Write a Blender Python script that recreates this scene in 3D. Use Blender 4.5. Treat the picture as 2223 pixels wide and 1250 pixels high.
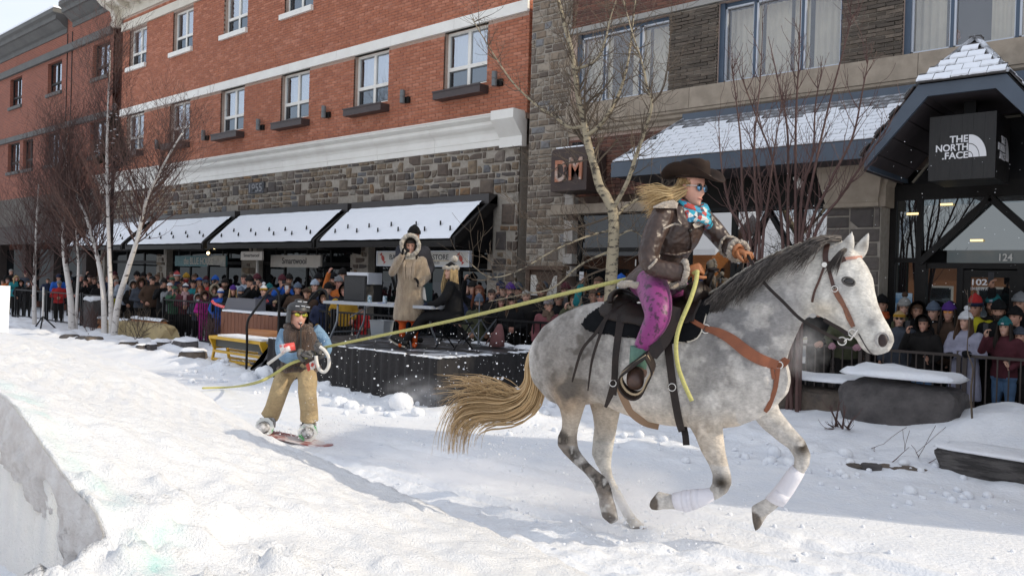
import bpy, math, random
import numpy as np
from mathutils import Vector, Matrix
for o in list(bpy.data.objects): bpy.data.objects.remove(o)
scene = bpy.context.scene
COL = scene.collection
rnd = random.Random(7)
R = math.radians
# ------------------------------------------------------------ camera
W, H = 2223.0, 1250.0
FPX, EYE = 1790.0, 1.75
def _n(v): return v / np.linalg.norm(v)
_vx = np.array([-903 - W / 2, 555 - H / 2, FPX])
_X = -_n(_vx)
_Z = _n(np.cross(_vx, np.array([1, .0283, 0.])))
if _Z[1] > 0: _Z = -_Z
_Y = np.cross(_Z, _X)
RC = np.array([_X, _Y, _Z])
cam = bpy.data.cameras.new('camera'); camo = bpy.data.objects.new('camera', cam); COL.objects.link(camo)
camo.matrix_world = Matrix((
    (RC[0][0], -RC[0][1], -RC[0][2], 0), (RC[1][0], -RC[1][1], -RC[1][2], 0),
    (RC[2][0], -RC[2][1], -RC[2][2], EYE), (0, 0, 0, 1)))
cam.sensor_width = 36.0; cam.lens = FPX / W * 36.0; cam.clip_end = 2000; cam.clip_start = .05
scene.camera = camo
# ------------------------------------------------------------ light
SUN = Vector((.911, .411, 0)).normalized(); EL = R(31)
SUNDIR = Vector((SUN.x * math.cos(EL), SUN.y * math.cos(EL), math.sin(EL)))
world = bpy.data.worlds.new('World'); scene.world = world; world.use_nodes = True
wn = world.node_tree.nodes; wl = world.node_tree.links
sky = wn.new('ShaderNodeTexSky'); sky.sky_type = 'NISHITA'; sky.sun_disc = False
sky.sun_elevation = EL; sky.sun_rotation = math.atan2(SUN.x, SUN.y)
sky.dust_density = 2.5; sky.air_density = 1.0; sky.altitude = 1400
# thin high cloud all over: a bright white veil with faint streaks
tcw = wn.new('ShaderNodeTexCoord'); mpw = wn.new('ShaderNodeMapping'); mpw.inputs['Scale'].default_value = (1, 1, 3)
cn = wn.new('ShaderNodeTexNoise'); cn.inputs['Scale'].default_value = 2.2; cn.inputs['Detail'].default_value = 6
wl.new(tcw.outputs['Generated'], mpw.inputs[0]); wl.new(mpw.outputs[0], cn.inputs[0])
cr = wn.new('ShaderNodeMapRange'); cr.inputs[1].default_value = .3; cr.inputs[2].default_value = .7; cr.inputs[3].default_value = .62; cr.inputs[4].default_value = .92
wl.new(cn.outputs[0], cr.inputs[0])
cm = wn.new('ShaderNodeMix'); cm.data_type = 'RGBA'; cm.inputs[7].default_value = (5.75, 6.0, 6.5, 1)
wl.new(cr.outputs[0], cm.inputs[0]); wl.new(sky.outputs[0], cm.inputs[6])
wl.new(cm.outputs[2], wn['Background'].inputs[0]); wn['Background'].inputs[1].default_value = .15
sl = bpy.data.lights.new('sun', 'SUN'); so = bpy.data.objects.new('sun', sl); COL.objects.link(so)
sl.energy = 2.7; sl.angle = R(.53); sl.color = (1, .87, .68)
so.rotation_euler = (-SUNDIR).to_track_quat('-Z', 'Y').to_euler(); so.location = (20, 20, 30)
scene.view_settings.view_transform = 'Standard'; scene.view_settings.look = 'None'
scene.view_settings.exposure = 0.26; scene.view_settings.gamma = 1; scene.cycles.volume_bounces = 4
# ------------------------------------------------------------ pixel -> world (measuring the place)
def ray(px, py): return RC @ np.array([px - W / 2, py - H / 2, FPX])
def atY(px, py, Y):
    r = ray(px, py); t = Y / r[1]; return Vector((r[0] * t, Y, EYE + r[2] * t))
def atZ(px, py, z=0.):
    r = ray(px, py); t = (z - EYE) / r[2]; return Vector((r[0] * t, r[1] * t, z))
def atD(px, py, d):
    r = ray(px, py); t = d / FPX; return Vector((r[0] * t, r[1] * t, EYE + r[2] * t))
# ------------------------------------------------------------ materials
MATS = {}
def _mix(nt, a, b, fac):
    m = nt.nodes.new('ShaderNodeMix'); m.data_type = 'RGBA'
    for sock, v in ((6, a), (7, b)):
        if isinstance(v, tuple): m.inputs[sock].default_value = (*v[:3], 1)
        else: nt.links.new(v, m.inputs[sock])
    if isinstance(fac, (int, float)): m.inputs[0].default_value = fac
    else: nt.links.new(fac, m.inputs[0])
    return m.outputs[2]
def _ramp(nt, inp, stops):
    r = nt.nodes.new('ShaderNodeValToRGB'); e = r.color_ramp.elements
    while len(e) < len(stops): e.new(.5)
    for i, (p, c) in enumerate(stops):
        e[i].position = p
        c = c if isinstance(c, tuple) else (c, c, c)
        e[i].color = (*c[:3], 1)
    nt.links.new(inp, r.inputs[0]); return r.outputs[0]
def _noise(nt, scale, detail=4, rough=.55, coord='Object', dist=0, stretch=None):
    tc = nt.nodes.new('ShaderNodeTexCoord'); n = nt.nodes.new('ShaderNodeTexNoise')
    n.inputs['Scale'].default_value = scale; n.inputs['Detail'].default_value = detail
    n.inputs['Roughness'].default_value = rough; n.inputs['Distortion'].default_value = dist
    src = tc.outputs[coord]
    if stretch:
        mp = nt.nodes.new('ShaderNodeMapping'); mp.inputs['Scale'].default_value = stretch
        nt.links.new(src, mp.inputs[0]); src = mp.outputs[0]
    nt.links.new(src, n.inputs[0]); return n.outputs[0]
def mat(name, col, col2=None, scale=6, rough=.7, bump=0, bscale=40, metal=0, lo=.35, hi=.65, stretch=None,
        islands=None, spec=.5, attr=None, emit=None, alpha=None, trans=0, sheen=0, bdist=.01, coat=0, bdetail=5):
    if name in MATS: return MATS[name]
    m = bpy.data.materials.new(name); m.use_nodes = True; nt = m.node_tree
    b = nt.nodes['Principled BSDF']; MATS[name] = m
    c = tuple(col)
    if islands:
        g = nt.nodes.new('ShaderNodeNewGeometry'); oi = nt.nodes.new('ShaderNodeObjectInfo')
        ad = nt.nodes.new('ShaderNodeMath'); ad.operation = 'ADD'
        nt.links.new(g.outputs['Random Per Island'], ad.inputs[0]); nt.links.new(oi.outputs['Random'], ad.inputs[1])
        fr = nt.nodes.new('ShaderNodeMath'); fr.operation = 'FRACT'; nt.links.new(ad.outputs[0], fr.inputs[0])
        c = _ramp(nt, fr.outputs[0], islands)
        c.node.color_ramp.interpolation = 'CONSTANT' if len(islands) > 4 else 'LINEAR'
    if attr:
        a = nt.nodes.new('ShaderNodeVertexColor'); a.layer_name = attr; c = a.outputs[0]
    if col2 is not None:
        f = _ramp(nt, _noise(nt, scale, 6, .6, stretch=stretch), [(lo, 0.), (hi, 1.)])
        c = _mix(nt, c, tuple(col2), f)
    if isinstance(c, tuple): b.inputs['Base Color'].default_value = (*c[:3], 1)
    else: nt.links.new(c, b.inputs['Base Color'])
    b.inputs['Roughness'].default_value = rough; b.inputs['Metallic'].default_value = metal
    b.inputs['Specular IOR Level'].default_value = spec
    if sheen: b.inputs['Sheen Weight'].default_value = sheen
    if coat: b.inputs['Coat Weight'].default_value = coat
    if trans: b.inputs['Transmission Weight'].default_value = trans
    if alpha is not None: b.inputs['Alpha'].default_value = alpha
    if emit:
        b.inputs['Emission Color'].default_value = (*emit[0], 1); b.inputs['Emission Strength'].default_value = emit[1]
    if bump:
        bp = nt.nodes.new('ShaderNodeBump'); bp.inputs['Strength'].default_value = bump; bp.inputs['Distance'].default_value = bdist
        nt.links.new(_noise(nt, bscale, bdetail, .6, stretch=stretch), bp.inputs['Height']); nt.links.new(bp.outputs[0], b.inputs['Normal'])
    return m
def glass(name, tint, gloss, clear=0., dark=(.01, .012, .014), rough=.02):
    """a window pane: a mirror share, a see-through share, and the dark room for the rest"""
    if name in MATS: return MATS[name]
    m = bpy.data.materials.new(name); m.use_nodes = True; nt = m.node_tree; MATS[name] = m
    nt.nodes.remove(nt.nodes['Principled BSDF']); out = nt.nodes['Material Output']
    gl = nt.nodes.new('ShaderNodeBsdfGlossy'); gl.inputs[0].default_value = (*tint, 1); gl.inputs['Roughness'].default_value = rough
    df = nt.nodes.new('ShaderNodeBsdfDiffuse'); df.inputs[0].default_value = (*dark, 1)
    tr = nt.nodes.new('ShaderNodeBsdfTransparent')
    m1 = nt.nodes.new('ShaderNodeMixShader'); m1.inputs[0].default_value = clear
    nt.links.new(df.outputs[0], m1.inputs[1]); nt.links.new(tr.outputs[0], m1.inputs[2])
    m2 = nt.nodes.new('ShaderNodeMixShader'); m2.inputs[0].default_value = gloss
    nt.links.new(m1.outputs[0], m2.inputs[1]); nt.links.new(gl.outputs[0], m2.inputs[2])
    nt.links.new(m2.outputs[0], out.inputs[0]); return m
# ------------------------------------------------------------ mesh builder
def V(*a): return Vector(a)
class MB:
    def __init__(s): s.v = []; s.f = []; s.mi = []; s.m = 0
    def add(s, vs, fs):
        b = len(s.v); s.v.extend(tuple(p) for p in vs)
        for f in fs: s.f.append([i + b for i in f]); s.mi.append(s.m)
    def box(s, x0, x1, y0, y1, z0, z1, skip=''):
        fs = dict(f=(0, 1, 5, 4), b=(2, 3, 7, 6), l=(3, 0, 4, 7), r=(1, 2, 6, 5), t=(4, 5, 6, 7), d=(3, 2, 1, 0))
        s.add([(x0, y0, z0), (x1, y0, z0), (x1, y1, z0), (x0, y1, z0), (x0, y0, z1), (x1, y0, z1), (x1, y1, z1), (x0, y1, z1)],
              [f for k, f in fs.items() if k not in skip]); return s
    def obox(s, c, a, b, d):
        c, a, b, d = Vector(c), Vector(a), Vector(b), Vector(d)
        s.add([c - a - b - d, c + a - b - d, c + a + b - d, c - a + b - d, c - a - b + d, c + a - b + d, c + a + b + d, c - a + b + d],
              [(0, 1, 5, 4), (2, 3, 7, 6), (3, 0, 4, 7), (1, 2, 6, 5), (4, 5, 6, 7), (3, 2, 1, 0)]); return s
    def bar(s, p, q, w, h, up=(0, 0, 1)):
        p, q = Vector(p), Vector(q); d = (q - p); L = d.length / 2; d.normalize()
        sd = d.cross(Vector(up))
        if sd.length < 1e-4: sd = Vector((1, 0, 0))
        sd.normalize(); u = sd.cross(d)
        return s.obox((p + q) / 2, d * L, sd * w / 2, u * h / 2)
    def poly(s, pts): s.add(pts, [list(range(len(pts)))]); return s
    def prism(s, pts, off):
        n = len(pts); off = Vector(off); P = [Vector(p) for p in pts]
        s.add(P + [p + off for p in P], [list(range(n))[::-1], list(range(n, 2 * n))] + [(i, (i + 1) % n, n + (i + 1) % n, n + i) for i in range(n)]); return s
    def loft(s, rings, cap=True, closed=True):
        n = len(rings[0]); vs = [p for r in rings for p in r]; fs = []
        for i in range(len(rings) - 1):
            for j in range(n if closed else n - 1):
                a, b = i * n + j, i * n + (j + 1) % n; fs.append((a, b, b + n, a + n))
        if cap and closed: fs += [list(range(n))[::-1], list(range((len(rings) - 1) * n, len(rings) * n))]
        s.add(vs, fs); return s
    def tube(s, pts, rad, n=6, cap=True, flat=1.0):
        P = [Vector(p) for p in pts]; m = len(P)
        if not hasattr(rad, '__len__'): rad = [rad] * m
        rings = []; ref = None
        for i in range(m):
            d = (P[min(i + 1, m - 1)] - P[max(i - 1, 0)])
            if d.length < 1e-9: d = Vector((0, 0, 1))
            d.normalize()
            if ref is None: ref = Vector((0, 0, 1)) if abs(d.z) < .9 else Vector((1, 0, 0))
            a = d.cross(ref)
            if a.length < 1e-5: a = d.cross(Vector((.3, 1, .2)))
            a.normalize(); b = a.cross(d); ref = b
            rings.append([P[i] + (a * math.cos(t) + b * math.sin(t) * flat) * rad[i] for t in (2 * math.pi * k / n for k in range(n))])
        return s.loft(rings, cap)
    def ell(s, c, r, nu=10, nv=7, M=None, z0=-1, z1=1):
        c = Vector(c); rings = []
        if not hasattr(r, '__len__'): r = (r, r, r)
        a0, a1 = math.asin(z0), math.asin(z1)
        for i in range(nv + 1):
            p = a0 + (a1 - a0) * i / nv; cp = max(math.cos(p), .02)
            rg = []
            for k in range(nu):
                t = 2 * math.pi * k / nu
                q = Vector((r[0] * cp * math.cos(t), r[1] * cp * math.sin(t), r[2] * math.sin(p)))
                rg.append(c + (M @ q if M else q))
            rings.append(rg)
        return s.loft(rings)
    def mesh(s, name, smooth=False):
        me = bpy.data.meshes.new(name); me.from_pydata([tuple(v) for v in s.v], [], s.f)
        if any(s.mi): me.polygons.foreach_set('material_index', s.mi)
        if smooth: me.polygons.foreach_set('use_smooth', [True] * len(me.polygons))
        me.update(); return me
    def build(s, name, mats, parent=None, smooth=False, **tags):
        me = s.mesh(name, smooth)
        for m in (mats if isinstance(mats, (list, tuple)) else [mats]): me.materials.append(m)
        return link(name, me, parent, **tags)
def link(name, data, parent=None, **tags):
    o = bpy.data.objects.new(name, data); COL.objects.link(o)
    if parent is not None:
        o.parent = parent; o.matrix_parent_inverse = parent_mat(parent).inverted()
    for k, v in tags.items(): o[k] = v
    return o
def parent_mat(p):
    M = Matrix.LocRotScale(p.location, p.rotation_euler, p.scale)
    return (parent_mat(p.parent) @ p.matrix_parent_inverse @ M) if p.parent else M
def thing(name, label, cat, loc=(0, 0, 0), group=None, kind=None):
    o = bpy.data.objects.new(name, None); COL.objects.link(o); o.location = loc; o.empty_display_size = .2
    o['label'] = label; o['category'] = cat
    if group: o['group'] = group
    if kind: o['kind'] = kind
    return o
def tagged(o, label, cat, group=None):
    o['label'] = label; o['category'] = cat
    if group: o['group'] = group
    return o
def kids(o): return [c for c in COL.objects if c.parent == o]
def evalmesh(o, name):
    dg = bpy.context.evaluated_depsgraph_get(); me = bpy.data.meshes.new_from_object(o.evaluated_get(dg)); me.name = name; return me
def remesh(mb, voxel, smooth_it=4, fac=.5):
    """fuse overlapping closed pieces into one continuous skin"""
    me = mb.mesh('tmp'); o = bpy.data.objects.new('tmp', me); COL.objects.link(o)
    r = o.modifiers.new('r', 'REMESH'); r.mode = 'VOXEL'; r.voxel_size = voxel; r.use_smooth_shade = True
    if smooth_it:
        k = o.modifiers.new('s', 'SMOOTH'); k.factor = fac; k.iterations = smooth_it
    out = evalmesh(o, 'body'); bpy.data.objects.remove(o); bpy.data.meshes.remove(me); return out
def text(body, org, xd, ud, h, w, m, parent, ext=.006, bold=0.0, name='lettering', shear=0):
    """flat cast lettering: cap height h, total width w, starting at org along xd, standing along ud"""
    cu = bpy.data.curves.new(name, 'FONT'); cu.body = body; cu.size = 1; cu.extrude = ext; cu.offset = bold; cu.shear = shear
    o = bpy.data.objects.new(name, cu); COL.objects.link(o)
    me = evalmesh(o, name); bpy.data.objects.remove(o); bpy.data.curves.remove(cu)
    co = np.zeros(len(me.vertices) * 3); me.vertices.foreach_get('co', co); co = co.reshape(-1, 3)
    co[:, 0] -= co[:, 0].min(); co[:, 1] -= co[:, 1].min()
    co[:, 0] *= w / max(co[:, 0].max(), 1e-6); co[:, 1] *= h / max(co[:, 1].max(), 1e-6)
    xd, ud = Vector(xd).normalized(), Vector(ud).normalized(); nd = xd.cross(ud)
    B = np.array([xd, ud, nd]); co = co @ B + np.array(Vector(org))
    me.vertices.foreach_set('co', co.ravel()); me.materials.append(m); me.update()
    return link(name, me, parent)
# value noise, vectorised
_rs = np.random.RandomState(3); _tab = _rs.rand(256, 256)
def vnoise(x, y):
    xi = np.floor(x).astype(int); yi = np.floor(y).astype(int); fx = x - xi; fy = y - yi
    fx = fx * fx * (3 - 2 * fx); fy = fy * fy * (3 - 2 * fy)
    g = lambda a, b: _tab[a & 255, b & 255]
    return (g(xi, yi) * (1 - fx) + g(xi + 1, yi) * fx) * (1 - fy) + (g(xi, yi + 1) * (1 - fx) + g(xi + 1, yi + 1) * fx) * fy
def fbm(x, y, o=4, g=.5):
    s = 0; a = 1; t = 0
    for i in range(o): s = s + a * vnoise(x * 2 ** i + 17.3 * i, y * 2 ** i + 9.1 * i); t += a; a *= g
    return s / t
def sstep(a, b, x):
    t = np.clip((x - a) / (b - a), 0, 1); return t * t * (3 - 2 * t)
def grid_mesh(name, xs, ys, zf, m, parent=None, **tags):
    X, Y = np.meshgrid(xs, ys); Z = zf(X, Y); nx, ny = len(xs), len(ys)
    co = np.stack([X, Y, Z], -1).reshape(-1, 3)
    i = np.arange((ny - 1) * (nx - 1)); r, c = i // (nx - 1), i % (nx - 1); a = r * nx + c
    F = np.stack([a, a + 1, a + nx + 1, a + nx], -1)
    me = bpy.data.meshes.new(name); me.vertices.add(len(co)); me.vertices.foreach_set('co', co.ravel())
    me.loops.add(F.size); me.loops.foreach_set('vertex_index', F.ravel()); me.polygons.add(len(F))
    me.polygons.foreach_set('loop_start', np.arange(len(F)) * 4); me.polygons.foreach_set('use_smooth', np.ones(len(F), bool))
    me.update(calc_edges=True); me.validate(); me.materials.append(m)
    return link(name, me, parent, **tags)
# ============================================================ palette
snow = mat('snow', (.76, .79, .84), (.84, .855, .88), scale=3, rough=.55, bump=.55, bscale=26, bdist=.03, spec=.35, bdetail=8)
snowroof = mat('snow_roof', (.84, .87, .92), rough=.6, bump=.35, bscale=30, bdist=.015, spec=.3)
white_paint = mat('white_paint', (.82, .81, .76), (.75, .73, .68), scale=2, rough=.55)
cream_paint = mat('cream_paint', (.66, .62, .53), (.6, .56, .47), scale=2, rough=.55)
black_metal = mat('black_metal', (.005, .005, .006), rough=.5, spec=.25)
dark_frame = mat('dark_frame', (.008, .007, .007), (.013, .012, .011), rough=.55, spec=.25)
grey_metal = mat('grey_metal', (.22, .23, .25), rough=.4, metal=.6)
concrete = mat('concrete', (.36, .30, .235), (.27, .225, .175), scale=5, rough=.85, bump=.25, bscale=60)
mortar = mat('mortar', (.46, .35, .29), (.38, .28, .23), scale=12, rough=.95)
mortar_grey = mat('mortar_grey', (.36, .325, .28), (.28, .25, .21), scale=12, rough=.95)
brick_red = mat('brick_red', (.3, .1, .06), islands=[(0, (.43, .155, .083)), (.5, (.35, .12, .064)), (1, (.5, .205, .125))],
                col2=(.27, .095, .06), scale=9, lo=.45, hi=.8, rough=.85, bump=.2, bscale=120)
brick_dark = mat('brick_dark', (.12, .05, .035), islands=[(0, (.15, .058, .04)), (.5, (.085, .04, .03)), (1, (.2, .085, .055))],
                 col2=(.06, .035, .028), scale=9, lo=.45, hi=.8, rough=.85, bump=.2, bscale=120)
brick_slate = mat('brick_slate', (.1, .08, .06), islands=[(0, (.125, .095, .07)), (.5, (.075, .06, .047)), (1, (.165, .13, .1))],
                  col2=(.055, .045, .036), scale=9, lo=.4, hi=.8, rough=.8, bump=.3, bscale=60)
stone = mat('stone', (.1, .09, .08), islands=[(0, (.14, .108, .083)), (.14, (.2, .162, .122)), (.28, (.085, .074, .07)), (.42, (.23, .172, .112)),
            (.58, (.14, .145, .155)), (.66, (.12, .09, .07)), (.78, (.2, .166, .138)), (.88, (.3, .275, .235)), (.94, (.25, .15, .075))],
            col2=(.07, .056, .048), scale=7, lo=.42, hi=.75, rough=.85, bump=.6, bscale=22, bdist=.02)
stone_pale = mat('stone_pale', (.2, .17, .14), islands=[(0, (.25, .2, .15)), (.2, (.175, .142, .115)), (.4, (.32, .27, .215)), (.58, (.215, .165, .12)),
                 (.78, (.2, .2, .205)), (.86, (.13, .1, .08))],
                 col2=(.08, .067, .056), scale=7, lo=.45, hi=.75, rough=.85, bump=.6, bscale=22, bdist=.02)
blue_steel = mat('blue_steel', (.075, .1, .135), (.06, .08, .11), scale=2, rough=.45)
blue_frame = mat('blue_frame', (.05, .08, .125), rough=.4)
alu = mat('aluminium', (.5, .53, .58), rough=.35, metal=.3)
slate = mat('slate', (.055, .05, .05), (.09, .085, .082), scale=8, rough=.7, bump=.3, bscale=40)
slate_dusted = mat('slate_dusted', (.13, .13, .135), (.62, .65, .7), scale=5, lo=.42, hi=.62, rough=.75)
curtain = mat('curtain', (.66, .61, .48), (.58, .53, .42), scale=3, rough=.9)
curtain_white = mat('curtain_white', (.62, .64, .62), rough=.9)
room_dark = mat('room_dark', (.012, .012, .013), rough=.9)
pane_up = glass('pane_up', (.85, .92, 1), .42, .75)
pane_low = glass('pane_low', (.8, .9, 1), .22, .1, (.02, .026, .03))
pane_c = glass('pane_c', (.9, .92, .95), .09, .95)
pane_shop = glass('pane_shop', (.9, .95, 1), .055, .0, (.008, .009, .01), .01); pane_bright = glass('pane_bright', (.95, .97, 1), .34, .0, (.008, .009, .01), .01)
plum_tin = mat('plum_tin', (.06, .042, .04), (.045, .033, .033), rough=.5)
lamp_grey = mat('lamp_grey', (.15, .16, .165), rough=.5, metal=.3)
soffit = mat('soffit', (.05, .04, .043), (.036, .03, .033), scale=4, rough=.7)
def bricks(parent, m, x0, x1, z0, z1, y, L, Hc, holes=(), gap=.011, proud=.012, single=0, key=None, jit=.002, seed=1, name='brick'):
    """running-bond courses on a wall; the `single` biggest-in-view ones are objects of their own, the rest one part"""
    rr = random.Random(seed); items = []
    nrow = int((z1 - z0) / Hc)
    for r in range(nrow):
        za, zb = z0 + r * Hc, z0 + (r + 1) * Hc - gap
        x = x0 - (L / 2 if r % 2 else 0) - rr.random() * .0
        while x < x1:
            a, b = max(x, x0), min(x + L - gap, x1); x += L
            segs = [(a, b)]
            for hx0, hx1, hz0, hz1 in holes:
                if zb > hz0 + .005 and za < hz1 - .005:
                    ns = []
                    for s0, s1 in segs:
                        if s1 <= hx0 or s0 >= hx1: ns.append((s0, s1)); continue
                        if s0 < hx0: ns.append((s0, hx0))
                        if s1 > hx1: ns.append((hx1, s1))
                    segs = ns
            for s0, s1 in segs:
                if s1 - s0 > .02: items.append((s0, s1, za, zb, proud + rr.uniform(-jit, jit * 2)))
    if single:
        full = [i for i in items if abs(i[1] - i[0] - (L - gap)) < .001]
        full.sort(key=key); pick = set(full[:single])
        mb = MB().box(-(L - gap) / 2, (L - gap) / 2, 0, .05, -(Hc - gap) / 2, (Hc - gap) / 2, 'b'); me = mb.mesh(name); me.materials.append(m)
        for s0, s1, za, zb, p in pick:
            o = link(name, me, parent); o.location = ((s0 + s1) / 2, y - p, (za + zb) / 2)
        items = [i for i in items if i not in pick]
    mb = MB()
    for s0, s1, za, zb, p in items: mb.box(s0, s1, y - p, y + .04, za, zb, 'b')
    return mb.build('brickwork', m, parent, kind='stuff')
def rubble(parent, m, x0, x1, z0, z1, y, hr, lr, holes=(), single=0, key=None, seed=1, rough=.03, proud=(.015, .05), name='stone', merge=.12):
    rr = random.Random(seed); items = []; z = z0
    def inside(a, b, c, d): return any(b > h[0] and a < h[1] and d > h[2] and c < h[3] for h in holes)
    rows = []
    while z < z1 - .05:
        h = rr.uniform(*hr); h = min(h, z1 - z)
        if z1 - z - h < hr[0] * .6: h = z1 - z
        rows.append((z, h)); z += h
    big = []
    for k, (z, h) in enumerate(rows):
        x = x0 + rr.uniform(-.2, 0)
        while x < x1:
            l = rr.uniform(*lr) * (1 if rr.random() > .3 else .55); a, b = max(x, x0), min(x + l, x1); x += l
            zt = z + h
            if any(a < q[1] - .01 and b > q[0] + .01 and z < q[3] - .01 and zt > q[2] + .01 for q in big):
                continue
            if k + 1 < len(rows) and rr.random() < merge and l > .16: zt = z + h + rows[k + 1][1]; big.append((a, b, z, zt))
            elif h > hr[0] * 1.5 and rr.random() < .25:      # two thin stones, one on the other
                zm = z + h * rr.uniform(.4, .6)
                if not inside(a, b, z, zt): items.append((a, b, z, zm)); items.append((a, b, zm, zt))
                continue
            if b - a < .03 or inside(a, b, z, zt): continue
            items.append((a, b, z, zt))
    def one(mb, it, oc=(0, 0, 0)):
        a, b, c, d = it; g = .009; j = lambda: rr.uniform(0, rough)
        p = rr.uniform(*proud); ox, oy, oz = oc
        pts = [(a + g + j(), c + g + j()), (b - g - j(), c + g + j() * .6), (b - g - j(), d - g - j()), (a + g + j(), d - g - j() * .6)]
        if rr.random() < .35 and b - a > .12: k = rr.randrange(4); q = pts[k]; n_ = pts[(k + 1) % 4]; pr = pts[k - 1]; \
            pts[k:k + 1] = [(q[0] + (pr[0] - q[0]) * .35, q[1] + (pr[1] - q[1]) * .35), (q[0] + (n_[0] - q[0]) * .35, q[1] + (n_[1] - q[1]) * .35)]
        n = len(pts); cx = sum(t[0] for t in pts) / n; cz = sum(t[1] for t in pts) / n
        base = [(t[0] - ox, y + .03 - oy, t[1] - oz) for t in pts]
        mid = [(t[0] - ox, y - p * .55 - oy, t[1] - oz) for t in pts]
        top = [(cx + (t[0] - cx) * .8 - ox, y - p - rr.uniform(0, .008) - oy, cz + (t[1] - cz) * .78 - oz) for t in pts]
        fs = []
        for L0 in (0, n):
            fs += [(L0 + i, L0 + (i + 1) % n, L0 + n + (i + 1) % n, L0 + n + i) for i in range(n)]
        fs.append(list(range(2 * n, 3 * n)))
        mb.add(base + mid + top, fs)
    items.sort(key=key or (lambda i: -i[1]))
    for it in items[:single]:
        c = ((it[0] + it[1]) / 2, y, (it[2] + it[3]) / 2); mb = MB(); one(mb, it, c)
        me = mb.mesh(name); me.materials.append(m); o = link(name, me, parent); o.location = c
    mb = MB()
    for it in items[single:]: one(mb, it)
    return mb.build('stonework', m, parent, kind='stuff')
def wall(mb, x0, x1, z0, z1, y, depth, holes=()):
    """front face with real openings and their jambs"""
    xs = sorted({x0, x1, *[h[0] for h in holes], *[h[1] for h in holes]}); zs = sorted({z0, z1, *[h[2] for h in holes], *[h[3] for h in holes]})
    xs = [x for x in xs if x0 <= x <= x1]; zs = [z for z in zs if z0 <= z <= z1]
    for i in range(len(xs) - 1):
        for j in range(len(zs) - 1):
            cx, cz = (xs[i] + xs[i + 1]) / 2, (zs[j] + zs[j + 1]) / 2
            if any(h[0] < cx < h[1] and h[2] < cz < h[3] for h in holes): continue
            mb.poly([(xs[i], y, zs[j]), (xs[i + 1], y, zs[j]), (xs[i + 1], y, zs[j + 1]), (xs[i], y, zs[j + 1])])
    for a, b, c, d in holes:
        mb.poly([(a, y, c), (a, y, d), (a, y + depth, d), (a, y + depth, c)]); mb.poly([(b, y, d), (b, y, c), (b, y + depth, c), (b, y + depth, d)])
        mb.poly([(a, y, d), (b, y, d), (b, y + depth, d), (a, y + depth, d)]); mb.poly([(b, y, c), (a, y, c), (a, y + depth, c), (b, y + depth, c)])
    return mb
def drape(x0, x1, z0, z1, y, amp=.02, wl=.12, seed=0):
    rr = random.Random(seed); n = max(6, int((x1 - x0) / wl * 6)); rings = []
    for k in range(2):
        rings.append([(x0 + (x1 - x0) * i / n, y + amp * math.sin(2 * math.pi * (x1 - x0) / wl * i / n + seed) * (.6 + .4 * rr.random()), (z0, z1)[k]) for i in range(n + 1)])
    return MB().loft(rings, cap=False, closed=False)
# ============================================================ ground
def height(X, Y):
    z = .03 * (fbm(X * .6, Y * .6, 3) - .5)
    z += .035 * (fbm(X * 1.2 + 5, Y * 6, 3) - .5) * sstep(8, 5, Y)                        # ruts along the street
    z += .10 * (fbm(X * 5, Y * 7, 5, .66) - .5) * sstep(6.0, 3.8, Y) + .05 * (fbm(X * 14, Y * 14, 3, .6) - .5) * sstep(6.2, 4.2, Y)                         # churned snow, near side
    z += .02 * (fbm(X * 9, Y * 9, 3) - .5) * sstep(6.6, 5.4, Y) * sstep(3.5, 5, Y)
    for y0, w in ((2.6, .05), (3.05, .06), (3.5, .05), (4.15, .07), (4.9, .05), (5.6, .06)):
        d = Y - y0 - .16 * np.sin(X * .55 + y0 * 3) - .05 * np.sin(X * 1.7 + y0); z += -.035 * np.exp(-(d / w) ** 2) + .02 * np.exp(-((np.abs(d) - 2 * w) / w) ** 2)
    z -= .16 * np.maximum(fbm(X * 3.1 + 40, Y * 3.6, 3, .6) - .60, 0) * sstep(6.6, 5.6, Y)
    berm = sstep(6.9, 7.8, Y - .25 * (fbm(X * .7, Y * 0 + 3, 2) - .5) * 2) * sstep(-.5, -7, X) + sstep(7.7, 8.3, Y) * sstep(-7, -1, X) * .3
    z += berm * (.05 + .28 * np.maximum(fbm(X * 1.7, Y * 1.7, 4, .6) - .36, 0)) * sstep(10.5, 8.6, Y)
    z += berm * .12 * np.maximum(fbm(X * 4.5 + 9, Y * 4.5, 3) - .45, 0)
    bed = sstep(8.0, 8.7, Y)
    z += bed * (.06 + sstep(-6, -3.4, X) * .22 * sstep(8.3, 10.6, Y) + .10 * (fbm(X * 1.3, Y * 1.3, 4) - .4)) * sstep(11.6, 11.0, Y)
    z += sstep(-2.9, -1.9, X) * .25 * sstep(8.8, 10.3, Y) * sstep(11.6, 11.0, Y) * (.6 + .8 * fbm(X * 2, Y * 2, 3))
    z -= .12 * sstep(11.3, 11.9, Y)
    return z - .01
def _axis(*segs):
    out = []
    for a, b, st in segs: out.append(np.arange(a, b, st))
    return np.unique(np.concatenate(out + [np.array([segs[-1][1]])]))
gx = _axis((-420, -60, 30), (-60, -30, 1.5), (-30, -15, .16), (-15, -6, .06), (-6, .6, .035), (.6, 12, .5), (12, 420, 34))
gy = _axis((-420, -12, 34), (-12, 1, 1.0), (1, 3.6, .04), (3.6, 9, .04), (9, 12.2, .08), (12.2, 20, 1.0), (20, 420, 40))
ground = grid_mesh('snowy_ground', gx, gy, lambda X, Y: np.where((np.abs(X + 15) < 16) & (Y > .5) & (Y < 14), height(X, Y), -.02), snow, kind='structure')
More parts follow.
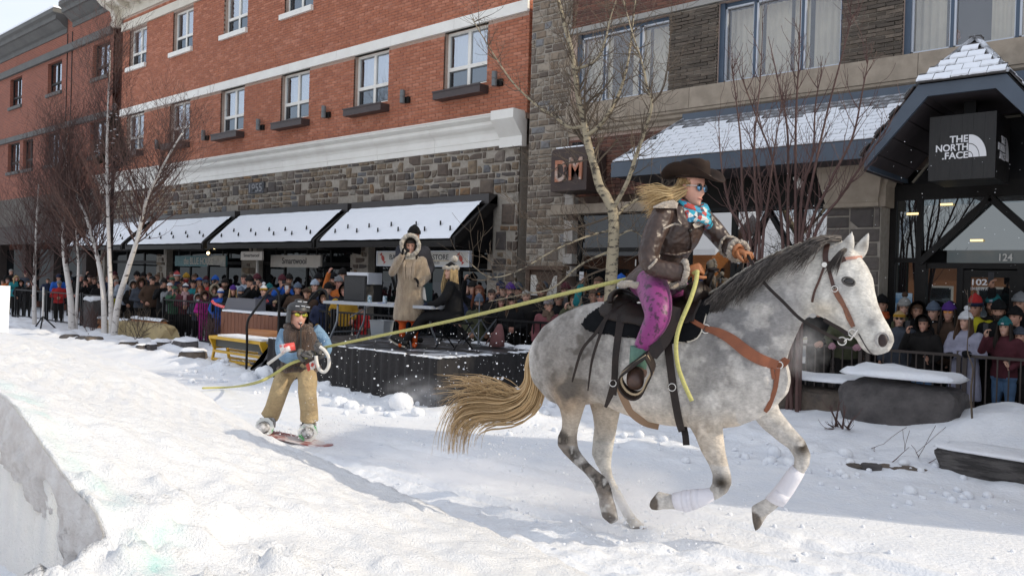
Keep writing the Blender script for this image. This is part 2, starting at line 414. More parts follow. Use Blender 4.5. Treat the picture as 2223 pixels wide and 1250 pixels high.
# ============================================================ snow ramp
_nx = np.array([-40, -15, -9, -5.74, -5.45, -5.11, -4.89, -4.66, -4.46, -4.30, -4.2, -4.02, -3.6, -3.0, -2.2, -1.2, 0, 3])
_nz = np.array([1.5, 1.45, 1.3, .98, .94, .84, .75, .67, .61, .575, .55, .40, .33, .22, .12, .04, -.06, -.2])
_fx = np.array([-40, -13.8, -10.6, -9.1, -7.75, -7.1, -6.47, -5.7, -4.6, -3.4, -2, 0, 3])
_fz = np.array([.8, .78, .78, .70, .60, .47, .34, .27, .16, .06, -.05, -.15, -.2])
def ramp_z(X, Y):
    t = np.clip((Y - 1.72) / (4.05 - 1.72), 0, 1)
    zn, zf = np.interp(X, _nx, _nz), np.interp(X, _fx, _fz)
    z = zn * (1 - t) + zf * t
    z = z - sstep(4.0, 4.5, Y) * (z + .25)
    z = np.where(Y < 1.72, z - (1.72 - Y) * .42 * sstep(-4.25, -4.0, X) , z)
    inn = sstep(1.72, 1.95, Y)
    z = z + .075 * (fbm(X * 3.2, Y * 4.2, 5, .66) - .5) + .05 * (fbm(X * 13, Y * 13, 4, .65) - .5) + .05 * (fbm(X * .8, Y * 5, 2) - .5) * inn
    lump = np.maximum(fbm(X * 5.5 + 31, Y * 5.5, 4, .6) - .5, 0) * sstep(-6, -3.6, X) * .35 * sstep(3.6, 2.2, Y)
    groom = .012 * np.sin((X * .5 + Y) * 46) * sstep(-5.2, -7, X) * (fbm(X, Y, 2) > .45)
    return z + lump + groom
rx = _axis((-18, -9, .08), (-9, -6, .045), (-6, -1.5, .03), (-1.5, 2, .06))
ry = np.concatenate([np.arange(.5, 1.72, .03), [1.7201], np.arange(1.75, 4.7, .03)])
icy = mat('ice_blue_tint', (.45, .78, .76), rough=.5)
rampsnow = mat('ramp_snow', (.79, .805, .83), (.85, .855, .865), scale=4, rough=.6, bump=.8, bscale=70, bdist=.03, spec=.4, bdetail=9)
if True:   # turquoise dye marks sprayed along the lip of the jump
    nt = rampsnow.node_tree; b = nt.nodes['Principled BSDF']; base = b.inputs['Base Color'].links[0].from_socket
    tc = nt.nodes.new('ShaderNodeTexCoord'); sp = nt.nodes.new('ShaderNodeSeparateXYZ'); nt.links.new(tc.outputs['Object'], sp.inputs[0])
    def m_(op, a, bv=None, c=None):
        n = nt.nodes.new('ShaderNodeMath'); n.operation = op
        for i, v in enumerate((a, bv, c)):
            if v is None: continue
            if isinstance(v, (int, float)): n.inputs[i].default_value = v
            else: nt.links.new(v, n.inputs[i])
        n.use_clamp = False; return n.outputs[0]
    edge = m_('SUBTRACT', 1, m_('MULTIPLY', m_('ABSOLUTE', m_('SUBTRACT', sp.outputs['Y'], 1.82)), 6.5))
    edge = m_('MULTIPLY', m_('MAXIMUM', edge, 0), m_('LESS_THAN', sp.outputs['X'], -4.15))
    e2 = m_('SUBTRACT', sp.outputs['Y'], m_('MULTIPLY_ADD', sp.outputs['X'], -.42, .22))
    e2 = m_('MAXIMUM', m_('SUBTRACT', 1, m_('MULTIPLY', m_('ABSOLUTE', e2), 4.6)), 0)
    e2 = m_('MULTIPLY', e2, m_('MULTIPLY', m_('GREATER_THAN', sp.outputs['X'], -4.12), m_('LESS_THAN', sp.outputs['X'], -2.9)))
    nz = _ramp(nt, _noise(nt, 5, 6, .65), [(.40, 0.), (.72, 1.)])
    f = m_('MULTIPLY', m_('MAXIMUM', m_('MULTIPLY', edge, .55), e2), nz)
    nt.links.new(_mix(nt, base, (.42, .74, .70), f), b.inputs['Base Color'])
ramp = thing('snow_ramp', 'big sunlit snow jump with a boarded side wall and turquoise dye on its lip', 'snow ramp', (-8, 3, 0))
def _rz(X, Y):
    z = ramp_z(X, Y)
    return np.where((Y < 1.7) & (X < -4.1), -.12, z)
grid_mesh('packed_snow', rx, ry, _rz, rampsnow, ramp)
# broken snow lip hanging over the boards
ripp = mat('cut_snow', (.74, .72, .7), (.6, .56, .53), scale=9, rough=.7, bump=.9, bscale=16, bdist=.05, bdetail=8)
lx = np.arange(-14, -4.1, .022); rows = []
ly = np.linspace(0, 1, 26); Lx, Lt = np.meshgrid(lx, ly)
low = np.interp(Lx, [-14, -6, -5.72, -5.36, -5.02, -4.72, -4.49, -4.1], [.9, .66, .64, .56, .44, .32, .10, -.1]) + .16 * (fbm(Lx * 4.5, Lx * 0 + 4, 5, .72) - .5)
top = np.interp(Lx, _nx, _nz) + .01
LZ = top * (1 - Lt) + low * Lt
LY = 1.72 - .035 - .05 * np.sin(Lt * math.pi) * .6 - .16 * (fbm(Lx * 5, LZ * 6, 5, .68) - .5) * sstep(0.2, .6, Lt) + .15 * np.maximum(fbm(Lx * 6 + 8, LZ * 5, 3) - .56, 0) * 4 * sstep(.3, .7, Lt)
me = MB(); nn = len(lx)
me.loft([[(Lx[i, j], LY[i, j], LZ[i, j]) for j in range(nn)] for i in range(26)], cap=False, closed=False)
me.build('cut_snow_lip', ripp, ramp, smooth=True)
board = mat('white_board', (.72, .74, .8), (.56, .57, .63), scale=4, rough=.65, stretch=(1, 1, 9), bump=.15, bscale=20)
for i in range(4):
    za_, zb2 = -.1 + i * .28, .17 + i * .28; xr = float(np.interp(-(zb2 + .14), [-1.0, -.94, -.84, -.75, -.67, -.61, -.4, 0], [-5.9, -5.45, -5.11, -4.89, -4.66, -4.46, -4.25, -4.2])); xr2 = float(np.interp(-(za_ + .14), [-1.0, -.94, -.84, -.75, -.67, -.61, -.4, 0], [-5.9, -5.45, -5.11, -4.89, -4.66, -4.46, -4.25, -4.2])); MB().prism([(-14, 1.725, za_), (xr2, 1.725, za_), (xr, 1.725, zb2), (-14, 1.725, zb2)], (0, .025, 0)).build('side_board', board, ramp)
post = thing('snow_block', 'white snow covered block standing upright at the top of the jump', 'snow block', (-13.6, 3.95, .7))
pb = MB(); a = atD(-110, 735, 11.6); b_ = atD(-4, 735, 11.6); 
pb.loft([[(q[0] + dx, q[1] + dy, q[2] + .0) for q, dx, dy in ((a, 0, 0), (b_, 0, 0), (b_, .02, .12), (a, .02, .12))],
         [(q[0] + dx, q[1] + dy, atD(0, 620, 11.6).z) for q, dx, dy in ((a, 0, 0), (b_ + Vector((.04, 0, 0)), 0, 0), (b_ + Vector((.04, 0, 0)), .02, .12), (a, .02, .12))]])
pb.build('block', snow, post)
# ============================================================ red brick building
A = thing('brick_building', 'three storey red brick building with white bands over a rubble stone ground floor', 'building', (-22, 13.5, 0))
YA = 13.5
wl_x = [-14.35 - 3.45 * k for k in range(6)]
holesA = [(x, x + 1.43, 6.25, 7.6) for x in wl_x] + [(x + .08, x + 1.51, 9.35, 10.75) for x in wl_x]
mb = wall(MB(), -32.1, -11.7, 5.3, 12.2, YA, .16, holesA); mb.box(-32.1, -11.7, YA + .62, YA + 9, 0, 12.6); mb.box(-11.72, -11.7, YA, YA + .6, 5.3, 12.2, 'l')
wa = mb.build('wall', mortar, A)
bricks(wa, brick_red, -32.1, -11.7, 5.42, 7.6, YA, .245, .0755, holesA, single=300, key=lambda i: -i[0] + abs(i[2] - 6.5) * .5, seed=2)
bricks(wa, brick_red, -32.1, -11.7, 7.86, 11.3, YA, .245, .0755, holesA, seed=3)
side = MB(); rr = random.Random(4)
for r in range(90):
    y0 = YA - .012 - (.12 if r % 2 else 0)
    for k in range(3):
        a, b = max(y0 + .245 * k, YA - .012), y0 + .245 * (k + 1) - .011
        if b - a > .03: side.box(-11.71, -11.688, a, b, 5.42 + r * .0755, 5.42 + r * .0755 + .0645)
side.build('brickwork', brick_red, wa, kind='stuff')
for nm, z0, z1, pr, m in (('stone_band', 7.6, 7.85, .08, white_paint), ('stone_band', 10.8, 11.09, .08, cream_paint)):
    mb = MB()
    for k in range(9): mb.box(-32.12 + k * 2.27, -32.12 + k * 2.27 + 2.262, YA - pr, YA + .1, z0, z1)
    mb.build(nm, m, A)
def make_window(x, z0, z1, yr, fm, w=1.43, split=.36, lower=pane_low, par=A, upper=pane_up, fw=.06, curt=True, seed=0, parent_label=None):
    f = MB(); y0, y1 = yr, yr + .06; zs = z0 + (z1 - z0) * split; xm = x + w / 2
    f.box(x, x + fw, y0, y1, z0, z1); f.box(x + w - fw, x + w, y0, y1, z0, z1)
    f.box(x + fw, x + w - fw, y0, y1, z0, z0 + fw); f.box(x + fw, x + w - fw, y0, y1, z1 - fw, z1)
    f.box(xm - fw * .75, xm + fw * .75, y0 - .004, y1, z0 + fw, z1 - fw); f.box(x + fw, x + w - fw, y0 - .008, y1, zs - fw * .7, zs + fw * .7)
    wnd = f.build('window', fm, par)
    for a, b in ((x + fw, xm - fw * .75), (xm + fw * .75, x + w - fw)):
        MB().box(a, b, y0 + .03, y0 + .036, zs + fw * .7, z1 - fw).build('pane', upper, wnd)
        MB().box(a, b, y0 + .03, y0 + .036, z0 + fw, zs - fw * .7).build('pane', lower, wnd)
        if lower is pane_low:
            g = MB(); t = .025
            for c in ((a, a + t, z0 + fw, zs - fw * .7), (b - t, b, z0 + fw, zs - fw * .7), (a, b, z0 + fw, z0 + fw + t), (a, b, zs - fw * .7 - t, zs - fw * .7)):
                g.box(c[0], c[1], y0 + .012, y0 + .028, c[2], c[3])
            g.build('screen_frame', lamp_grey, wnd)
    if curt: drape(x + .12, x + w - .05, z0, z1 - .05, yr + .2, .025, .17, seed).build('curtain', curtain_white, wnd)
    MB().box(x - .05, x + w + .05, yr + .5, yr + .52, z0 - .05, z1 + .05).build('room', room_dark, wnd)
    return wnd
for k, x in enumerate(wl_x):
    make_window(x, 6.25, 7.6, YA + .13, white_paint, seed=k); make_window(x + .08, 9.35, 10.75, YA + .13, white_paint, seed=k + 9)
    MB().box(x - .08, x + 1.53, YA - .1, YA + .13, 9.2, 9.35).build('sill', white_paint, A)
for k, x in enumerate(wl_x):
    t = thing('window_box', '', 'planter', (x + .7, 13.35, 6.05), 'plum metal window boxes under the second floor windows')
    t['label'] = ('plum metal window box under the window nearest the stone pillar', 'plum metal window box under the second window from the pillar',
                  'plum metal window box under the half open window', 'plum metal window box under the fourth window from the stone pillar',
                  'plum metal window box under the window beside the birch twigs', 'plum metal window box behind the lamp post Christmas tree')[k]
    mb = MB(); mb.box(x - .04, x + 1.5, 13.2, 13.24, 5.97, 6.15); mb.box(x - .04, x + 1.5, 13.24, 13.485, 5.97, 6.0)
    mb.box(x - .04, x, 13.24, 13.485, 6.0, 6.15); mb.box(x + 1.46, x + 1.5, 13.24, 13.485, 6.0, 6.15); mb.build('trough', plum_tin, t)
    MB().box(x, x + 1.46, 13.24, 13.485, 6.0, 6.11).build('soil', mat('soil', (.05, .035, .025), rough=.95, bump=.5), t)
    mb = MB(); mb.box(x - .055, x + 1.515, 13.185, 13.2, 6.13, 6.165); mb.build('rim', plum_tin, t)
lampl = ['end wall lamp beside the stone pillar', 'grey cylinder wall lamp second from the stone pillar', 'grey cylinder wall lamp beside the half open window',
         'grey cylinder wall lamp fourth from the stone pillar', 'grey cylinder wall lamp beside the thin birch twigs', 'grey cylinder wall lamp nearest the lamp post Christmas tree']
for k in range(6):
    x = -12.56 - 3.1 * k if k < 2 else -15.62 - 3.3 * (k - 1)
    t = thing('wall_lamp', lampl[k], 'wall lamp', (x, 13.38, 6.24), 'grey cylinder lamps on the brick wall')
    MB().tube([(x, 13.36, 6.08), (x, 13.36, 6.236)], .065, 12).build('shade', lamp_grey, t, smooth=False)
    MB().tube([(x, 13.36, 6.244), (x, 13.36, 6.40)], .065, 12).build('shade', lamp_grey, t)
    MB().box(x + .0, x + .16, 13.42, 13.485, 6.09, 6.24).build('mount', dark_frame, t)
    MB().box(x - .02, x + .02, 13.40, 13.43, 6.16, 6.2).build('arm', dark_frame, t)
# lower white cornice: profile (dy, z)
prof = [(-.03, 4.765), (-.03, 4.90), (-.045, 4.902), (-.045, 5.02), (-.05, 5.06), (-.09, 5.12), (-.17, 5.17), (-.21, 5.22), (-.21, 5.29), (-.27, 5.32), (-.33, 5.36), (-.34, 5.40), (-.36, 5.405), (-.36, 5.43), (.06, 5.445), (.06, 4.765)]
cor = MB(); xs = [-33.9 + 2.15 * k for k in range(11)]
for k in range(10): cor.loft([[(xs[k] + .004, YA + a, z) for a, z in prof], [(xs[k + 1] - .004, YA + a, z) for a, z in prof]])
cor.build('cornice', white_paint, A)
MB().prism([(-12.4, YA - .1, 4.70), (-12.4, YA - .1, 4.92), (-12.4, YA - .40, 5.26), (-12.4, YA - .40, 5.46), (-12.4, YA + .06, 5.46), (-12.4, YA + .06, 4.70)], (.66, 0, 0)).build('cornice_bracket', white_paint, A)
# upper cornice with modillions
prof2 = [(-.04, 11.33), (-.04, 11.62), (-.12, 11.66), (-.12, 11.75), (-.62, 11.78), (-.62, 11.95), (-.74, 12.1), (-.74, 12.25), (.1, 12.3), (.1, 11.33)]
uc = MB(); uc.loft([[(-32.4, YA + a, z) for a, z in prof2], [(-11.6, YA + a, z) for a, z in prof2]]); uc.build('upper_cornice', cream_paint, A)
for k in range(24):
    x = -31.6 + k * .84
    MB().prism([(x, YA - .58, 11.77), (x, YA - .58, 11.70), (x, YA - .45, 11.60), (x, YA - .2, 11.56), (x, YA - .125, 11.56), (x, YA - .125, 11.77)], (.2, 0, 0)).build('modillion', cream_paint, A)
MB().prism([(-32.62, YA - .8, 12.2), (-32.62, YA - .8, 11.9), (-32.62, YA - .62, 11.74), (-32.62, YA - .3, 11.6), (-32.62, YA - .22, 11.3), (-32.62, YA - .3, 11.15), (-32.62, YA - .2, 11.02), (-32.62, YA + .05, 11.05), (-32.62, YA + .05, 12.2)], (.3, 0, 0)).build('cornice_bracket', cream_paint, A)
# rubble stone ground floor with shop openings
openA = [(-17.0, -12.75, -.2, 2.55), (-22.35, -17.75, -.2, 2.55), (-28.15, -23.2, -.2, 2.55), (-33.3, -28.9, -.2, 2.55)]
sw = wall(MB(), -33.9, -11.85, 0, 4.77, YA, .5, openA); sw.box(-11.87, -11.85, YA, YA + .6, 0, 4.77, 'l')
sw = sw.build('stone_wall', mortar_grey, A)
rubble(sw, stone, -33.9, -11.85, 0, 4.77, YA, (.13, .25), (.17, .46), openA + [(-16.95, -12.6, 2.3, 3.55), (-22.6, -17.7, 2.3, 3.5), (-28.4, -23.1, 2.3, 3.5)], single=290, key=lambda i: -i[1] - (i[3] - i[2]) * 2, seed=11)
MB().box(-11.85, -11.4, YA + .35, YA + .9, 0, 9).build('recess', dark_frame, A)
plq = MB().box(-22.8, -21.95, YA - .07, YA, 4.2, 4.53).build('date_plaque', mat('plaque', (.05, .052, .06), rough=.6), A)
text('1955', (-22.72, YA - .075, 4.24), (1, 0, 0), (0, 0, 1), .25, .7, mat('plaque_num', (.2, .2, .21), rough=.5), plq, .012, .01, 'numerals')
# shopfronts behind the crowd
wood_or = mat('orange_wood', (.42, .16, .04), (.3, .11, .03), scale=3, stretch=(1, 1, 8), rough=.6)
for k, (a, b, z0, z1) in enumerate(openA):
    fr = MB(); n = 4 if k < 3 else 3; y = YA + .22
    for i in range(n + 1):
        x = a + (b - a - .08) * i / n; fr.box(x, x + .08, y, y + .08, 0, z1)
    for i in range(n):
        xa, xb = a + (b - a - .08) * i / n + .08, a + (b - a - .08) * (i + 1) / n
        fr.box(xa, xb, y, y + .08, z1 - .5, z1 - .4); fr.box(xa, xb, y, y + .08, z1 - .06, z1); fr.box(xa, xb, y, y + .08, 0, .4)
    sf = fr.build('shopfront', dark_frame, A)
    for i in range(n):
        xa, xb = a + (b - a - .08) * i / n + .08, a + (b - a - .08) * (i + 1) / n
        MB().box(xa, xb, y + .03, y + .036, .4, z1 - .5).build('pane', pane_shop, sf); MB().box(xa, xb, y + .03, y + .036, z1 - .4, z1 - .06).build('pane', pane_shop, sf)
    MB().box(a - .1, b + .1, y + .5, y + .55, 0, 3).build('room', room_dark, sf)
# snow-covered awnings
aw_lab = ['black framed shed awning with thick snow nearest the stone pillar', 'black framed shed awning over the lettered wool sign', 'black framed snowy awning behind the right birch trunk', 'black framed snowy awning furthest down the street behind birch twigs']
for k, (x0, x1) in enumerate([(-17.3, -12.55), (-22.75, -17.6), (-28.3, -23.2), (-33.6, -28.75)]):
    aw = thing('awning', aw_lab[k], 'awning', ((x0 + x1) / 2, 12.9, 3), 'snow covered awnings over the shops')
    ye, ze, yt, zt = 12.22, 2.5, YA - .05, 3.52
    MB().prism([(x0, ye, ze), (x0, yt, zt - .04), (x0, yt, zt + .07), (x0, ye, ze + .09)], (x1 - x0, 0, 0)).build('roof_deck', dark_frame, aw)
    MB().box(x0 - .03, x1 + .03, ye - .07, ye - .005, ze - .03, ze + .1).build('eave_fascia', dark_frame, aw)
    MB().box(x0 - .03, x1 + .1, yt - .28, yt, zt - .06, zt + .16).build('top_flashing', mat('tin_dark', (.04, .036, .036), rough=.45), aw)
    for xx in (x0 - .1, x1 + .01):
        MB().prism([(xx, ye - .05, ze - .05), (xx, yt, zt - .10), (xx, yt, zt + .16), (xx, ye - .05, ze + .17)], (.09, 0, 0)).build('barge_board', dark_frame, aw)
    MB().box(x1 - .06, x1, ye + .2, yt, 1.95, 2.0).build('stay', black_metal, aw)
    for xx in (x1 - .05, x0 + .01): MB().prism([(xx, ye, ze), (xx, yt, 2.35), (xx, yt, zt - .05)], (.04, 0, 0)).build('end_panel', black_metal, aw)
    # snow: courses of shingle show near the top edge
    sx = np.arange(x0 + .03, x1 - .02, .05); st_ = np.linspace(0, 1, 34); SX, ST = np.meshgrid(sx, st_)
    yy = ye - .04 + (yt - .26 - ye) * ST; zz = ze + .10 + (zt - .1 - ze) * ST + .075 * (1 - ST ** 3 * .75) - .03 * sstep(.04, 0, ST)
    zz = zz + .018 * (fbm(SX * 3 + k * 7, ST * 5, 3) - .5) - .012 * (np.abs((SX - .14 * (np.floor(ST * 8) % 2)) % .28 - .14) > .125) * sstep(.5, .75, ST) - .02 * (np.abs((ST * 8) % 1 - .5) > .44) * sstep(.45, .7, ST)
    s = MB(); s.loft([[(SX[i, j], yy[i, j], zz[i, j]) for j in range(len(sx))] for i in range(34)], cap=False, closed=False); s.build('snow_cover', snowroof, aw, smooth=True)
    rr = random.Random(k + 40)
    for i in range(11):
        x = x0 + .35 + (x1 - x0 - .7) * (i + .3 * rr.random()) / 10; t = .16 + .14 * (i % 2) + .03 * rr.random()
        p = Vector((x, ye - .04 + (yt - .26 - ye) * t, ze + .16 + (zt - .1 - ze) * t))
        g = MB(); g.bar(p, p + Vector((0, -.0, .11)), .03, .02); g.bar(p + Vector((0, 0, .1)), p + Vector((.05, -.05, .02)), .025, .02); g.build('snow_guard', black_metal, aw)
# shop signs
sign_white = mat('sign_white', (.62, .6, .56), rough=.6); sign_red = mat('sign_red', (.45, .05, .035), rough=.5); ink = mat('ink', (.02, .02, .02), rough=.6)
wool = mat('sign_beige', (.42, .38, .33), (.36, .33, .29), scale=4, rough=.6); teal = mat('sign_teal', (.045, .13, .14), (.07, .17, .18), scale=6, rough=.6)
def sign(nm, label, x0, x1, z0, z1, y, m, frame=None):
    t = thing(nm, label, 'sign', ((x0 + x1) / 2, y, z0)); p = MB().box(x0, x1, y, y + .06, z0, z1).build('panel', m, t)
    if frame:
        f = MB(); e = .025
        for c in ((x0 - e, x0, z0 - e, z1 + e), (x1, x1 + e, z0 - e, z1 + e), (x0, x1, z1, z1 + e), (x0, x1, z0 - e, z0)): f.box(c[0], c[1], y - .015, y + .07, c[2], c[3])
        f.build('frame', frame, t)
    f2 = MB(); f2.box(x0 + .2, x0 + .23, y + .02, y + .05, z1, 2.6); f2.box(x1 - .23, x1 - .2, y + .02, y + .05, z1, 2.6); f2.build('hanger', black_metal, t)
    return t
t = sign('hanging_sign', 'long beige shop sign lettered Smartwool under the second awning', -20.42, -18.07, 1.98, 2.31, 12.78, wool)
text('Smartwool', (-19.85, 12.778, 2.07), (1, 0, 0), (0, 0, 1), .17, 1.15, ink, t, .004, .012)
t = sign('hanging_sign', 'long teal and grey shop sign lettered BLUE HOUSE', -26.1, -22.9, 1.96, 2.29, 12.8, teal)
MB().box(-24.0, -22.9, 12.794, 12.8, 1.96, 2.29).build('panel', mat('sign_grey', (.2, .21, .2), (.3, .31, .3), scale=5, rough=.7), t)
text('the BLUE HOUSE', (-25.5, 12.797, 2.02), (1, 0, 0), (0, 0, 1), .22, 1.85, mat('sign_pale', (.45, .42, .37), rough=.7), t, .004, .008)
t = thing('blade_sign', 'small square beige Smartwool blade sign hung out over the crowd', 'sign', (-20.6, 12.3, 2.15))
MB().box(-21.15, -20.05, 12.28, 12.33, 2.15, 2.39).build('panel', wool, t); text('Smartwool', (-21.0, 12.278, 2.24), (1, 0, 0), (0, 0, 1), .09, .8, ink, t, .003, .01); MB().bar((-20.6, 12.3, 2.39), (-20.6, 12.3, 2.6), .03, .03).build('hanger', black_metal, t)
MB().bar((-20.8, 12.6, .05), (-20.8, 12.6, 2.15), .05, .05).build('post', mat('pale_pole', (.5, .48, .44), rough=.5), t)
t = sign('candy_sign', 'white shop sign with red sweets and the word STORE behind the announcer', -15.7, -12.6, 2.07, 2.38, 12.75, sign_white, alu)
text('STORE', (-13.75, 12.748, 2.2), (1, 0, 0), (0, 0, 1), .12, .52, ink, t, .003, .002); text('BA', (-15.25, 12.748, 2.2), (1, 0, 0), (0, 0, 1), .12, .22, ink, t, .003, .002)
text('CANDY', (-14.85, 12.746, 2.1), (1, 0, 0), (0, 0, 1), .2, .92, sign_red, t, .004, .02); text('BRITTLES', (-13.9, 12.748, 2.11), (1, 0, 0), (0, 0, 1), .05, .38, ink, t, .002, .004)
mb = MB(); mb.box(-13.75, -13.2, 12.745, 12.75, 2.175, 2.185); mb.build('rule', mat('sign_gold', (.5, .33, .08), rough=.5), t)
for x in (-15.5, -12.85):
    c = Vector((x, 12.75, 2.23)); mb = MB(); M = Matrix.Rotation(R(-35), 3, 'Y')
    mb.ell(c, (.055, .012, .08), 10, 6, M)
    for s in (-1, 1): d = M @ Vector((0, 0, s)); w = M @ Vector((1, 0, 0)); mb.prism([c + d * .07, c + d * .135 + w * .05, c + d * .135 - w * .05], (0, -.006, 0))
    mb.build('sweet_emblem', sign_red, t)
c = Vector((-14.55, 12.72, 2.5)); p = MB().box(-14.95, -14.05, 12.73, 12.76, 2.35, 2.58).build('crest_panel', sign_white, t)
mb = MB(); mb.ell(c, (.26, .014, .1), 16, 8); mb.build('crest_oval', mat('sign_brown', (.13, .06, .03), rough=.6), t)
text('REEDS', c + Vector((-.17, -.018, -.04)), (1, 0, 0), (0, 0, 1), .08, .34, mat('sign_gold', (.5, .33, .08)), t, .003, .006)
# warm shop spotlights under the eaves, the ones that are lit
glow = mat('bulb_lit', (1, .8, .5), emit=((1, .72, .35), 6))
for x, y, z, l in ((-22.95, 12.45, 2.52, 'small lit bulb at the gap between two awnings'), (-23.4, 12.5, 2.36, 'lit spotlight beside the teal house sign')):
    t = thing('spotlight', l, 'lamp', (x, y, z)); MB().ell((x, y, z), .045, 10, 7).build('bulb', glow, t, smooth=True); MB().tube([(x, y + .03, z + .04), (x, y + .1, z + .12)], [.05, .03], 8).build('housing', black_metal, t)
# ============================================================ far brick building
Bd = thing('brick_building', 'further red brick building with grey cornice and dark windows', 'building', (-44, 13.5, 0))
def brick_tex():
    m = bpy.data.materials.new('far_brick'); m.use_nodes = True; nt = m.node_tree; b = nt.nodes['Principled BSDF']
    tc = nt.nodes.new('ShaderNodeTexCoord'); mp = nt.nodes.new('ShaderNodeMapping'); mp.inputs['Rotation'].default_value = (R(90), 0, 0)
    nt.links.new(tc.outputs['Object'], mp.inputs[0]); bt = nt.nodes.new('ShaderNodeTexBrick'); nt.links.new(mp.outputs[0], bt.inputs[0])
    bt.inputs['Scale'].default_value = 1; bt.inputs['Brick Width'].default_value = .25; bt.inputs['Row Height'].default_value = .076; bt.inputs['Mortar Size'].default_value = .006
    bt.inputs['Color1'].default_value = (.27, .085, .05, 1); bt.inputs['Color2'].default_value = (.2, .065, .042, 1); bt.inputs['Mortar'].default_value = (.3, .17, .13, 1)
    nt.links.new(_mix(nt, bt.outputs[0], (.2, .075, .05), _ramp(nt, _noise(nt, .8, 4), [(.45, 0.), (.7, .6)])), b.inputs['Base Color']); b.inputs['Roughness'].default_value = .9; return m
far_brick = brick_tex()
grey_stucco = mat('grey_stucco', (.12, .12, .115), (.095, .095, .092), scale=2, rough=.8)
wbx = [-34.85 - 4.85 * k for k in range(4)]
holesB = [(x, x + 1.6, 9.4, 10.75) for x in wbx] + [(x - .1, x + 1.5, 6.3, 7.68) for x in wbx] + [(x - 2.9, x - 1.6, 6.3, 7.68) for x in wbx[1:2]]
mb = wall(MB(), -56, -32.9, 5.0, 12.6, YA - .02, .25, holesB); mb.box(-56, -32.9, YA + .4, YA + 9, 0, 12.6); mb.build('wall', far_brick, Bd)
for h in holesB:
    w = make_window(h[0], h[2], h[3], YA + .12, dark_frame, h[1] - h[0], .33, pane_up, Bd, pane_up, .07, curt=False)
    MB().box(h[0] - .08, h[1] + .08, YA - .1, YA + .1, h[2] - .14, h[2]).build('sill', grey_stucco, Bd)
for z0, z1, pr in ((10.9, 11.2, .12), (7.72, 7.95, .1)): MB().box(-56, -32.95, YA - .02 - pr, YA, z0, z1).build('stone_band', grey_stucco, Bd)
for x0, x1, dz in ((-56, -37.55, 0), (-36.95, -32.75, .12)):
    pr = [(-.06, 11.75), (-.06, 11.95), (-.16, 12.0), (-.42, 12.22), (-.5, 12.24), (-.5, 12.42), (-.62, 12.5), (-.62, 12.66), (.4, 12.7), (.4, 11.75)]
    MB().loft([[(x0, YA + a, z + dz) for a, z in pr], [(x1, YA + a, z + dz) for a, z in pr]]).build('cornice', grey_stucco, Bd)
    MB().box(x0, x1, YA - .6, YA + .4, 12.7 + dz, 12.78 + dz).build('snow_cap', snowroof, Bd)
for x in (-37.5, -36.98): MB().box(x - .02, x + .02, YA - .05, YA - .02, 5.2, 11.7).build('joint', dark_frame, Bd)
brown_band = mat('brown_band', (.06, .045, .04), (.045, .035, .03), rough=.8)
MB().box(-56, -33.95, YA - .06, YA + .3, 3.0, 5.0).build('fascia_wall', mat('fascia_stone', (.13, .115, .1), (.09, .08, .07), scale=3, rough=.9), Bd)
MB().prism([(-56, 12.2, 2.75), (-56, 13.4, 3.5), (-56, 13.4, 3.7), (-56, 12.2, 3.05)], (21.6, 0, 0)).build('canopy', brown_band, Bd)
for k in range(6):
    x = -34.3 - 3.4 * k; fr = MB(); fr.box(x - .4, x, 13.2, 13.6, 0, 3); fr.build('pier', brown_band, Bd)
    MB().box(x - 3.4, x - .4, 13.5, 13.53, .3, 2.6).build('pane', pane_shop, Bd)
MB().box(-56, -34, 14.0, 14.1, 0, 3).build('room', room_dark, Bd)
# ============================================================ brown brick building on the right
C_ = thing('shop_building', 'brown brick shop building with wide curtained windows and a slate canopy', 'building', (-4, 13.3, 0))
YC = 13.3
wc_x = [-10.24, -7.08, -3.98, -.85, 2.3]
holesC = [(x, x + 2.17, 5.34, 6.78) for x in wc_x]
mb = wall(MB(), -10.36, 9, 4.2, 7.85, YC, .2, holesC); mb.box(-10.36, 9, YC + 1.1, YC + 9, 0, 7.85); mb.box(-11.4, -10.36, YC + .02, YC + 9, 0, 7.85)
mb.box(9, 9.02, YC, YC + 1.2, 0, 7.85)
wc = mb.build('wall', mortar, C_)
stp = MB().box(-11.4, -10.36, YC - .05, YC + .02, 0, 7.85).build('stone_pilaster', mortar_grey, C_)
rubble(stp, stone_pale, -11.4, -10.36, 0, 7.85, YC - .05, (.11, .19), (.18, .42), single=200, key=lambda i: i[2], seed=21, rough=.012, proud=(.012, .03), merge=.05)
for z in (.4, 1.9, 2.15, 2.6, 3.3): MB().box(-10.36 - .02, -10.16, YC - .075, YC + .1, z, z + .2 + (z > 2.5) * .22).build('quoin', mat('quoin', (.46, .44, .4), (.33, .3, .27), scale=6, rough=.9, bump=.3), C_)
bricks(wc, brick_dark, -10.36, -1.0, 6.9, 7.85, YC, .235, .0725, single=150, key=lambda i: i[2] * 1.0 + i[0] * .2, seed=31)
bricks(wc, brick_dark, -10.36, -7.0, 3.5, 4.72, YC, .235, .0725, single=150, key=lambda i: -i[2], seed=32)
for a, b in ((-8.06, -7.09), (-4.9, -3.99), (-1.8, -.86)):
    bricks(wc, brick_slate, a, b, 5.34, 6.78, YC - .03, .27, .062, single=0, seed=int(a * -10), gap=.014, proud=.02, jit=.016)
    MB().box(a, b, YC - .03, YC + .02, 5.34, 6.78).build('pier', mortar_grey, C_)
MB().box(-10.5, 9, YC - .09, YC + .1, 6.79, 6.89).build('lintel', mat('lintel', (.3, .29, .27), rough=.7), C_)
con = MB(); xs = [-10.36, -7.55, -5.6, -3.72, -1.9, 0.2, 2.5, 5, 9]
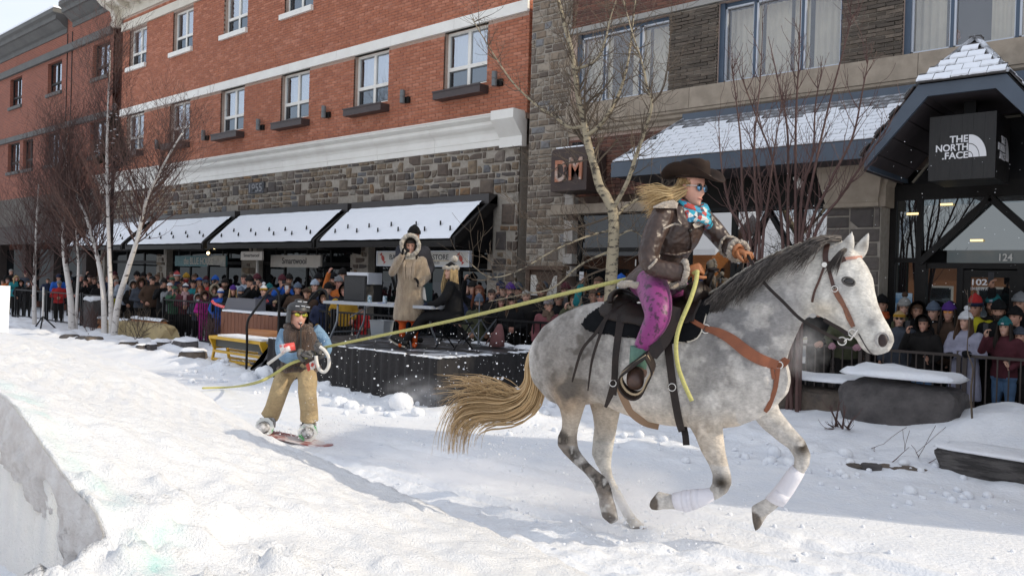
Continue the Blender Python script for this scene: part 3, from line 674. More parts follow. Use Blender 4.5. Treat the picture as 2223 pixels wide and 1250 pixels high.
for a, b in zip(xs, xs[1:]): con.box(a + .004, b - .004, YC - .16, YC + .1, 4.96, 5.33)
con.build('sill_band', concrete, C_)
mo = MB(); mo.loft([[(x, YC + a, z) for a, z in [(0, 4.72), (-.05, 4.72), (-.05, 4.79), (-.10, 4.83), (-.10, 4.88), (-.14, 4.91), (-.14, 4.955), (0, 4.955)]] for x in (-10.36, 9)]); mo.build('sill_moulding', concrete, C_)
for k, x in enumerate(wc_x):
    f = MB(); w, z0, z1, y0, y1 = 2.17, 5.345, 6.775, YC + .08, YC + .17; t = .05
    f.box(x, x + t * 1.8, y0 - .05, y1, z0, z1); f.box(x + w - t, x + w, y0, y1, z0, z1); f.box(x + t * 1.8, x + w - t, y0, y1, z0, z0 + t * .7); f.box(x + t * 1.8, x + w - t, y0, y1, z1 - t * 1.4, z1)
    ms = [x + .66, x + 1.5]
    for m_x in ms: f.box(m_x - .03, m_x + .015, y0 - .02, y1, z0 + t * .7, z1 - t * 1.4)
    wd = f.build('window', blue_frame, C_)
    e = MB(); xs = [x + t * 1.8] + ms + [x + w - t]
    for i in range(3):
        a, b = xs[i] + (.016 if i else 0), xs[i + 1] - (.031 if i < 2 else 0)
        for c in ((a, a + .03, z0 + .04, z1 - .07), (b - .012, b, z0 + .04, z1 - .07), (a, b, z0 + .035, z0 + .065), (a, b, z1 - .1, z1 - .07)): e.box(c[0], c[1], y0 - .012, y0 + .04, c[2], c[3])
        MB().box(a + .03, b - .012, y0 + .045, y0 + .05, z0 + .06, z1 - .09).build('pane', pane_c, wd)
    e.build('trim', alu, wd)
    spans = [[(0, .64), (1.1, 1.5), (1.54, 2.1)], [(.05, .64), (.7, 1.15), (1.2, 1.48), (1.54, 2.12)], [(.05, .5), (1.1, 2.1)], [(0, .9), (1.3, 2.1)], [(.1, 2.)]][k]
    for i, (a, b) in enumerate(spans): drape(x + a, x + b, z0, z1 - .05, y1 + .22 + .02 * i, .018, .11, k * 5 + i).build('curtain', curtain, wd)
    MB().box(x - .3, x + w + .3, YC + .95, YC + .99, 5.1, 7).build('room', mat('room_grey', (.16, .155, .15), rough=.9), wd)
# lower left shopfront behind the aspen
MB().box(-10.7, -8.0, YC - .12, YC + .1, 3.15, 3.34).build('beam', concrete, C_)
MB().box(-10.15, -7.0, YC + .45, YC + .5, 0, 3.15).build('room', room_dark, C_)
fr = MB()
for x in (-10.16, -9.3, -8.3, -7.45): fr.box(x, x + .09, YC + .1, YC + .2, 0, 3.15)
for z in (.5, 2.4): fr.box(-10.07, -7.4, YC + .11, YC + .19, z, z + .08)
sf = fr.build('shopfront', dark_frame, C_)
for a, b in ((-10.07, -9.3), (-9.21, -8.3), (-8.21, -7.45)): MB().box(a, b, YC + .14, YC + .146, .58, 2.4).build('pane', pane_shop, sf); MB().box(a, b, YC + .14, YC + .146, 2.48, 3.14).build('pane', pane_shop, sf)
text('13', (-8.75, YC + .09, 2.12), (1, 0, 0), (0, 0, 1), .13, .16, sign_white, sf, .003, .004); text('BANFF', (-8.72, YC + .09, 1.97), (1, 0, 0), (0, 0, 1), .08, .3, sign_white, sf, .003, .002)
# canopy roof with slates
MB().prism([(-8.2, 11.8, 3.84), (-3.83, 11.8, 3.84), (-3.0, 13.22, 4.76), (-7.62, 13.22, 4.76)], (0, .03, -.07)).build('canopy_deck', dark_frame, C_); MB().prism([(-1.53, 11.8, 3.84), (6, 11.8, 3.84), (6, 13.22, 4.76), (-2.4, 13.22, 4.76)], (0, .03, -.07)).build('canopy_deck', dark_frame, C_)
for xa, xb in ((-8.22, -3.82), (-1.54, 6)): MB().box(xa, xb, 11.74, 11.79, 3.6, 3.85).build('fascia', blue_steel, C_)
MB().prism([(-8.22, 11.79, 3.6), (-8.22, 11.79, 3.85), (-7.64, 13.2, 4.78), (-7.64, 13.28, 3.6)], (.03, 0, 0)).build('fascia', blue_steel, C_)
MB().box(-8.19, -3.82, 11.79, 13.2, 3.6, 3.63).build('canopy_soffit', soffit, C_)
MB().box(-7.66, 6, 13.12, 13.2, 4.72, 4.86).build('flashing', blue_steel, C_)
def slates(par, org, along, up, ncol, nrow, w, hh, ok, dusted=3, seed=0, thick=.014):
    """slates on a roof plane: org corner, along the eave, up the slope"""
    rr = random.Random(seed); a, u = Vector(along).normalized(), Vector(up).normalized(); n = a.cross(u); 
    if n.z < 0: n = -n
    var = []
    for sv in range(4):
        mb = MB(); l0 = -(w - .006) / 2; l1 = -l0; L = hh * 1.35
        mb.add([V(*p) for p in ()], [])
        P = lambda x, y, z: a * x + u * y + n * z
        mb.obox(P(0, L / 2, thick / 2 + .004), a * l1, u * (L / 2), n * (thick / 2))
        if sv < 3:
            mb.m = 1; o = .012 + .006 * sv; q = .016 + .005 * sv; N = 5
            lo_ = [P(l0 + (l1 - l0) * i / N, o + rr.uniform(-.008, .012), thick + .005) for i in range(N + 1)]; hi_ = [P(l0 + (l1 - l0) * i / N, hh * .99, thick + .004) for i in range(N + 1)]
            lt = [p + n * (q * .8) + u * .012 for p in lo_]; ht = [p + n * (q * .5) for p in hi_]
            mb.loft([lo_, lt, ht, hi_], cap=False, closed=False)
        me = mb.mesh('slate'); me.materials.append(slate if sv < 3 else slate_dusted); me.materials.append(snowroof); var.append(me)
    cnt = 0
    for r in range(nrow):
        for c in range(-1, ncol + 1):
            x = (c + .5 * (r % 2) + .5) * w; y = r * hh
            if not ok(x, y): continue
            sv = 3 if r >= nrow - dusted + (rr.random() < .3) - (rr.random() < .2) else rr.randrange(3)
            o = link('slate', var[sv], par); o.location = Vector(org) + a * x + u * y + n * (.004 + .01 * 0); cnt += 1
    return cnt
def rot_lift(me): return me
roofm = MB().prism([(-8.15, 11.84, 3.862), (-3.85, 11.84, 3.862), (-3.1, 13.1, 4.685), (-7.66, 13.1, 4.685)], (0, .004, -.006)).build('canopy_roof', slate, C_)
upv = Vector((0, 1.42, .92)).normalized()
slates(roofm, (-8.2, 11.77, 3.845), (1, 0, 0), upv, 33, 12, .21, .135, lambda x, y: x > .06 + y * .335 and x < 6.3 and not (4.45 + y * .42 < x < 6.5), 3, 5)
MB().bar((-8.19, 11.76, 3.87), (-7.63, 13.18, 4.8), .05, .03).build('hip_cap', slate_dusted, C_)
# entrance gable
gb = MB().prism([(-3.81, 11.25, 3.57), (-3.17, 11.25, 4.40), (-2.19, 11.25, 4.40), (-1.55, 11.25, 3.57), (-1.55, 11.25, 3.385), (-2.30, 11.25, 4.245), (-3.06, 11.25, 4.245), (-3.81, 11.25, 3.385)], (0, .05, 0)).build('gable_fascia', blue_steel, C_)
for s in (-1, 1):
    X = lambda d: -2.68 + s * d
    MB().prism([(X(1.17), 11.27, 3.545), (X(.50), 11.27, 4.405), (X(0), 11.92, 5.04), (X(0), 13.25, 5.04), (X(1.17), 13.25, 3.545)], (0, 0, -.03)).build('gable_deck', dark_frame, C_)
    gs = MB().prism([(X(1.15), 11.3, 3.58), (X(.5), 11.3, 4.41), (X(.02), 11.92, 5.03), (X(.02), 13.2, 5.03), (X(1.15), 13.2, 3.58)], (0, 0, .006)).build('gable_slope', slate, C_)
    up2 = Vector((-s * 1.15, 0, 1.47)).normalized()
    slates(gs, (X(1.19), 11.24, 3.55), (0, 1, 0), up2, 9, 13, .2, .145, lambda x, y: x > .08 + max(0, (y - 1.09) * .78) and x < 1.95, 0, 7 + s)
    MB().bar((X(.49), 11.24, 4.44), (X(0), 11.9, 5.09), .06, .04).build('hip_cap', slate_dusted, C_)
    for k in range(5):       # soffit boards
        a, b = .26 + k * .18, .26 + (k + 1) * .18 - .012
        z = lambda d: 4.24 - (d - .38) * 1.155
        MB().prism([(X(max(a, .36)), 11.3, z(max(a, .36))), (X(b), 11.3, z(b)), (X(b), 11.3, z(b) + .02), (X(max(a, .36)), 11.3, z(max(a, .36)) + .02)], (0, 1.65, 0)).build('soffit_board', soffit, C_) if b > .38 else None
hip = MB().prism([(-3.17, 11.24, 4.42), (-2.19, 11.24, 4.42), (-2.68, 11.91, 5.05)], (0, .004, -.006)).build('gable_hip', slate, C_)
uph = Vector((0, .67, .63)).normalized()
slates(hip, (-3.19, 11.2, 4.405), (1, 0, 0), uph, 5, 6, .2, .15, lambda x, y: .08 + y * .5 < x < .94 - y * .5, 0, 12)
MB().box(-2.75, -2.61, 11.86, 12.02, 5.05, 5.09).build('ridge_cap', slate, C_)
MB().box(-3.1, -2.26, 11.3, 12.95, 4.245, 4.26).build('soffit_board', soffit, C_)
MB().prism([(-3.7, 12.95, 3.35), (-3.02, 12.95, 4.24), (-2.34, 12.95, 4.24), (-1.66, 12.95, 3.35)], (0, .05, 0)).build('gable_wall', black_metal, C_)
tr = MB(); tr.bar((-3.68, 12.93, 3.37), (-3.03, 12.93, 4.2), .03, .03); tr.bar((-3.03, 12.93, 4.2), (-2.33, 12.93, 4.2), .03, .03); tr.build('gable_trim', mat('trim_brass', (.2, .18, .14), rough=.5), C_)
for sxx in (-3.78, -1.58): MB().prism([(sxx - .02, 11.3, 3.37), (sxx + .02, 11.3, 3.37), (sxx + .02, 13.0, 3.37), (sxx - .02, 13.0, 3.37)], (0, 0, .18)).build('eave_board', blue_steel, C_)
# lettered cube sign
cs = thing('cube_sign', 'black timber cube sign with white THE NORTH FACE lettering under the entrance gable', 'sign', (-2.7, 11.9, 3.2))
blackwood = mat('black_wood', (.008, .0075, .0075), (.016, .015, .0145), scale=5, stretch=(6, 6, 1), rough=.55)
for i in range(6): MB().box(-3.09 + i * .1267 + .0006, -3.09 + (i + 1) * .1267 - .0006, 11.5, 11.515, 3.2, 4.02).build('plank', blackwood, cs)
for i in range(6): MB().box(-2.345, -2.33, 11.515 + i * .1267 + .002, 11.515 + (i + 1) * .1267 - .002, 3.2, 4.02).build('plank', blackwood, cs)
MB().box(-3.085, -2.345, 11.515, 12.27, 3.2, 4.02).build('body', black_metal, cs); MB().box(-2.78, -2.64, 11.85, 11.95, 4.02, 4.3).build('hanger', black_metal, cs)
letter_w = mat('letter_white', (.78, .78, .8), rough=.5)
def logo(o, xd, nd, k, par, m):
    o, xd, ud, nd = Vector(o), Vector(xd), Vector((0, 0, 1)), Vector(nd)
    for s, x, z, w, h in (('THE', .243, .466, .21, .088), ('NORTH', .085, .362, .37, .09), ('FACE', .192, .262, .265, .088)):
        text(s, o + xd * x * k + ud * z + nd * .004, xd, ud, h, w * k, m, par, .004, .022)
    oz = .27
    for r0, r1 in ((.62, 1.), (.27, .585), (0, .235)):
        n = 12; pts = [o + xd * (.462 + .2 * r1 * math.sin(t)) * k + ud * (oz + .285 * r1 * math.cos(t)) for t in (math.pi / 2 * i / n for i in range(n + 1))]
        pts += [o + xd * (.462 + .2 * r0 * math.sin(t)) * k + ud * (oz + .285 * r0 * math.cos(t)) for t in (math.pi / 2 * i / n for i in range(n, -1, -1))] if r0 else [o + xd * .462 * k + ud * oz]
        mb = MB(); h = len(pts)
        P = [p + nd * .004 for p in pts]; Q = [p + nd * .010 for p in pts]
        if r0:
            for i in range(n):
                a, b, c, d = i, i + 1, h - 2 - i, h - 1 - i; mb.add([Q[a], Q[b], Q[c], Q[d], P[a], P[b], P[c], P[d]], [(0, 1, 2, 3), (0, 4, 5, 1), (2, 6, 7, 3)])
        else: mb.add(Q, [list(range(h))])
        mb.build('dome_emblem', m, par)
    MB().ell(o + xd * .17 * k + ud * .272 + nd * .004, .012, 8, 5).build('dot', m, par)
logo((-3.09, 11.498, 3.2), (1, 0, 0), (0, -1, 0), 1, cs, letter_w)
logo((-2.328, 11.53, 3.2), (0, 1, 0), (1, 0, 0), 1, cs, letter_w)
# signboard band, shop windows, column, entrance
MB().box(-7.2, -4.82, 12.86, 12.95, 3.1, 3.6).build('signboard', mat('signboard', (.008, .007, .006), rough=.6, spec=.2), C_)
MB().box(-7.4, -4.5, 12.8, 12.95, 3.06, 3.11).build('signboard_ledge', black_metal, C_)
fr = MB()
for x in (-7.4, -6.55, -5.42, -4.62): fr.box(x, x + .09, 12.95, 13.05, 0, 3.06)
fr.box(-7.31, -4.62, 12.96, 13.04, .5, .58)
for p, q in (((-6.45, 12.93, 1.9), (-5.9, 12.93, 3.05)), ((-5.9, 12.93, 3.05), (-5.2, 12.93, 1.9))): fr.bar(p, q, .05, .07, (0, 1, 0))
sf = fr.build('shopfront', dark_frame, C_)
for a, b in ((-7.31, -6.55), (-6.46, -5.42), (-5.33, -4.62)): MB().box(a, b, 12.99, 12.996, .58, 3.05).build('pane', pane_bright, sf)
MB().box(-7.4, 6, 13.25, 13.29, 0, 3.6).build('room', room_dark, C_)
col = MB(); col.loft([[(x, y, z) for x, y in ((c - w, 12.45 - d), (c + w, 12.45 - d), (c + w, 12.9), (c - w, 12.9))] for z, c, w, d in ((3.0, -4.4, .40, .0), (3.06, -4.4, .40, .0), (3.06, -4.4, .38, -.02), (3.5, -4.4, .47, .12), (3.52, -4.4, .47, .12), (3.6, -4.4, .47, .12))]); col.build('capital', concrete, C_)
cb = MB(); cb.loft([[(x, y, z) for x, y in ((-3.97 - w, 12.5), (-3.97 + w, 12.5), (-3.97 + w, 12.9), (-3.97 - w, 12.9))] for z, w in ((3.0, .05), (3.3, .05), (3.6, .16))]); cb.build('capital', concrete, C_)
pier = MB().box(-4.78, -3.99, 12.55, 12.95, 0, 3.0).build('pier', mortar_grey, C_)
ash = mat('ashlar', (.1, .088, .08), islands=[(0, (.13, .112, .1)), (.5, (.085, .075, .07)), (1, (.165, .142, .125))], col2=(.06, .052, .05), scale=6, lo=.4, hi=.8, rough=.9, bump=.5, bscale=18, bdist=.02)
rubble(pier, ash, -4.78, -3.99, 0, 3.0, 12.55, (.19, .22), (.34, .5), single=80, seed=51, rough=.008, proud=(.02, .035), merge=0)
fr = MB(); y = 12.95
for x in (-3.98, -3.62, -1.75): fr.box(x, x + .08, y, y + .1, 0, 3.15)
fr.box(-3.99, -1.35, y - .01, y + .11, 3.12, 3.35); fr.box(-3.9, -3.62, y + .01, y + .09, 2.2, 2.27); fr.box(-3.54, -1.75, y + .01, y + .09, 2.12, 2.2)
for s in (-1, 1): fr.bar((-2.66 + s * .88, y - .03, 2.2), (-2.66, y - .03, 3.1), .09, .1, (0, 1, 0)); fr.bar((-2.66 + s * .62, y + .4, 2.2), (-2.66, y + .4, 2.85), .05, .06, (0, 1, 0))
fr.box(-3.54, -3.46, y - .03, y + .07, 0, 2.2); fr.box(-2.32, -2.24, y, y + .08, 0, 2.12); fr.box(-3.06, -2.98, y, y + .08, 0, 2.12)
ent = fr.build('entrance_frame', dark_frame, C_)
pane_ent = glass('pane_entrance', (.8, .88, .9), .2, .0, (.012, .012, .013), .015)
for a, b, c, d in ((-3.9, -3.62, .1, 2.2), (-3.9, -3.62, 2.27, 3.12), (-3.54, -1.75, 2.38, 3.12), (-3.46, -3.06, .1, 2.12), (-1.67, -1.36, .1, 3.1)): MB().box(a, b, y + .04, y + .046, c, d).build('pane', pane_ent, ent)
MB().box(-3.2, -1.9, y + .02, y + .05, 2.2, 2.38).build('transom', mat('transom', (.2, .2, .18), (.12, .15, .15), scale=2, rough=.3), ent)
text('124', (-2.54, y + .01, 2.23), (1, 0, 0), (0, 0, 1), .1, .16, sign_white, ent, .008, .012, 'numerals'); 
for a, b in ((-2.98, -2.32), (-2.24, -1.75)):
    d = MB(); e = .09; d.box(a, a + e, y + .02, y + .07, .05, 2.1); d.box(b - e, b, y + .02, y + .07, .05, 2.1); d.box(a + e, b - e, y + .02, y + .07, .05, .3); d.box(a + e, b - e, y + .02, y + .07, 2.0, 2.1); d = d.build('door', dark_frame, ent)
    MB().box(a + e, b - e, y + .04, y + .046, .3, 2.0).build('pane', pane_ent, d)
    if a < -2.9: text('102', (-2.87, y + .03, 1.89), (1, 0, 0), (0, 0, 1), .085, .19, letter_w, d, .002, .018, 'numerals'); text('124 BANFF AVE', (-2.885, y + .03, 1.82), (1, 0, 0), (0, 0, 1), .04, .25, letter_w, d, .002, .004)
poster = MB().box(-3.88, -3.65, y + .025, y + .03, 1.45, 1.75).build('poster', mat('poster', (.1, .3, .55), (.6, .75, .85), scale=14, rough=.5), ent)
text('WELCOME', (-3.88, y + .02, 1.3), (1, 0, 0), (0, 0, 1), .06, .24, mat('sign_blue', (.25, .5, .7)), ent, .002, .004)
fl = thing('flood_light', 'small white flood light under the slate canopy eave', 'lamp', (-5.2, 12.5, 3.45)); MB().tube([(-5.25, 12.42, 3.5), (-5.17, 12.5, 3.36)], [.035, .07], 10).build('shade', sign_white, fl); MB().bar((-5.24, 12.44, 3.5), (-5.24, 12.44, 3.62), .02, .02).build('bracket', black_metal, fl)
for x, z in ((-3.3, 3.02), (-2.9, 2.5), (-3.75, 2.9)):
    t = thing('ceiling_lamp', {-3.3: 'lit shop lamp behind the entrance glass, top left', -2.9: 'lit shop lamp behind the entrance truss', -3.75: 'lit shop lamp in the narrow side pane'}[x], 'lamp', (x, 12.94, z)); MB().box(x, x + .16, 12.93, 12.94, z, z + .03).build('diffuser', mat('shop_light', (1, .85, .5), emit=((1, .75, .35), 1.2)), t)
# D&M sign
dm = thing('hanging_sign', 'rusty brown metal sign with raised D&M letters behind the aspen', 'sign', (-9.8, 12.8, 3.54))
rust = mat('rust_plate', (.035, .022, .02), (.055, .032, .026), scale=3, rough=.6)
x0, x1, z0, z1, r_ = -10.25, -9.38, 3.54, 4.37, .1; pts = []
for cx_, cz_, a0 in ((x1 - r_, z1 - r_, 0), (x0 + r_, z1 - r_, 90)): pts += [(cx_ + r_ * math.cos(R(a0 + 15 * i)), 12.6, cz_ + r_ * math.sin(R(a0 + 15 * i))) for i in range(7)]
pts += [(x0, 12.6, z0), (x1, 12.6, z0)]
MB().prism(pts[::-1], (0, .62, 0)).build('box', rust, dm)
lm = mat('worn_orange', (.4, .16, .09), (.5, .4, .34), scale=4, lo=.45, hi=.6, rough=.7)
text('D', (-10.13, 12.595, 3.72), (1, 0, 0), (0, 0, 1), .42, .27, lm, dm, .025, .02); text('M', (-9.79, 12.595, 3.74), (1, 0, 0), (0, 0, 1), .43, .31, lm, dm, .025, .02); text('&', (-9.91, 12.57, 3.83), (1, 0, 0), (0, 0, 1), .17, .13, rust, dm, .02, .01)
MB().box(-10.15, -9.5, 12.62, 13.0, 4.372, 4.4).build('snow_cap', snowroof, dm); MB().box(-9.9, -9.7, 12.8, 13.0, 4.37, 4.5).build('bracket', black_metal, dm)
# timber stand under the aspen
st = thing('timber_stand', 'brown timber stand with two white angled panels behind the crowd', 'stand', (-10.2, 12.4, 0))
wd = mat('brown_timber', (.09, .05, .03), (.06, .035, .022), scale=4, stretch=(1, 1, 6), rough=.7)
for x in (-10.62, -9.82): MB().box(x, x + .1, 12.35, 12.5, 0, 2.0).build('post', wd, st)
MB().box(-10.52, -9.82, 12.4, 12.44, .9, 2.0).build('panel', wd, st); MB().box(-10.68, -9.66, 12.32, 12.52, 2.0, 2.08).build('cap', wd, st)
for a in (((-10.5, 1.5), (-10.2, 1.5), (-10.38, 1.9), (-10.5, 1.9)), ((-10.1, 1.5), (-9.84, 1.5), (-9.84, 1.9), (-9.92, 1.88))): MB().prism([(x, 12.39, z) for x, z in a], (0, -.02, 0)).build('panel', mat('white_panel', (.55, .52, .47), rough=.8), st)
# ============================================================ across the street (seen in the shop glass) and beyond the frame
def chalet(x0, x1, y, h, lab, wallm, seed):
    t = thing('chalet', lab, 'building', ((x0 + x1) / 2, y, 0)); b = MB().box(x0, x1, y - 7, y, 0, h).build('wall', wallm, t)
    MB().prism([(x0 - .5, y + .6, h - .2), (x1 + .5, y + .6, h - .2), (x1 + .5, y - 3.5, h + 2.2), (x0 - .5, y - 3.5, h + 2.2)], (0, 0, .3)).build('roof', snowroof, t)
    MB().prism([(x0 - .5, y - 7.6, h - .2), (x1 + .5, y - 7.6, h - .2), (x1 + .5, y - 3.5, h + 2.2), (x0 - .5, y - 3.5, h + 2.2)], (0, 0, .3)).build('roof', snowroof, t)
    n = int((x1 - x0) / 2.2)
    for i in range(n):
        xx = x0 + .7 + i * (x1 - x0 - 1) / n; w = MB().box(xx, xx + 1.1, y, y + .06, .8, 2.1).build('window', sign_white, b); MB().box(xx + .08, xx + 1.02, y + .06, y + .07, .88, 2.02).build('pane', pane_low, w)
chalet(-31, -20.5, -12.5, 3.6, 'orange timber chalet across the street seen in the shop glass', wood_or, 1)
chalet(-19, -12, -13.5, 3.2, 'green boarded chalet across the street seen in the shop glass', mat('green_board', (.03, .14, .08), rough=.7), 2)
chalet(-11, -2, -12.5, 3.4, 'orange brick lodge across the street seen in the shop glass', mat('lodge', (.35, .15, .07), rough=.8), 3)
# plywood-clad tower added out of view; it casts the shade band on the track
tw = thing('camera_tower', 'plywood clad camera tower on the kerb to the right', 'tower', (.2, 8.8, 0))
ply = mat('plywood', (.36, .25, .15), (.3, .2, .12), scale=3, rough=.8)
TX, TY = .2, 8.8
tm = Matrix.Rotation(math.atan2(SUN.y, SUN.x), 3, 'Z')
for sx in (-1, 1):
    for sy in (-1, 1): p = Vector((TX, TY, 0)) + tm @ Vector((sx * .9, sy * .95, 0)); MB().tube([p, p + Vector((0, 0, 4.6))], .03, 8).build('post', grey_metal, tw)
for lv, (z0, z1) in enumerate(((.15, 1.9), (1.95, 4.4))):
    for d, hx, hy in ((Vector((-.95, 0, 0)), .01, .95), (Vector((.95, 0, 0)), .01, .95), (Vector((0, -1, 0)), .9, .01), (Vector((0, 1, 0)), .9, .01)):
        MB().obox(Vector((TX, TY, (z0 + z1) / 2)) + tm @ d, tm @ Vector((hx, 0, 0)), tm @ Vector((0, hy, 0)), (0, 0, (z1 - z0) / 2)).build('panel', ply, tw)
# ============================================================ horse
TH = R(12); HD = Vector((math.cos(TH), math.sin(TH), 0)); HN = Vector((-math.sin(TH), math.cos(TH), 0)); HP0 = Vector((-3.2, 4.95, 0)); CAM = Vector((0, 0, EYE))
def HP(px, py, lat=0.):
    """where the sight line of a measured point meets the horse's own side plane, `lat` metres to its far side"""
    r = Vector(ray(px, py)); t = ((HP0 + HN * lat - CAM).dot(HN)) / r.dot(HN); return CAM + r * t
def SZ(p): q = Vector(p) - HP0; return q.dot(HD), q.z
def hring(a, b, w, lat=0., n=16, sq=1.0, shrink=1.0):
    A, B = HP(*a, lat), HP(*b, lat); c = (A + B) / 2; v = (A - B) / 2
    if shrink != 1: h = v.dot(HD); v = v - HD * h * (1 - shrink)
    return [c + v * math.copysign(abs(math.cos(t)) ** sq, math.cos(t)) + HN * w * math.copysign(abs(math.sin(t)) ** sq, math.sin(t)) for t in (2 * math.pi * k / n for k in range(n))]
def hloft(mb, st, lat=0., shrink=1.0, sq=1.0, n=16): mb.loft([hring(a, b, w, lat, n, sq, shrink) for a, b, w in st])
torso = [((1157, 765), (1159, 795), .05), ((1167, 735), (1176, 842), .17), ((1192, 702), (1204, 872), .24), ((1228, 677), (1238, 886), .275), ((1264, 662), (1274, 878), .285),
         ((1300, 654), (1310, 874), .285), ((1350, 655), (1350, 895), .295), ((1400, 664), (1400, 915), .305), ((1450, 668), (1450, 924), .30), ((1500, 664), (1500, 928), .285),
         ((1548, 645), (1552, 932), .26), ((1592, 640), (1602, 926), .25), ((1634, 655), (1648, 908), .235), ((1674, 715), (1683, 884), .205), ((1700, 770), (1708, 856), .13), ((1711, 800), (1715, 832), .05)]
neckst = [((1545, 655), (1690, 850), .17), ((1572, 632), (1706, 795), .155), ((1608, 605), (1714, 762), .135), ((1652, 578), (1728, 730), .115), ((1700, 553), (1742, 700), .10), ((1748, 535), (1760, 682), .09), ((1796, 521), (1778, 668), .085), ((1830, 520), (1800, 650), .07)]
headst = [((1826, 524), (1775, 588), .06), ((1848, 536), (1766, 625), .088), ((1868, 556), (1763, 655), .1), ((1884, 578), (1768, 682), .106), ((1896, 604), (1786, 690), .1), ((1900, 632), (1806, 700), .086),
          ((1907, 660), (1828, 712), .074), ((1918, 686), (1846, 724), .064), ((1931, 708), (1858, 736), .06), ((1940, 727), (1868, 754), .063), ((1942, 740), (1882, 766), .058), ((1936, 754), (1902, 771), .04), ((1930, 763), (1914, 769), .015)]
nhind = [((1180, 770), (1310, 770), .10), ((1176, 805), (1304, 800), .125), ((1180, 838), (1293, 836), .12), ((1196, 862), (1281, 864), .098), ((1212, 884), (1272, 885), .075), ((1218, 908), (1264, 908), .058), ((1218, 927), (1257, 930), .05), ((1208, 947), (1255, 952), .047),
         ((1207, 965), (1259, 974), .044), ((1221, 983), (1267, 988), .038), ((1243, 1005), (1282, 1006), .033), ((1267, 1025), (1300, 1023), .032), ((1284, 1046), (1320, 1038), .037), ((1293, 1066), (1329, 1061), .042), ((1298, 1082), (1333, 1079), .036), ((1298, 1095), (1340, 1101), .043), ((1306, 1120), (1344, 1124), .052), ((1326, 1136), (1342, 1131), .04)]
fhind = [((1255, 800), (1360, 800), .10), ((1270, 850), (1354, 866), .11), ((1284, 900), (1349, 897), .085), ((1287, 926), (1344, 921), .062), ((1284, 950), (1338, 955), .05), ((1281, 984), (1332, 988), .045), ((1292, 1007), (1329, 1012), .036), ((1304, 1026), (1331, 1030), .032),
         ((1319, 1051), (1337, 1047), .033), ((1336, 1088), (1355, 1079), .036), ((1354, 1121), (1371, 1108), .036), ((1366, 1141), (1386, 1127), .04), ((1370, 1154), (1402, 1140), .048), ((1378, 1164), (1408, 1158), .045)]
nfore = [((1470, 800), (1600, 800), .10), ((1480, 860), (1585, 850), .11), ((1484, 912), (1574, 918), .088), ((1505, 946), (1576, 950), .068), ((1518, 978), (1579, 980), .056), ((1535, 1006), (1585, 1010), .05), ((1544, 1028), (1590, 1030), .051), ((1543, 1046), (1592, 1050), .05), ((1540, 1054), (1582, 1070), .047), ((1538, 1060), (1560, 1083), .04),
         ((1522, 1063), (1532, 1092), .033), ((1492, 1070), (1500, 1101), .031), ((1464, 1073), (1470, 1105), .04), ((1441, 1069), (1443, 1105), .035), ((1428, 1065), (1432, 1107), .046), ((1412, 1086), (1417, 1106), .05)]
ffore = [((1600, 860), (1690, 830), .10), ((1632, 905), (1690, 868), .095), ((1652, 928), (1696, 892), .08), ((1690, 959), (1724, 928), .064), ((1710, 973), (1750, 956), .054), ((1722, 993), (1763, 986), .052), ((1720, 1010), (1760, 1010), .046), ((1715, 1020), (1744, 1034), .036),
         ((1692, 1048), (1716, 1066), .033), ((1667, 1078), (1696, 1096), .041), ((1646, 1087), (1686, 1106), .036), ((1628, 1098), (1668, 1120), .046), ((1632, 1128), (1658, 1134), .05), ((1639, 1152), (1650, 1146), .035)]
hm = MB(); hloft(hm, torso, 0, sq=.9); hloft(hm, neckst, 0); hloft(hm, headst, 0, sq=.92)
hloft(hm, nhind, -.15, .86); hloft(hm, fhind, .14, .86); hloft(hm, nfore, -.15, .86); hloft(hm, ffore, .14, .86)
for cx_, cy_, lat, r in ((1232, 760, -.16, .17), (1240, 790, .16, .17), (1600, 800, -.13, .16), (1610, 800, .13, .16), (1790, 650, -.06, .062), (1790, 650, .06, .062)):
    hm.ell(HP(cx_, cy_, lat), (r, r * .8, r * 1.15), 14, 9)
def ear(mb, b0, b1, tip, lat):
    B0, B1, T = HP(*b0, lat), HP(*b1, lat), HP(*tip, lat); c0 = (B0 + B1) / 2; w = (B1 - B0) / 2; rings = []
    for i in range(6):
        t = i / 5; k = (1 - t) ** .6 * (1 + .35 * math.sin(math.pi * min(1, t * 1.4))); c = c0.lerp(T, t) - HD * .0
        rings.append([c + w * k * math.cos(a) + HN * .028 * k * math.sin(a) for a in (2 * math.pi * j / 10 for j in range(10))])
    mb.loft(rings)
ear(hm, (1816, 548), (1849, 550), (1852, 499), -.055); ear(hm, (1848, 552), (1876, 560), (1889, 499), .05)
hbody = remesh(hm, .0115, 3, .5)
nv = len(hbody.vertices); co = np.zeros(nv * 3); hbody.vertices.foreach_get('co', co); co = co.reshape(-1, 3)
rel = co - np.array(HP0); hs = rel @ np.array(HD); hl = rel @ np.array(HN); hz = co[:, 2]
def _sz(px, py, lat=0): return SZ(HP(px, py, lat))
colr = np.tile(np.array([.52, .495, .465]), (nv, 1))
def tint(c, w):
    global colr
    colr = colr * (1 - w[:, None]) + np.array(c)[None] * w[:, None]
def blob(px, py, r, lat=0, ry=None):
    if lat == 0: lat = -.26 if px < 1690 else -.09
    s, z = _sz(px, py, lat); return np.exp(-(((hs - s) / r) ** 2 + ((hz - z) / (ry or r)) ** 2) * 1.2)
n1 = fbm(hs * 7, hz * 7, 4, .6); n2 = fbm(hs * 22 + 3, hz * 16, 3, .6); n3 = fbm(hs * 3 + 9, hz * 3, 3)
mott = sstep(.40, .58, n1)
tint((.17, .155, .145), np.minimum(1, 1.6 * blob(1232, 775, .27, 0, .38)) * (.5 + .5 * mott) * .92)
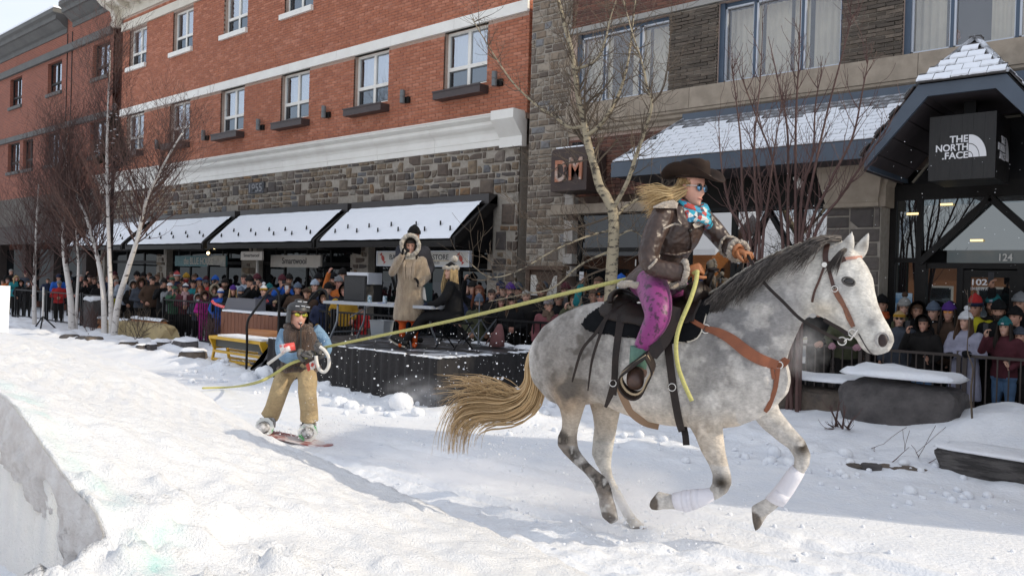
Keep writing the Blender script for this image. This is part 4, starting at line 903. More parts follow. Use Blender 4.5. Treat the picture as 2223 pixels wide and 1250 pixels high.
tint((.11, .1, .09), np.minimum(1, 1.5 * blob(1205, 790, .14, 0, .22)) * (.2 + .8 * mott) * .9)
tint((.25, .24, .23), np.maximum(blob(1420, 760, .36, 0, .25), blob(1520, 830, .2, 0, .3)) * mott * .8)
tint((.2, .195, .195), np.minimum(1, 1.3 * blob(1590, 740, .24, 0, .22)) * (.3 + .7 * mott) * .85)
tint((.27, .265, .265), np.minimum(1, 1.3 * blob(1660, 670, .22, 0, .22)) * mott * .85)
tint((.16, .16, .165), blob(1560, 690, .14, 0, .12) * (.4 + .6 * mott) * .7)
tint((.57, .45, .31), sstep(1.02, .82, hz) * (hz > .6) * .55 * (hs > -.5) * (hs < .75) * (.5 + n3 * .7))
tint((.40, .29, .19), np.minimum(1, 1.4 * blob(1225, 865, .14, 0, .15)) * .8)
tint((.05, .042, .036), np.minimum(1, 1.6 * np.maximum.reduce([blob(1222, 950, .09, -.15, .07), blob(1240, 985, .09, -.15, .06), blob(1275, 1015, .06, -.15, .05), blob(1300, 1040, .08, -.15, .07), blob(1318, 1060, .07, -.15, .06)])) * sstep(.30, .48, n2 + .08) * (hl < .05) * .95)
tint((.06, .05, .043), np.minimum(1, 1.5 * blob(1248, 845, .07, -.15, .08)) * (.3 + .7 * mott) * .85)
leglow = sstep(.75, .55, hz)
tint((.2, .17, .145), leglow * sstep(.45, .6, n2) * .75 * (hl < 0) * (hs < .25)); tint((.58, .55, .5), leglow * (hl > .0) * (hs < .3) * .8)
tint((.09, .08, .07), 1.2 * np.maximum(blob(1570, 1045, .085, -.15, .07) * (hl < 0), blob(1745, 970, .07, .14, .07) * (hl > -.05) * (hs > .8)) * sstep(.35, .55, n2) * .95)
tint((.2, .155, .115), blob(1530, 950, .09, -.15, .12) * mott * .8)
tint((.62, .6, .555), sstep(1.08, 1.2, hs) * sstep(1.2, 1.35, hz) * (hs > 1.0) * .95)
tint((.26, .25, .245), np.maximum(blob(1890, 690, .045, 0, .09), blob(1862, 720, .05, 0, .05)) * (.35 + .65 * mott) * .8); tint((.42, .41, .4), blob(1830, 620, .06, 0, .05) * .7)
tint((.60, .52, .4), blob(1790, 670, .09, 0, .06) * .6)
tint((.2, .19, .185), np.maximum(blob(1925, 742, .05, 0, .05), blob(1890, 766, .045, 0, .03)) * .75)
tint((.68, .665, .64), sstep(-.70, -.80, hs) * sstep(.9, 1.1, hz) * .8)
hoof = np.maximum.reduce([blob(1322, 1120, .075, -.15, .05) * (hl < 0), blob(1392, 1152, .07, .14, .05) * (hl > 0), blob(1420, 1090, .055, -.15, .07) * (hl < 0), blob(1640, 1128, .06, .14, .075) * (hl > 0)])
tint((.1, .08, .065), sstep(.35, .55, hoof) * .92)
n5 = fbm(hs * 55 + hz * 20, hz * 34 - hs * 8, 3, .6); colr = np.clip(colr * (1 + (n2[:, None] - .5) * .6) * (1 + (n5[:, None] - .5) * .5), .01, .85)
tint((.13, .115, .1), np.minimum(1, 1.7 * blob(1222, 775, .24, 0, .34)) * (.35 + .5 * sstep(.42, .56, n1))); tint((.17, .165, .165), np.minimum(1, 1.4 * blob(1600, 735, .24, 0, .2)) * (.25 + .4 * sstep(.42, .56, n1)))
tint((.10, .07, .05), np.maximum(blob(1838, 525, .03, 0, .045), blob(1872, 530, .025, 0, .045)) * .55)
ca = hbody.color_attributes.new('coat', 'FLOAT_COLOR', 'POINT'); ca.data.foreach_set('color', np.hstack([colr, np.ones((nv, 1))]).ravel())
# short winter coat: tiny combed ridges in the skin
coat = mat('horse_coat', (1, 1, 1), attr='coat', rough=.75, bump=.8, bscale=95, bdist=.012, stretch=(.45, .45, 1), spec=.2)
if True:
    nt = coat.node_tree; b = nt.nodes['Principled BSDF']; sk = b.inputs['Base Color'].links[0].from_socket; mx = nt.nodes.new('ShaderNodeMix'); mx.data_type = 'RGBA'; mx.blend_type = 'MULTIPLY'; mx.inputs[0].default_value = 1
    nt.links.new(sk, mx.inputs[6]); nt.links.new(_ramp(nt, _noise(nt, 85, 4, .65, stretch=(.5, .5, 1)), [(.3, .8), (.7, 1.14)]), mx.inputs[7]); nt.links.new(mx.outputs[2], b.inputs['Base Color'])
horse = thing('horse', 'galloping dapple grey horse with white front boots and a dark mane', 'horse', HP0)
hbody.materials.append(coat); hbo = link('body', hbody, horse)
from mathutils.bvhtree import BVHTree
BV = BVHTree.FromPolygons([tuple(c) for c in co], [tuple(p.vertices) for p in hbody.polygons])
def on(px, py, off=.008, lat=None):
    """the point of the horse's hide that the sight line meets, lifted off it by `off`"""
    d = Vector(ray(px, py)).normalized(); h = BV.ray_cast(CAM, d)
    if h[0] is None or lat is not None: return HP(px, py, lat if lat is not None else -.1)
    return h[0] + h[1] * off
def spline(P, n=6):
    P = [Vector(p) for p in P]; out = []
    for i in range(len(P) - 1):
        p0, p1, p2, p3 = P[max(i - 1, 0)], P[i], P[i + 1], P[min(i + 2, len(P) - 1)]
        for k in range(n):
            t = k / n; out.append(.5 * ((2 * p1) + (p2 - p0) * t + (2 * p0 - 5 * p1 + 4 * p2 - p3) * t * t + (3 * p1 - p0 - 3 * p2 + p3) * t ** 3))
    return out + [P[-1]]
def ribbon(mb, P, w, th, nrm=None):
    P = [Vector(p) for p in P]; m = len(P)
    if not hasattr(w, '__len__'): w = [w] * m
    rings = []
    for i in range(m):
        d = (P[min(i + 1, m - 1)] - P[max(i - 1, 0)]).normalized(); nn = (CAM - P[i]).normalized() if nrm is None else nrm
        s = d.cross(nn)
        if s.length < 1e-4: s = Vector((0, 0, 1))
        s.normalize(); n2_ = s.cross(d)
        rings.append([P[i] + s * w[i] / 2 + n2_ * th / 2, P[i] + s * w[i] / 2 - n2_ * th / 2, P[i] - s * w[i] / 2 - n2_ * th / 2, P[i] - s * w[i] / 2 + n2_ * th / 2])
    mb.loft(rings); return mb
def wide(ws, m):
    return [ws[min(int(i / (m - 1) * (len(ws) - 1)), len(ws) - 2)] * (1 - (i / (m - 1) * (len(ws) - 1)) % 1 if i < m - 1 else 0) + ws[min(int(i / (m - 1) * (len(ws) - 1)) + 1, len(ws) - 1)] * ((i / (m - 1) * (len(ws) - 1)) % 1 if i < m - 1 else 1) for i in range(m)]
dark_eye = mat('dark_eye', (.012, .009, .008), rough=.08, spec=.7)
def face_part(px, py, lat): return HP(px, py, lat)
e = on(1842, 611, -.012); mb = MB(); mb.ell(e, (.036, .022, .026), 12, 8, Matrix.Rotation(TH, 3, 'Z')); mb.build('eye', dark_eye, horse, smooth=True)
lid = mat('eyelid', (.09, .085, .08), rough=.8)
P = [on(1842 + 13.5 * math.cos(t), 611 + 8.5 * math.sin(t) + 3 * math.cos(t), .003) for t in (2 * math.pi * k / 14 for k in range(15))]; MB().tube(P, .006, 6).build('eyelid', lid, horse, smooth=True)
e = e.copy(); q = (e - HP0); far = e - HN * 2 * q.dot(HN); MB().ell(far, (.024, .02, .019), 12, 8).build('eye', dark_eye, horse, smooth=True)
nc = on(1915, 739, -.006); mb = MB(); mb.ell(nc, (.036, .02, .04), 12, 8, Matrix.Rotation(TH - .5, 3, 'Z')); mb.build('nostril', mat('nostril_dark', (.025, .013, .012), rough=.6), horse, smooth=True)
P = [on(1915 + 14.5 * math.cos(t), 738 + 16.5 * math.sin(t), .002) for t in (2 * math.pi * k / 14 for k in range(5, 15))]; MB().tube(P, .005, 6).build('nostril_rim', mat('muzzle', (.36, .34, .33), rough=.7), horse, smooth=True)
MB().tube(spline([on(x, y, .001) for x, y in ((1864, 724), (1872, 738), (1880, 752), (1888, 763), (1896, 769))], 3), .004, 5).build('mouth_line', mat('mouth_dark', (.05, .04, .04)), horse)
# hair: mane, forelock, tail as many tapering locks
def hair_mat(name, c0, c1, c2):
    return mat(name, c0, islands=[(0, c0), (.5, c1), (1, c2)], rough=.5, spec=.35)
mane_m = hair_mat('mane_hair', (.03, .025, .023), (.065, .055, .05), (.16, .14, .125)); mane_tip = hair_mat('mane_pale', (.45, .42, .36), (.3, .28, .25), (.6, .56, .48)); tail_m = hair_mat('tail_hair', (.5, .33, .16), (.6, .43, .24), (.36, .23, .11)); tail_root = hair_mat('tail_root', (.12, .1, .085), (.2, .17, .14), (.3, .25, .19))
hr = random.Random(5)
def locks(parent, name, m, n, path_fn, r0, seg=8, taper=.15, sides=3):
    mb = MB()
    for i in range(n):
        P = path_fn(hr); k = len(P); mb.tube(P, [r0 * (.6 + .8 * hr.random()) * max(taper, (1 - (j / (k - 1)) ** 2.0)) for j in range(k)], sides, cap=False)
    return mb.build(name, m, parent, smooth=True)
crest = [HP(x, y, -.02) for x, y in ((1548, 642), (1580, 624), (1610, 603), (1652, 576), (1700, 551), (1748, 533), (1796, 519), (1826, 520))]
CS = spline(crest, 10)
def mane_lock(r):
    g = r.randrange(17); t = min(1, max(.12, .16 + .84 * g / 16 + r.gauss(0, .02))); q_ = random.Random(g); p = CS[int(t * (len(CS) - 1))] + Vector((0, 0, -.01 + .03 * r.random()))
    L = (.30 + .16 * q_.random()) * (.75 + .35 * r.random()) * (.75 if t < .3 else 1); back = .5 + .7 * q_.random() + r.gauss(0, .07); ct = (CS[max(0, int(t * (len(CS) - 1)) - 3)] - CS[min(len(CS) - 1, int(t * (len(CS) - 1)) + 3)]).normalized()
    out = []; 
    for j in range(8):
        u = j / 7; q = p + ct * (L * back * u ** 1.1) + Vector((0, 0, .012 * math.sin(u * 3.1) - L * .55 * u ** 1.5)) - HN * (.10 * min(1, u * 2.2) + .055 * u) + Vector((r.uniform(-1, 1), r.uniform(-1, 1), r.uniform(-1, 1))) * (.007 + .008 * u) * (u > 0)
        out.append(q)
    return out
locks(horse, 'mane', mane_m, 700, mane_lock, .0054)
def mane_crest(r):
    t = r.random() * .95 + .05; p = CS[int(t * (len(CS) - 1))]; L = .07 + .09 * r.random()
    return [p - HD * L * u * .8 + Vector((0, 0, -.5 * L * u + .03 * math.sin(u * 2.5) + .012 * r.random())) - HN * .03 * u for u in (0, .3, .6, 1)]
locks(horse, 'mane_edge', mane_tip, 150, mane_crest, .0045)
def forelock(r):
    p = HP(1846, 535, -.03 + .06 * r.random()); e2 = HP(1795 + r.uniform(-8, 25), 585 + r.uniform(-8, 14), -.11)
    return spline([p, p.lerp(e2, .4) + Vector((0, 0, .02)) - HN * .06, e2], 3)
locks(horse, 'forelock', mane_m, 70, forelock, .0045)
tc_ = spline([HP(x, y, l) for x, y, l in ((1166, 752, 0), (1156, 790, 0), (1161, 832, 0), (1146, 868, 0), (1108, 886, 0), (1062, 884, 0), (1024, 893, 0), (1000, 922, 0), (990, 962, 0), (988, 1003, 0))], 5)
def tail_lock(r, spread=1.0, tmax=1.0):
    a, b = r.gauss(0, .36), r.gauss(0, .36); L = r.uniform(.6, 1.0) * tmax; k = max(5, int(L * (len(tc_) - 1))); out = []; ph = r.random() * 6
    for j in range(0, k, 2):
        u = j / (len(tc_) - 1); w = (.022 + .15 * min(1, u * 1.5) * (1 + .25 * u)) * spread; d = (tc_[min(j + 1, len(tc_) - 1)] - tc_[max(j - 1, 0)]).normalized(); s = d.cross(HN).normalized()
        out.append(tc_[j] + s * (a * w + .006 * math.sin(ph + u * 9)) + HN * (b * w * .9))
    return out
locks(horse, 'tail', tail_m, 620, tail_lock, .0072)
locks(horse, 'tail_dock', tail_root, 130, lambda r: tail_lock(r, .8, .42), .007)
def wisp(r):
    p = tc_[r.randrange(14, 26)]; y = r.choice((0, 1)); e2 = HP(r.uniform(935, 1050), r.uniform(810, 890), r.uniform(-.15, .15))
    return spline([p, p.lerp(e2, .5) + Vector((0, 0, .05 + .05 * r.random())), e2], 4)
locks(horse, 'tail_wisp', tail_m, 110, wisp, .0038)
# leg boots
bootm = mat('boot_white', (.72, .71, .76), (.66, .65, .7), scale=5, rough=.75, bump=.2, bscale=60)
def legboot(st, lat, straps):
    t = thing('leg_boot', '', 'leg boot', HP(*st[0][0], lat)); mb = MB(); hloft(mb, st, lat, .92, n=18); mb.build('wrap', bootm, t, smooth=True)
    for a, b in straps:
        mb = MB(); hloft(mb, [(tuple(np.add(a[0], a[2])), tuple(np.add(b[0], a[2])), a[1]) if False else q for q in (a, b)], lat, .95, n=18); mb.build('strap', bootm, t, smooth=True)
    return t
t = legboot([((1550, 1056), (1554, 1083), .042), ((1526, 1060), (1534, 1096), .047), ((1500, 1062), (1508, 1106), .05), ((1478, 1065), (1488, 1110), .054), ((1460, 1069), (1470, 1106), .05)], -.15, [(((1516, 1060), (1522, 1101), .051), ((1500, 1061), (1507, 1107), .053)), (((1492, 1062), (1500, 1109), .055), ((1480, 1064), (1489, 1112), .057))])
tagged(t, 'white leg boot on the folded near front leg, held level', 'leg boot')
t = legboot([((1719, 1008), (1748, 1028), .042), ((1706, 1022), (1740, 1044), .048), ((1690, 1044), (1727, 1066), .05), ((1672, 1066), (1712, 1088), .053), ((1660, 1078), (1702, 1100), .05)], .14, [(((1682, 1056), (1718, 1078), .054), ((1668, 1072), (1706, 1094), .056))])
tagged(t, 'white leg boot on the reaching far front leg, held steep', 'leg boot')
# tack
leather_d = mat('leather_dark', (.022, .013, .010), (.012, .008, .007), scale=12, spec=.3, rough=.45, bump=.25, bscale=60); leather_t = mat('leather_tan', (.24, .072, .026), (.17, .05, .02), scale=10, rough=.5, bump=.15, bscale=50); leather_b = mat('leather_bridle', (.07, .026, .016), (.045, .018, .012), scale=14, rough=.5)
silver = mat('silver', (.62, .6, .57), rough=.25, metal=1)
bri = thing('bridle', 'brown leather bridle with silver bit and rings on the horse head', 'bridle', HP(1830, 640))
def strap(par, name, pts, w, th, m, off=.006, n=4):
    P = spline([on(p[0], p[1], off, p[2] if len(p) > 2 else None) for p in pts], n); mb = MB(); ribbon(mb, P, wide(w, len(P)) if hasattr(w, '__len__') else w, th); return mb.build(name, m, par, smooth=False)
strap(bri, 'browband', [(1796, 573), (1815, 570), (1835, 562)], .03, .007, leather_b); strap(bri, 'browband', [(1835, 562), (1855, 560), (1869, 559)], .018, .006, mat('leather_pink', (.45, .22, .16), rough=.5))
strap(bri, 'crown_strap', [(1797, 530), (1792, 552), (1793, 572)], .032, .007, leather_b)
strap(bri, 'cheek_strap', [(1798, 578), (1804, 600), (1811, 625)], .022, .007, leather_b); strap(bri, 'cheek_strap', [(1812, 628), (1822, 646), (1833, 665), (1843, 688), (1853, 708)], [.03, .034, .026, .034, .024], .012, mat('leather_braid', (.22, .085, .04), (.12, .05, .03), scale=60, rough=.5, bump=.6, bscale=80), .008)
strap(bri, 'throat_lash', [(1788, 582), (1780, 605), (1768, 635), (1763, 655)], .014, .006, leather_b)
strap(bri, 'chin_strap', [(1788, 693), (1808, 705), (1826, 716), (1840, 727)], .022, .008, leather_d, .0)
mb = MB(); c = on(1790, 575, .01); mb.tube([c, c + (CAM - c).normalized() * .012], [.022, .016], 14); mb.build('concho', silver, bri)
def ringm(par, name, px, py, r, tr, m, off=.012, lat=None, squash=1):
    c = on(px, py, off, lat); v = (CAM - c).normalized(); a = v.cross(Vector((0, 0, 1))).normalized(); b = a.cross(v)
    return MB().tube([c + a * r * math.cos(t) + b * r * squash * math.sin(t) for t in (2 * math.pi * k / 16 for k in range(17))], tr, 6).build(name, m, par, smooth=True)
ringm(bri, 'ring', 1813, 627, .018, .004, silver); ringm(bri, 'bit_ring', 1850, 722, .022, .005, silver, .01, -.075); ringm(bri, 'bit_ring', 1828, 740, .024, .005, silver, .0, -.08)
MB().tube(spline([HP(x, y, -.08) for x, y in ((1862, 716), (1852, 728), (1846, 737), (1838, 735), (1832, 742))], 4), .006, 6).build('bit_shank', silver, bri, smooth=True)
HANDL = HP(1617, 546, .05)
P = spline([HP(1830, 741, -.09), HP(1800, 728, -.13), HP(1768, 710, -.17), HP(1735, 690, -.2), HP(1700, 655, -.2), HP(1660, 615, -.17), HP(1635, 575, -.05), HANDL], 6)
rein = MB(); ribbon(rein, P, .02, .008); rein.build('rein', leather_d, bri)
P = spline([HP(1842, 728, .09), HP(1760, 640, .2), HP(1680, 600, .18), HANDL + Vector((0, 0, .01))], 5); rein = MB(); ribbon(rein, P, .02, .008); rein.build('rein', leather_d, bri)
MB().tube(spline([HANDL, HP(1612, 580, 0), HP(1606, 615, -.03), HP(1580, 632, -.03), HP(1560, 640, -.02)], 5), .008, 6).build('rein_end', leather_d, bri, smooth=True)
bc = thing('breast_collar', 'tan leather breast collar across the horse chest', 'breast collar', HP(1690, 790))
strap(bc, 'shoulder_strap', [(1488, 690), (1510, 702), (1532, 714)], .03, .008, leather_t, .03); ringm(bc, 'ring', 1533, 715, .028, .005, silver, .014)
strap(bc, 'chest_strap', [(1532, 714), (1560, 722), (1590, 738), (1620, 762), (1650, 780), (1685, 793)], [.03, .055, .07, .075, .07, .06], .012, leather_t, .01)
strap(bc, 'chest_strap', [(1685, 793), (1697, 789), (1704, 778)], .05, .012, leather_t, .01); ringm(bc, 'ring', 1687, 793, .022, .005, silver, .018)
strap(bc, 'tie_down', [(1686, 797), (1684, 820), (1680, 845), (1668, 878), (1660, 890)], [.035, .03, .028, .03, .022], .01, leather_t, .01); strap(bc, 'tie_down', [(1674, 800), (1678, 822)], .02, .008, leather_t, .008)
sad = thing('saddle', 'dark western saddle over a black pad with long hanging latigo straps', 'saddle', HP(1430, 660))
polyc = np.array([hs, hz])
def hide_patch(name, outline, off, thick, m, par):
    """a shaped blanket: the part of the hide inside the outline, lifted and given thickness on both flanks"""
    O = np.array([SZ(HP(*p, -.2)) for p in outline]); fc = [];
    fv = [tuple(p.vertices) for p in hbody.polygons]; C = np.array([co[list(f)].mean(0) for f in fv]); r_ = C - np.array(HP0); S, Z_ = r_ @ np.array(HD), C[:, 2]
    ins = np.zeros(len(C), bool); n = len(O)
    for i in range(n):
        x1, y1 = O[i]; x2, y2 = O[(i + 1) % n]; c = ((y1 > Z_) != (y2 > Z_)) & (S < (x2 - x1) * (Z_ - y1) / (y2 - y1 + 1e-12) + x1); ins ^= c
    N = np.zeros(nv * 3); hbody.vertices.foreach_get('normal', N); N = N.reshape(-1, 3)
    used = sorted({v for i in np.nonzero(ins)[0] for v in fv[i]}); ix = {v: k for k, v in enumerate(used)}; k = len(used)
    vs = [tuple(co[v] + N[v] * (off + thick)) for v in used] + [tuple(co[v] + N[v] * off * .2) for v in used]; fs = []; ed = {}
    for i in np.nonzero(ins)[0]:
        f = [ix[v] for v in fv[i]]; fs.append(f)
        for a, b in zip(f, f[1:] + f[:1]): ed[(a, b)] = 1
    fs += [(b, a, a + k, b + k) for a, b in ed if (b, a) not in ed]
    mb = MB(); mb.add(vs, fs); return mb.build(name, m, par, smooth=True)
felt = mat('felt_black', (.006, .0065, .008), (.009, .0095, .011), scale=20, rough=.95, spec=.1)
pad = [(1300, 600), (1304, 668), (1278, 690), (1272, 706), (1282, 716), (1300, 721), (1340, 728), (1385, 733), (1430, 741), (1465, 744), (1500, 741), (1520, 730), (1531, 700), (1540, 655), (1545, 600)]
hide_patch('saddle_pad', pad, .012, .016, felt, sad)
strap(sad, 'pad_piping', [(1278, 692), (1272, 706), (1282, 716), (1300, 721), (1340, 728), (1385, 733), (1430, 741), (1465, 744), (1500, 741), (1520, 730), (1531, 700), (1538, 668)], .007, .008, mat('piping', (.55, .5, .42), rough=.8), .02, 3)
skirt = [(1318, 600), (1320, 655), (1304, 672), (1302, 682), (1318, 694), (1350, 702), (1385, 708), (1420, 714), (1470, 712), (1510, 700), (1520, 660), (1530, 600)]
hide_patch('skirt', skirt, .03, .012, leather_d, sad)
def hellip(par, name, px, py, lat, r, m, rot=0, n=16): return MB().ell(HP(px, py, lat), r, n, 10, Matrix.Rotation(TH, 3, 'Z') @ Matrix.Rotation(rot, 3, 'Y')).build(name, m, par, smooth=True)
mb = MB()
for i in range(9):        # seat, dished between cantle and swell
    pass
mb.loft([[HP(x, y, 0) + HN * lat * w + Vector((0, 0, -dz * abs(lat) ** 2)) for lat in (-1, -.75, -.4, 0, .4, .75, 1)] for x, y, w, dz in ((1352, 634, .2, .10), (1366, 640, .21, .11), (1385, 652, .22, .1), (1420, 656, .22, .10), (1460, 648, .2, .11), (1500, 636, .16, .12))], cap=False, closed=False)
seat = mb.build('seat', leather_d, sad, smooth=True)
mb = MB(); arc = [HP(1353, 640, 0) + HN * .23 * math.sin(t) + Vector((0, 0, .075 * math.cos(t) - .05)) - HD * .02 * math.cos(t) for t in (R(a) for a in range(-90, 91, 15))]; mb.tube(arc, .022, 8); mb.build('cantle', leather_d, sad, smooth=True)
hellip(sad, 'swell', 1516, 640, 0, (.09, .19, .10), leather_d); mb = MB(); h0 = HP(1532, 620, 0); mb.tube([h0, h0 + Vector((.03, 0, .07)), h0 + Vector((.045, 0, .10))], [.03, .024, .022], 10); mb.ell(h0 + Vector((.05, 0, .11)), (.045, .045, .014), 14, 6); mb.build('horn', leather_d, sad, smooth=True)
for x, y in ((1387, 659), (1494, 652)):
    c = on(x, y, .05); MB().tube([c, c + (CAM - c).normalized() * .012], [.02, .014], 12).build('concho', silver, sad)
strap(sad, 'latigo', [(1352, 690), (1348, 720), (1342, 770), (1340, 820), (1337, 850)], [.06, .05, .045, .045, .05], .01, leather_d, .04)
strap(sad, 'latigo', [(1340, 828), (1332, 850), (1322, 872)], [.05, .04, .02], .008, leather_d, .045)
strap(sad, 'latigo', [(1372, 655), (1330, 688), (1300, 725), (1270, 760), (1252, 810), (1247, 823)], [.02, .026, .024, .02, .016, .01], .008, leather_d, .045); strap(sad, 'latigo', [(1322, 690), (1308, 730), (1292, 780), (1283, 840)], [.024, .02, .018, .008], .008, leather_d, .045)
strap(sad, 'rear_cinch', [(1344, 832), (1356, 862), (1374, 892), (1400, 912), (1430, 920)], [.05, .055, .06, .06, .06], .012, mat('cinch_tan', (.24, .15, .09), rough=.6), .01)
strap(sad, 'front_cinch', [(1448, 720), (1456, 790), (1464, 850), (1474, 905), (1480, 935)], [.055, .05, .05, .05, .045], .01, leather_d, .016); e0 = HP(1484, 925, -.05); mb = MB(); ribbon(mb, [e0, HP(1488, 945, -.06), HP(1490, 966, -.07)], .045, .008); mb.build('cinch_end', leather_d, sad)
ringm(sad, 'buckle', 1338, 828, .022, .004, silver, .05); ringm(sad, 'buckle', 1461, 838, .024, .004, silver, .03); ringm(sad, 'buckle', 1468, 695, .026, .005, silver, .06, None, 1.5)
# ============================================================ people
skin_cols = [(.52, .28, .2), (.58, .34, .25), (.44, .24, .165), (.5, .25, .19), (.36, .19, .12)]
skins = [mat('skin_%s' % n, c, tuple(x * .82 for x in c), scale=9, rough=.55, spec=.4) for n, c in zip('abcde', skin_cols)]
lipm = mat('lips', (.34, .1, .085), rough=.5); eyem = mat('eye_dark', (.018, .013, .011), rough=.2); browm = mat('brow', (.06, .04, .028), rough=.9); mouthm = mat('mouth_open', (.06, .015, .014), rough=.5); teethm = mat('teeth', (.7, .68, .62), rough=.3)
_CL = {}
def cloth(c, rough=.85, nm='cloth', bump=.6, bs=22, sheen=.0):
    k = (nm,) + tuple(round(x, 3) for x in c)
    if k not in _CL: _CL[k] = mat('%s_%d' % (nm, len(_CL)), c, tuple(x * .72 for x in c), scale=7, rough=rough, bump=bump, bscale=bs, bdist=.01, sheen=sheen, spec=.25)
    return _CL[k]
def face_rings(n=26, m=24):
    zs = np.linspace(-.125, .125, n); KZ = [-.125, -.11, -.08, -.04, 0, .04, .08, .11, .125]
    w = np.interp(zs, KZ, [.018, .04, .056, .067, .074, .077, .071, .048, .004]); yf = np.interp(zs, KZ, [.072, .084, .083, .084, .08, .088, .076, .045, .004]); yb = np.interp(zs, KZ, [.02, -.005, -.05, -.082, -.098, -.1, -.088, -.056, -.004])
    rings = []
    for z, a, f, b in zip(zs, w, yf, yb):
        rg = []
        for k in range(m):
            t = 2 * math.pi * k / m; x = a * math.sin(t); c = math.cos(t); y = f * c if c > 0 else -b * c * 1.0
            if c > 0:
                y += .022 * math.exp(-(x / .013) ** 2) * math.exp(-((z + .03) / .022) ** 2) * (1 if z > -.055 else .4)      # nose
                y += .010 * math.exp(-(x / .010) ** 2) * math.exp(-((z - .005) / .03) ** 2)
                y -= .012 * math.exp(-((abs(x) - .031) / .014) ** 2) * math.exp(-((z - .008) / .014) ** 2)                     # sockets
                y += .005 * math.exp(-(x / .022) ** 2) * math.exp(-((z + .072) / .009) ** 2); y += .006 * math.exp(-(x / .02) ** 2) * math.exp(-((z + .108) / .012) ** 2)
                y += .004 * math.exp(-((abs(x) - .045) / .015) ** 2) * math.exp(-((z + .025) / .02) ** 2)
            rg.append((x, y, z))
        rings.append(rg)
    return rings
def head_mesh(smile=0, name='head'):
    mb = MB(); mb.loft(face_rings())
    for s in (-1, 1):
        mb.m = 1; mb.ell((s * .031, .069, .006), (.0135, .008, .0065), 8, 5)
        mb.m = 3; mb.tube([(s * .016, .086, .026), (s * .032, .085, .031), (s * .048, .073, .026)], [.003, .0042, .002], 5)
        mb.m = 0; mb.ell((s * .077, -.008, -.012), (.012, .02, .032), 8, 6)
    mb.m = 2; mb.tube([(-.026 - .004 * smile, .077, -.068 + .008 * smile), (-.01, .089, -.069), (.01, .089, -.069), (.026 + .004 * smile, .077, -.068 + .008 * smile)], [.002, .005, .005, .002], 6)
    if smile > .5:
        mb.m = 4; mb.tube([(-.022, .08, -.071), (0, .0905, -.074), (.022, .08, -.071)], [.002, .006, .002], 6)
    mb.m = 0; mb.tube([(0, -.015, -.06), (0, -.022, -.12), (0, -.03, -.17)], [.055, .052, .056], 12)
    return mb.mesh(name, True)
HEADS = [head_mesh(0), head_mesh(1), head_mesh(.3)]
for h in HEADS:
    for m_ in (skins[0], eyem, lipm, browm, teethm): h.materials.append(m_)
def _shell(z0, k, fwd=.0, top=1.0, nu=20, nv=8, bulge=.0):
    """a skull-following shell from height z0 up, k metres off the head"""
    rings = []
    for i in range(nv + 1):
        t = i / nv; z = z0 + (.125 + k - z0) * t; zz = min(max(z, -.12), .1249)
        KZ = [-.125, -.04, 0, .04, .08, .11, .125]; a = np.interp(zz, KZ, [.06, .069, .074, .077, .071, .048, .012]) + k; f = np.interp(zz, KZ, [.07, .08, .082, .088, .076, .045, .01]) + k + fwd; b = np.interp(zz, KZ, [.06, .085, .098, .1, .088, .056, .01]) + k
        if t > .99: a, f, b = a * .15, f * .15, b * .15
        rings.append([(a * math.sin(q), (f if math.cos(q) > 0 else b) * math.cos(q), z * top) for q in (2 * math.pi * j / nu for j in range(nu))])
    return rings
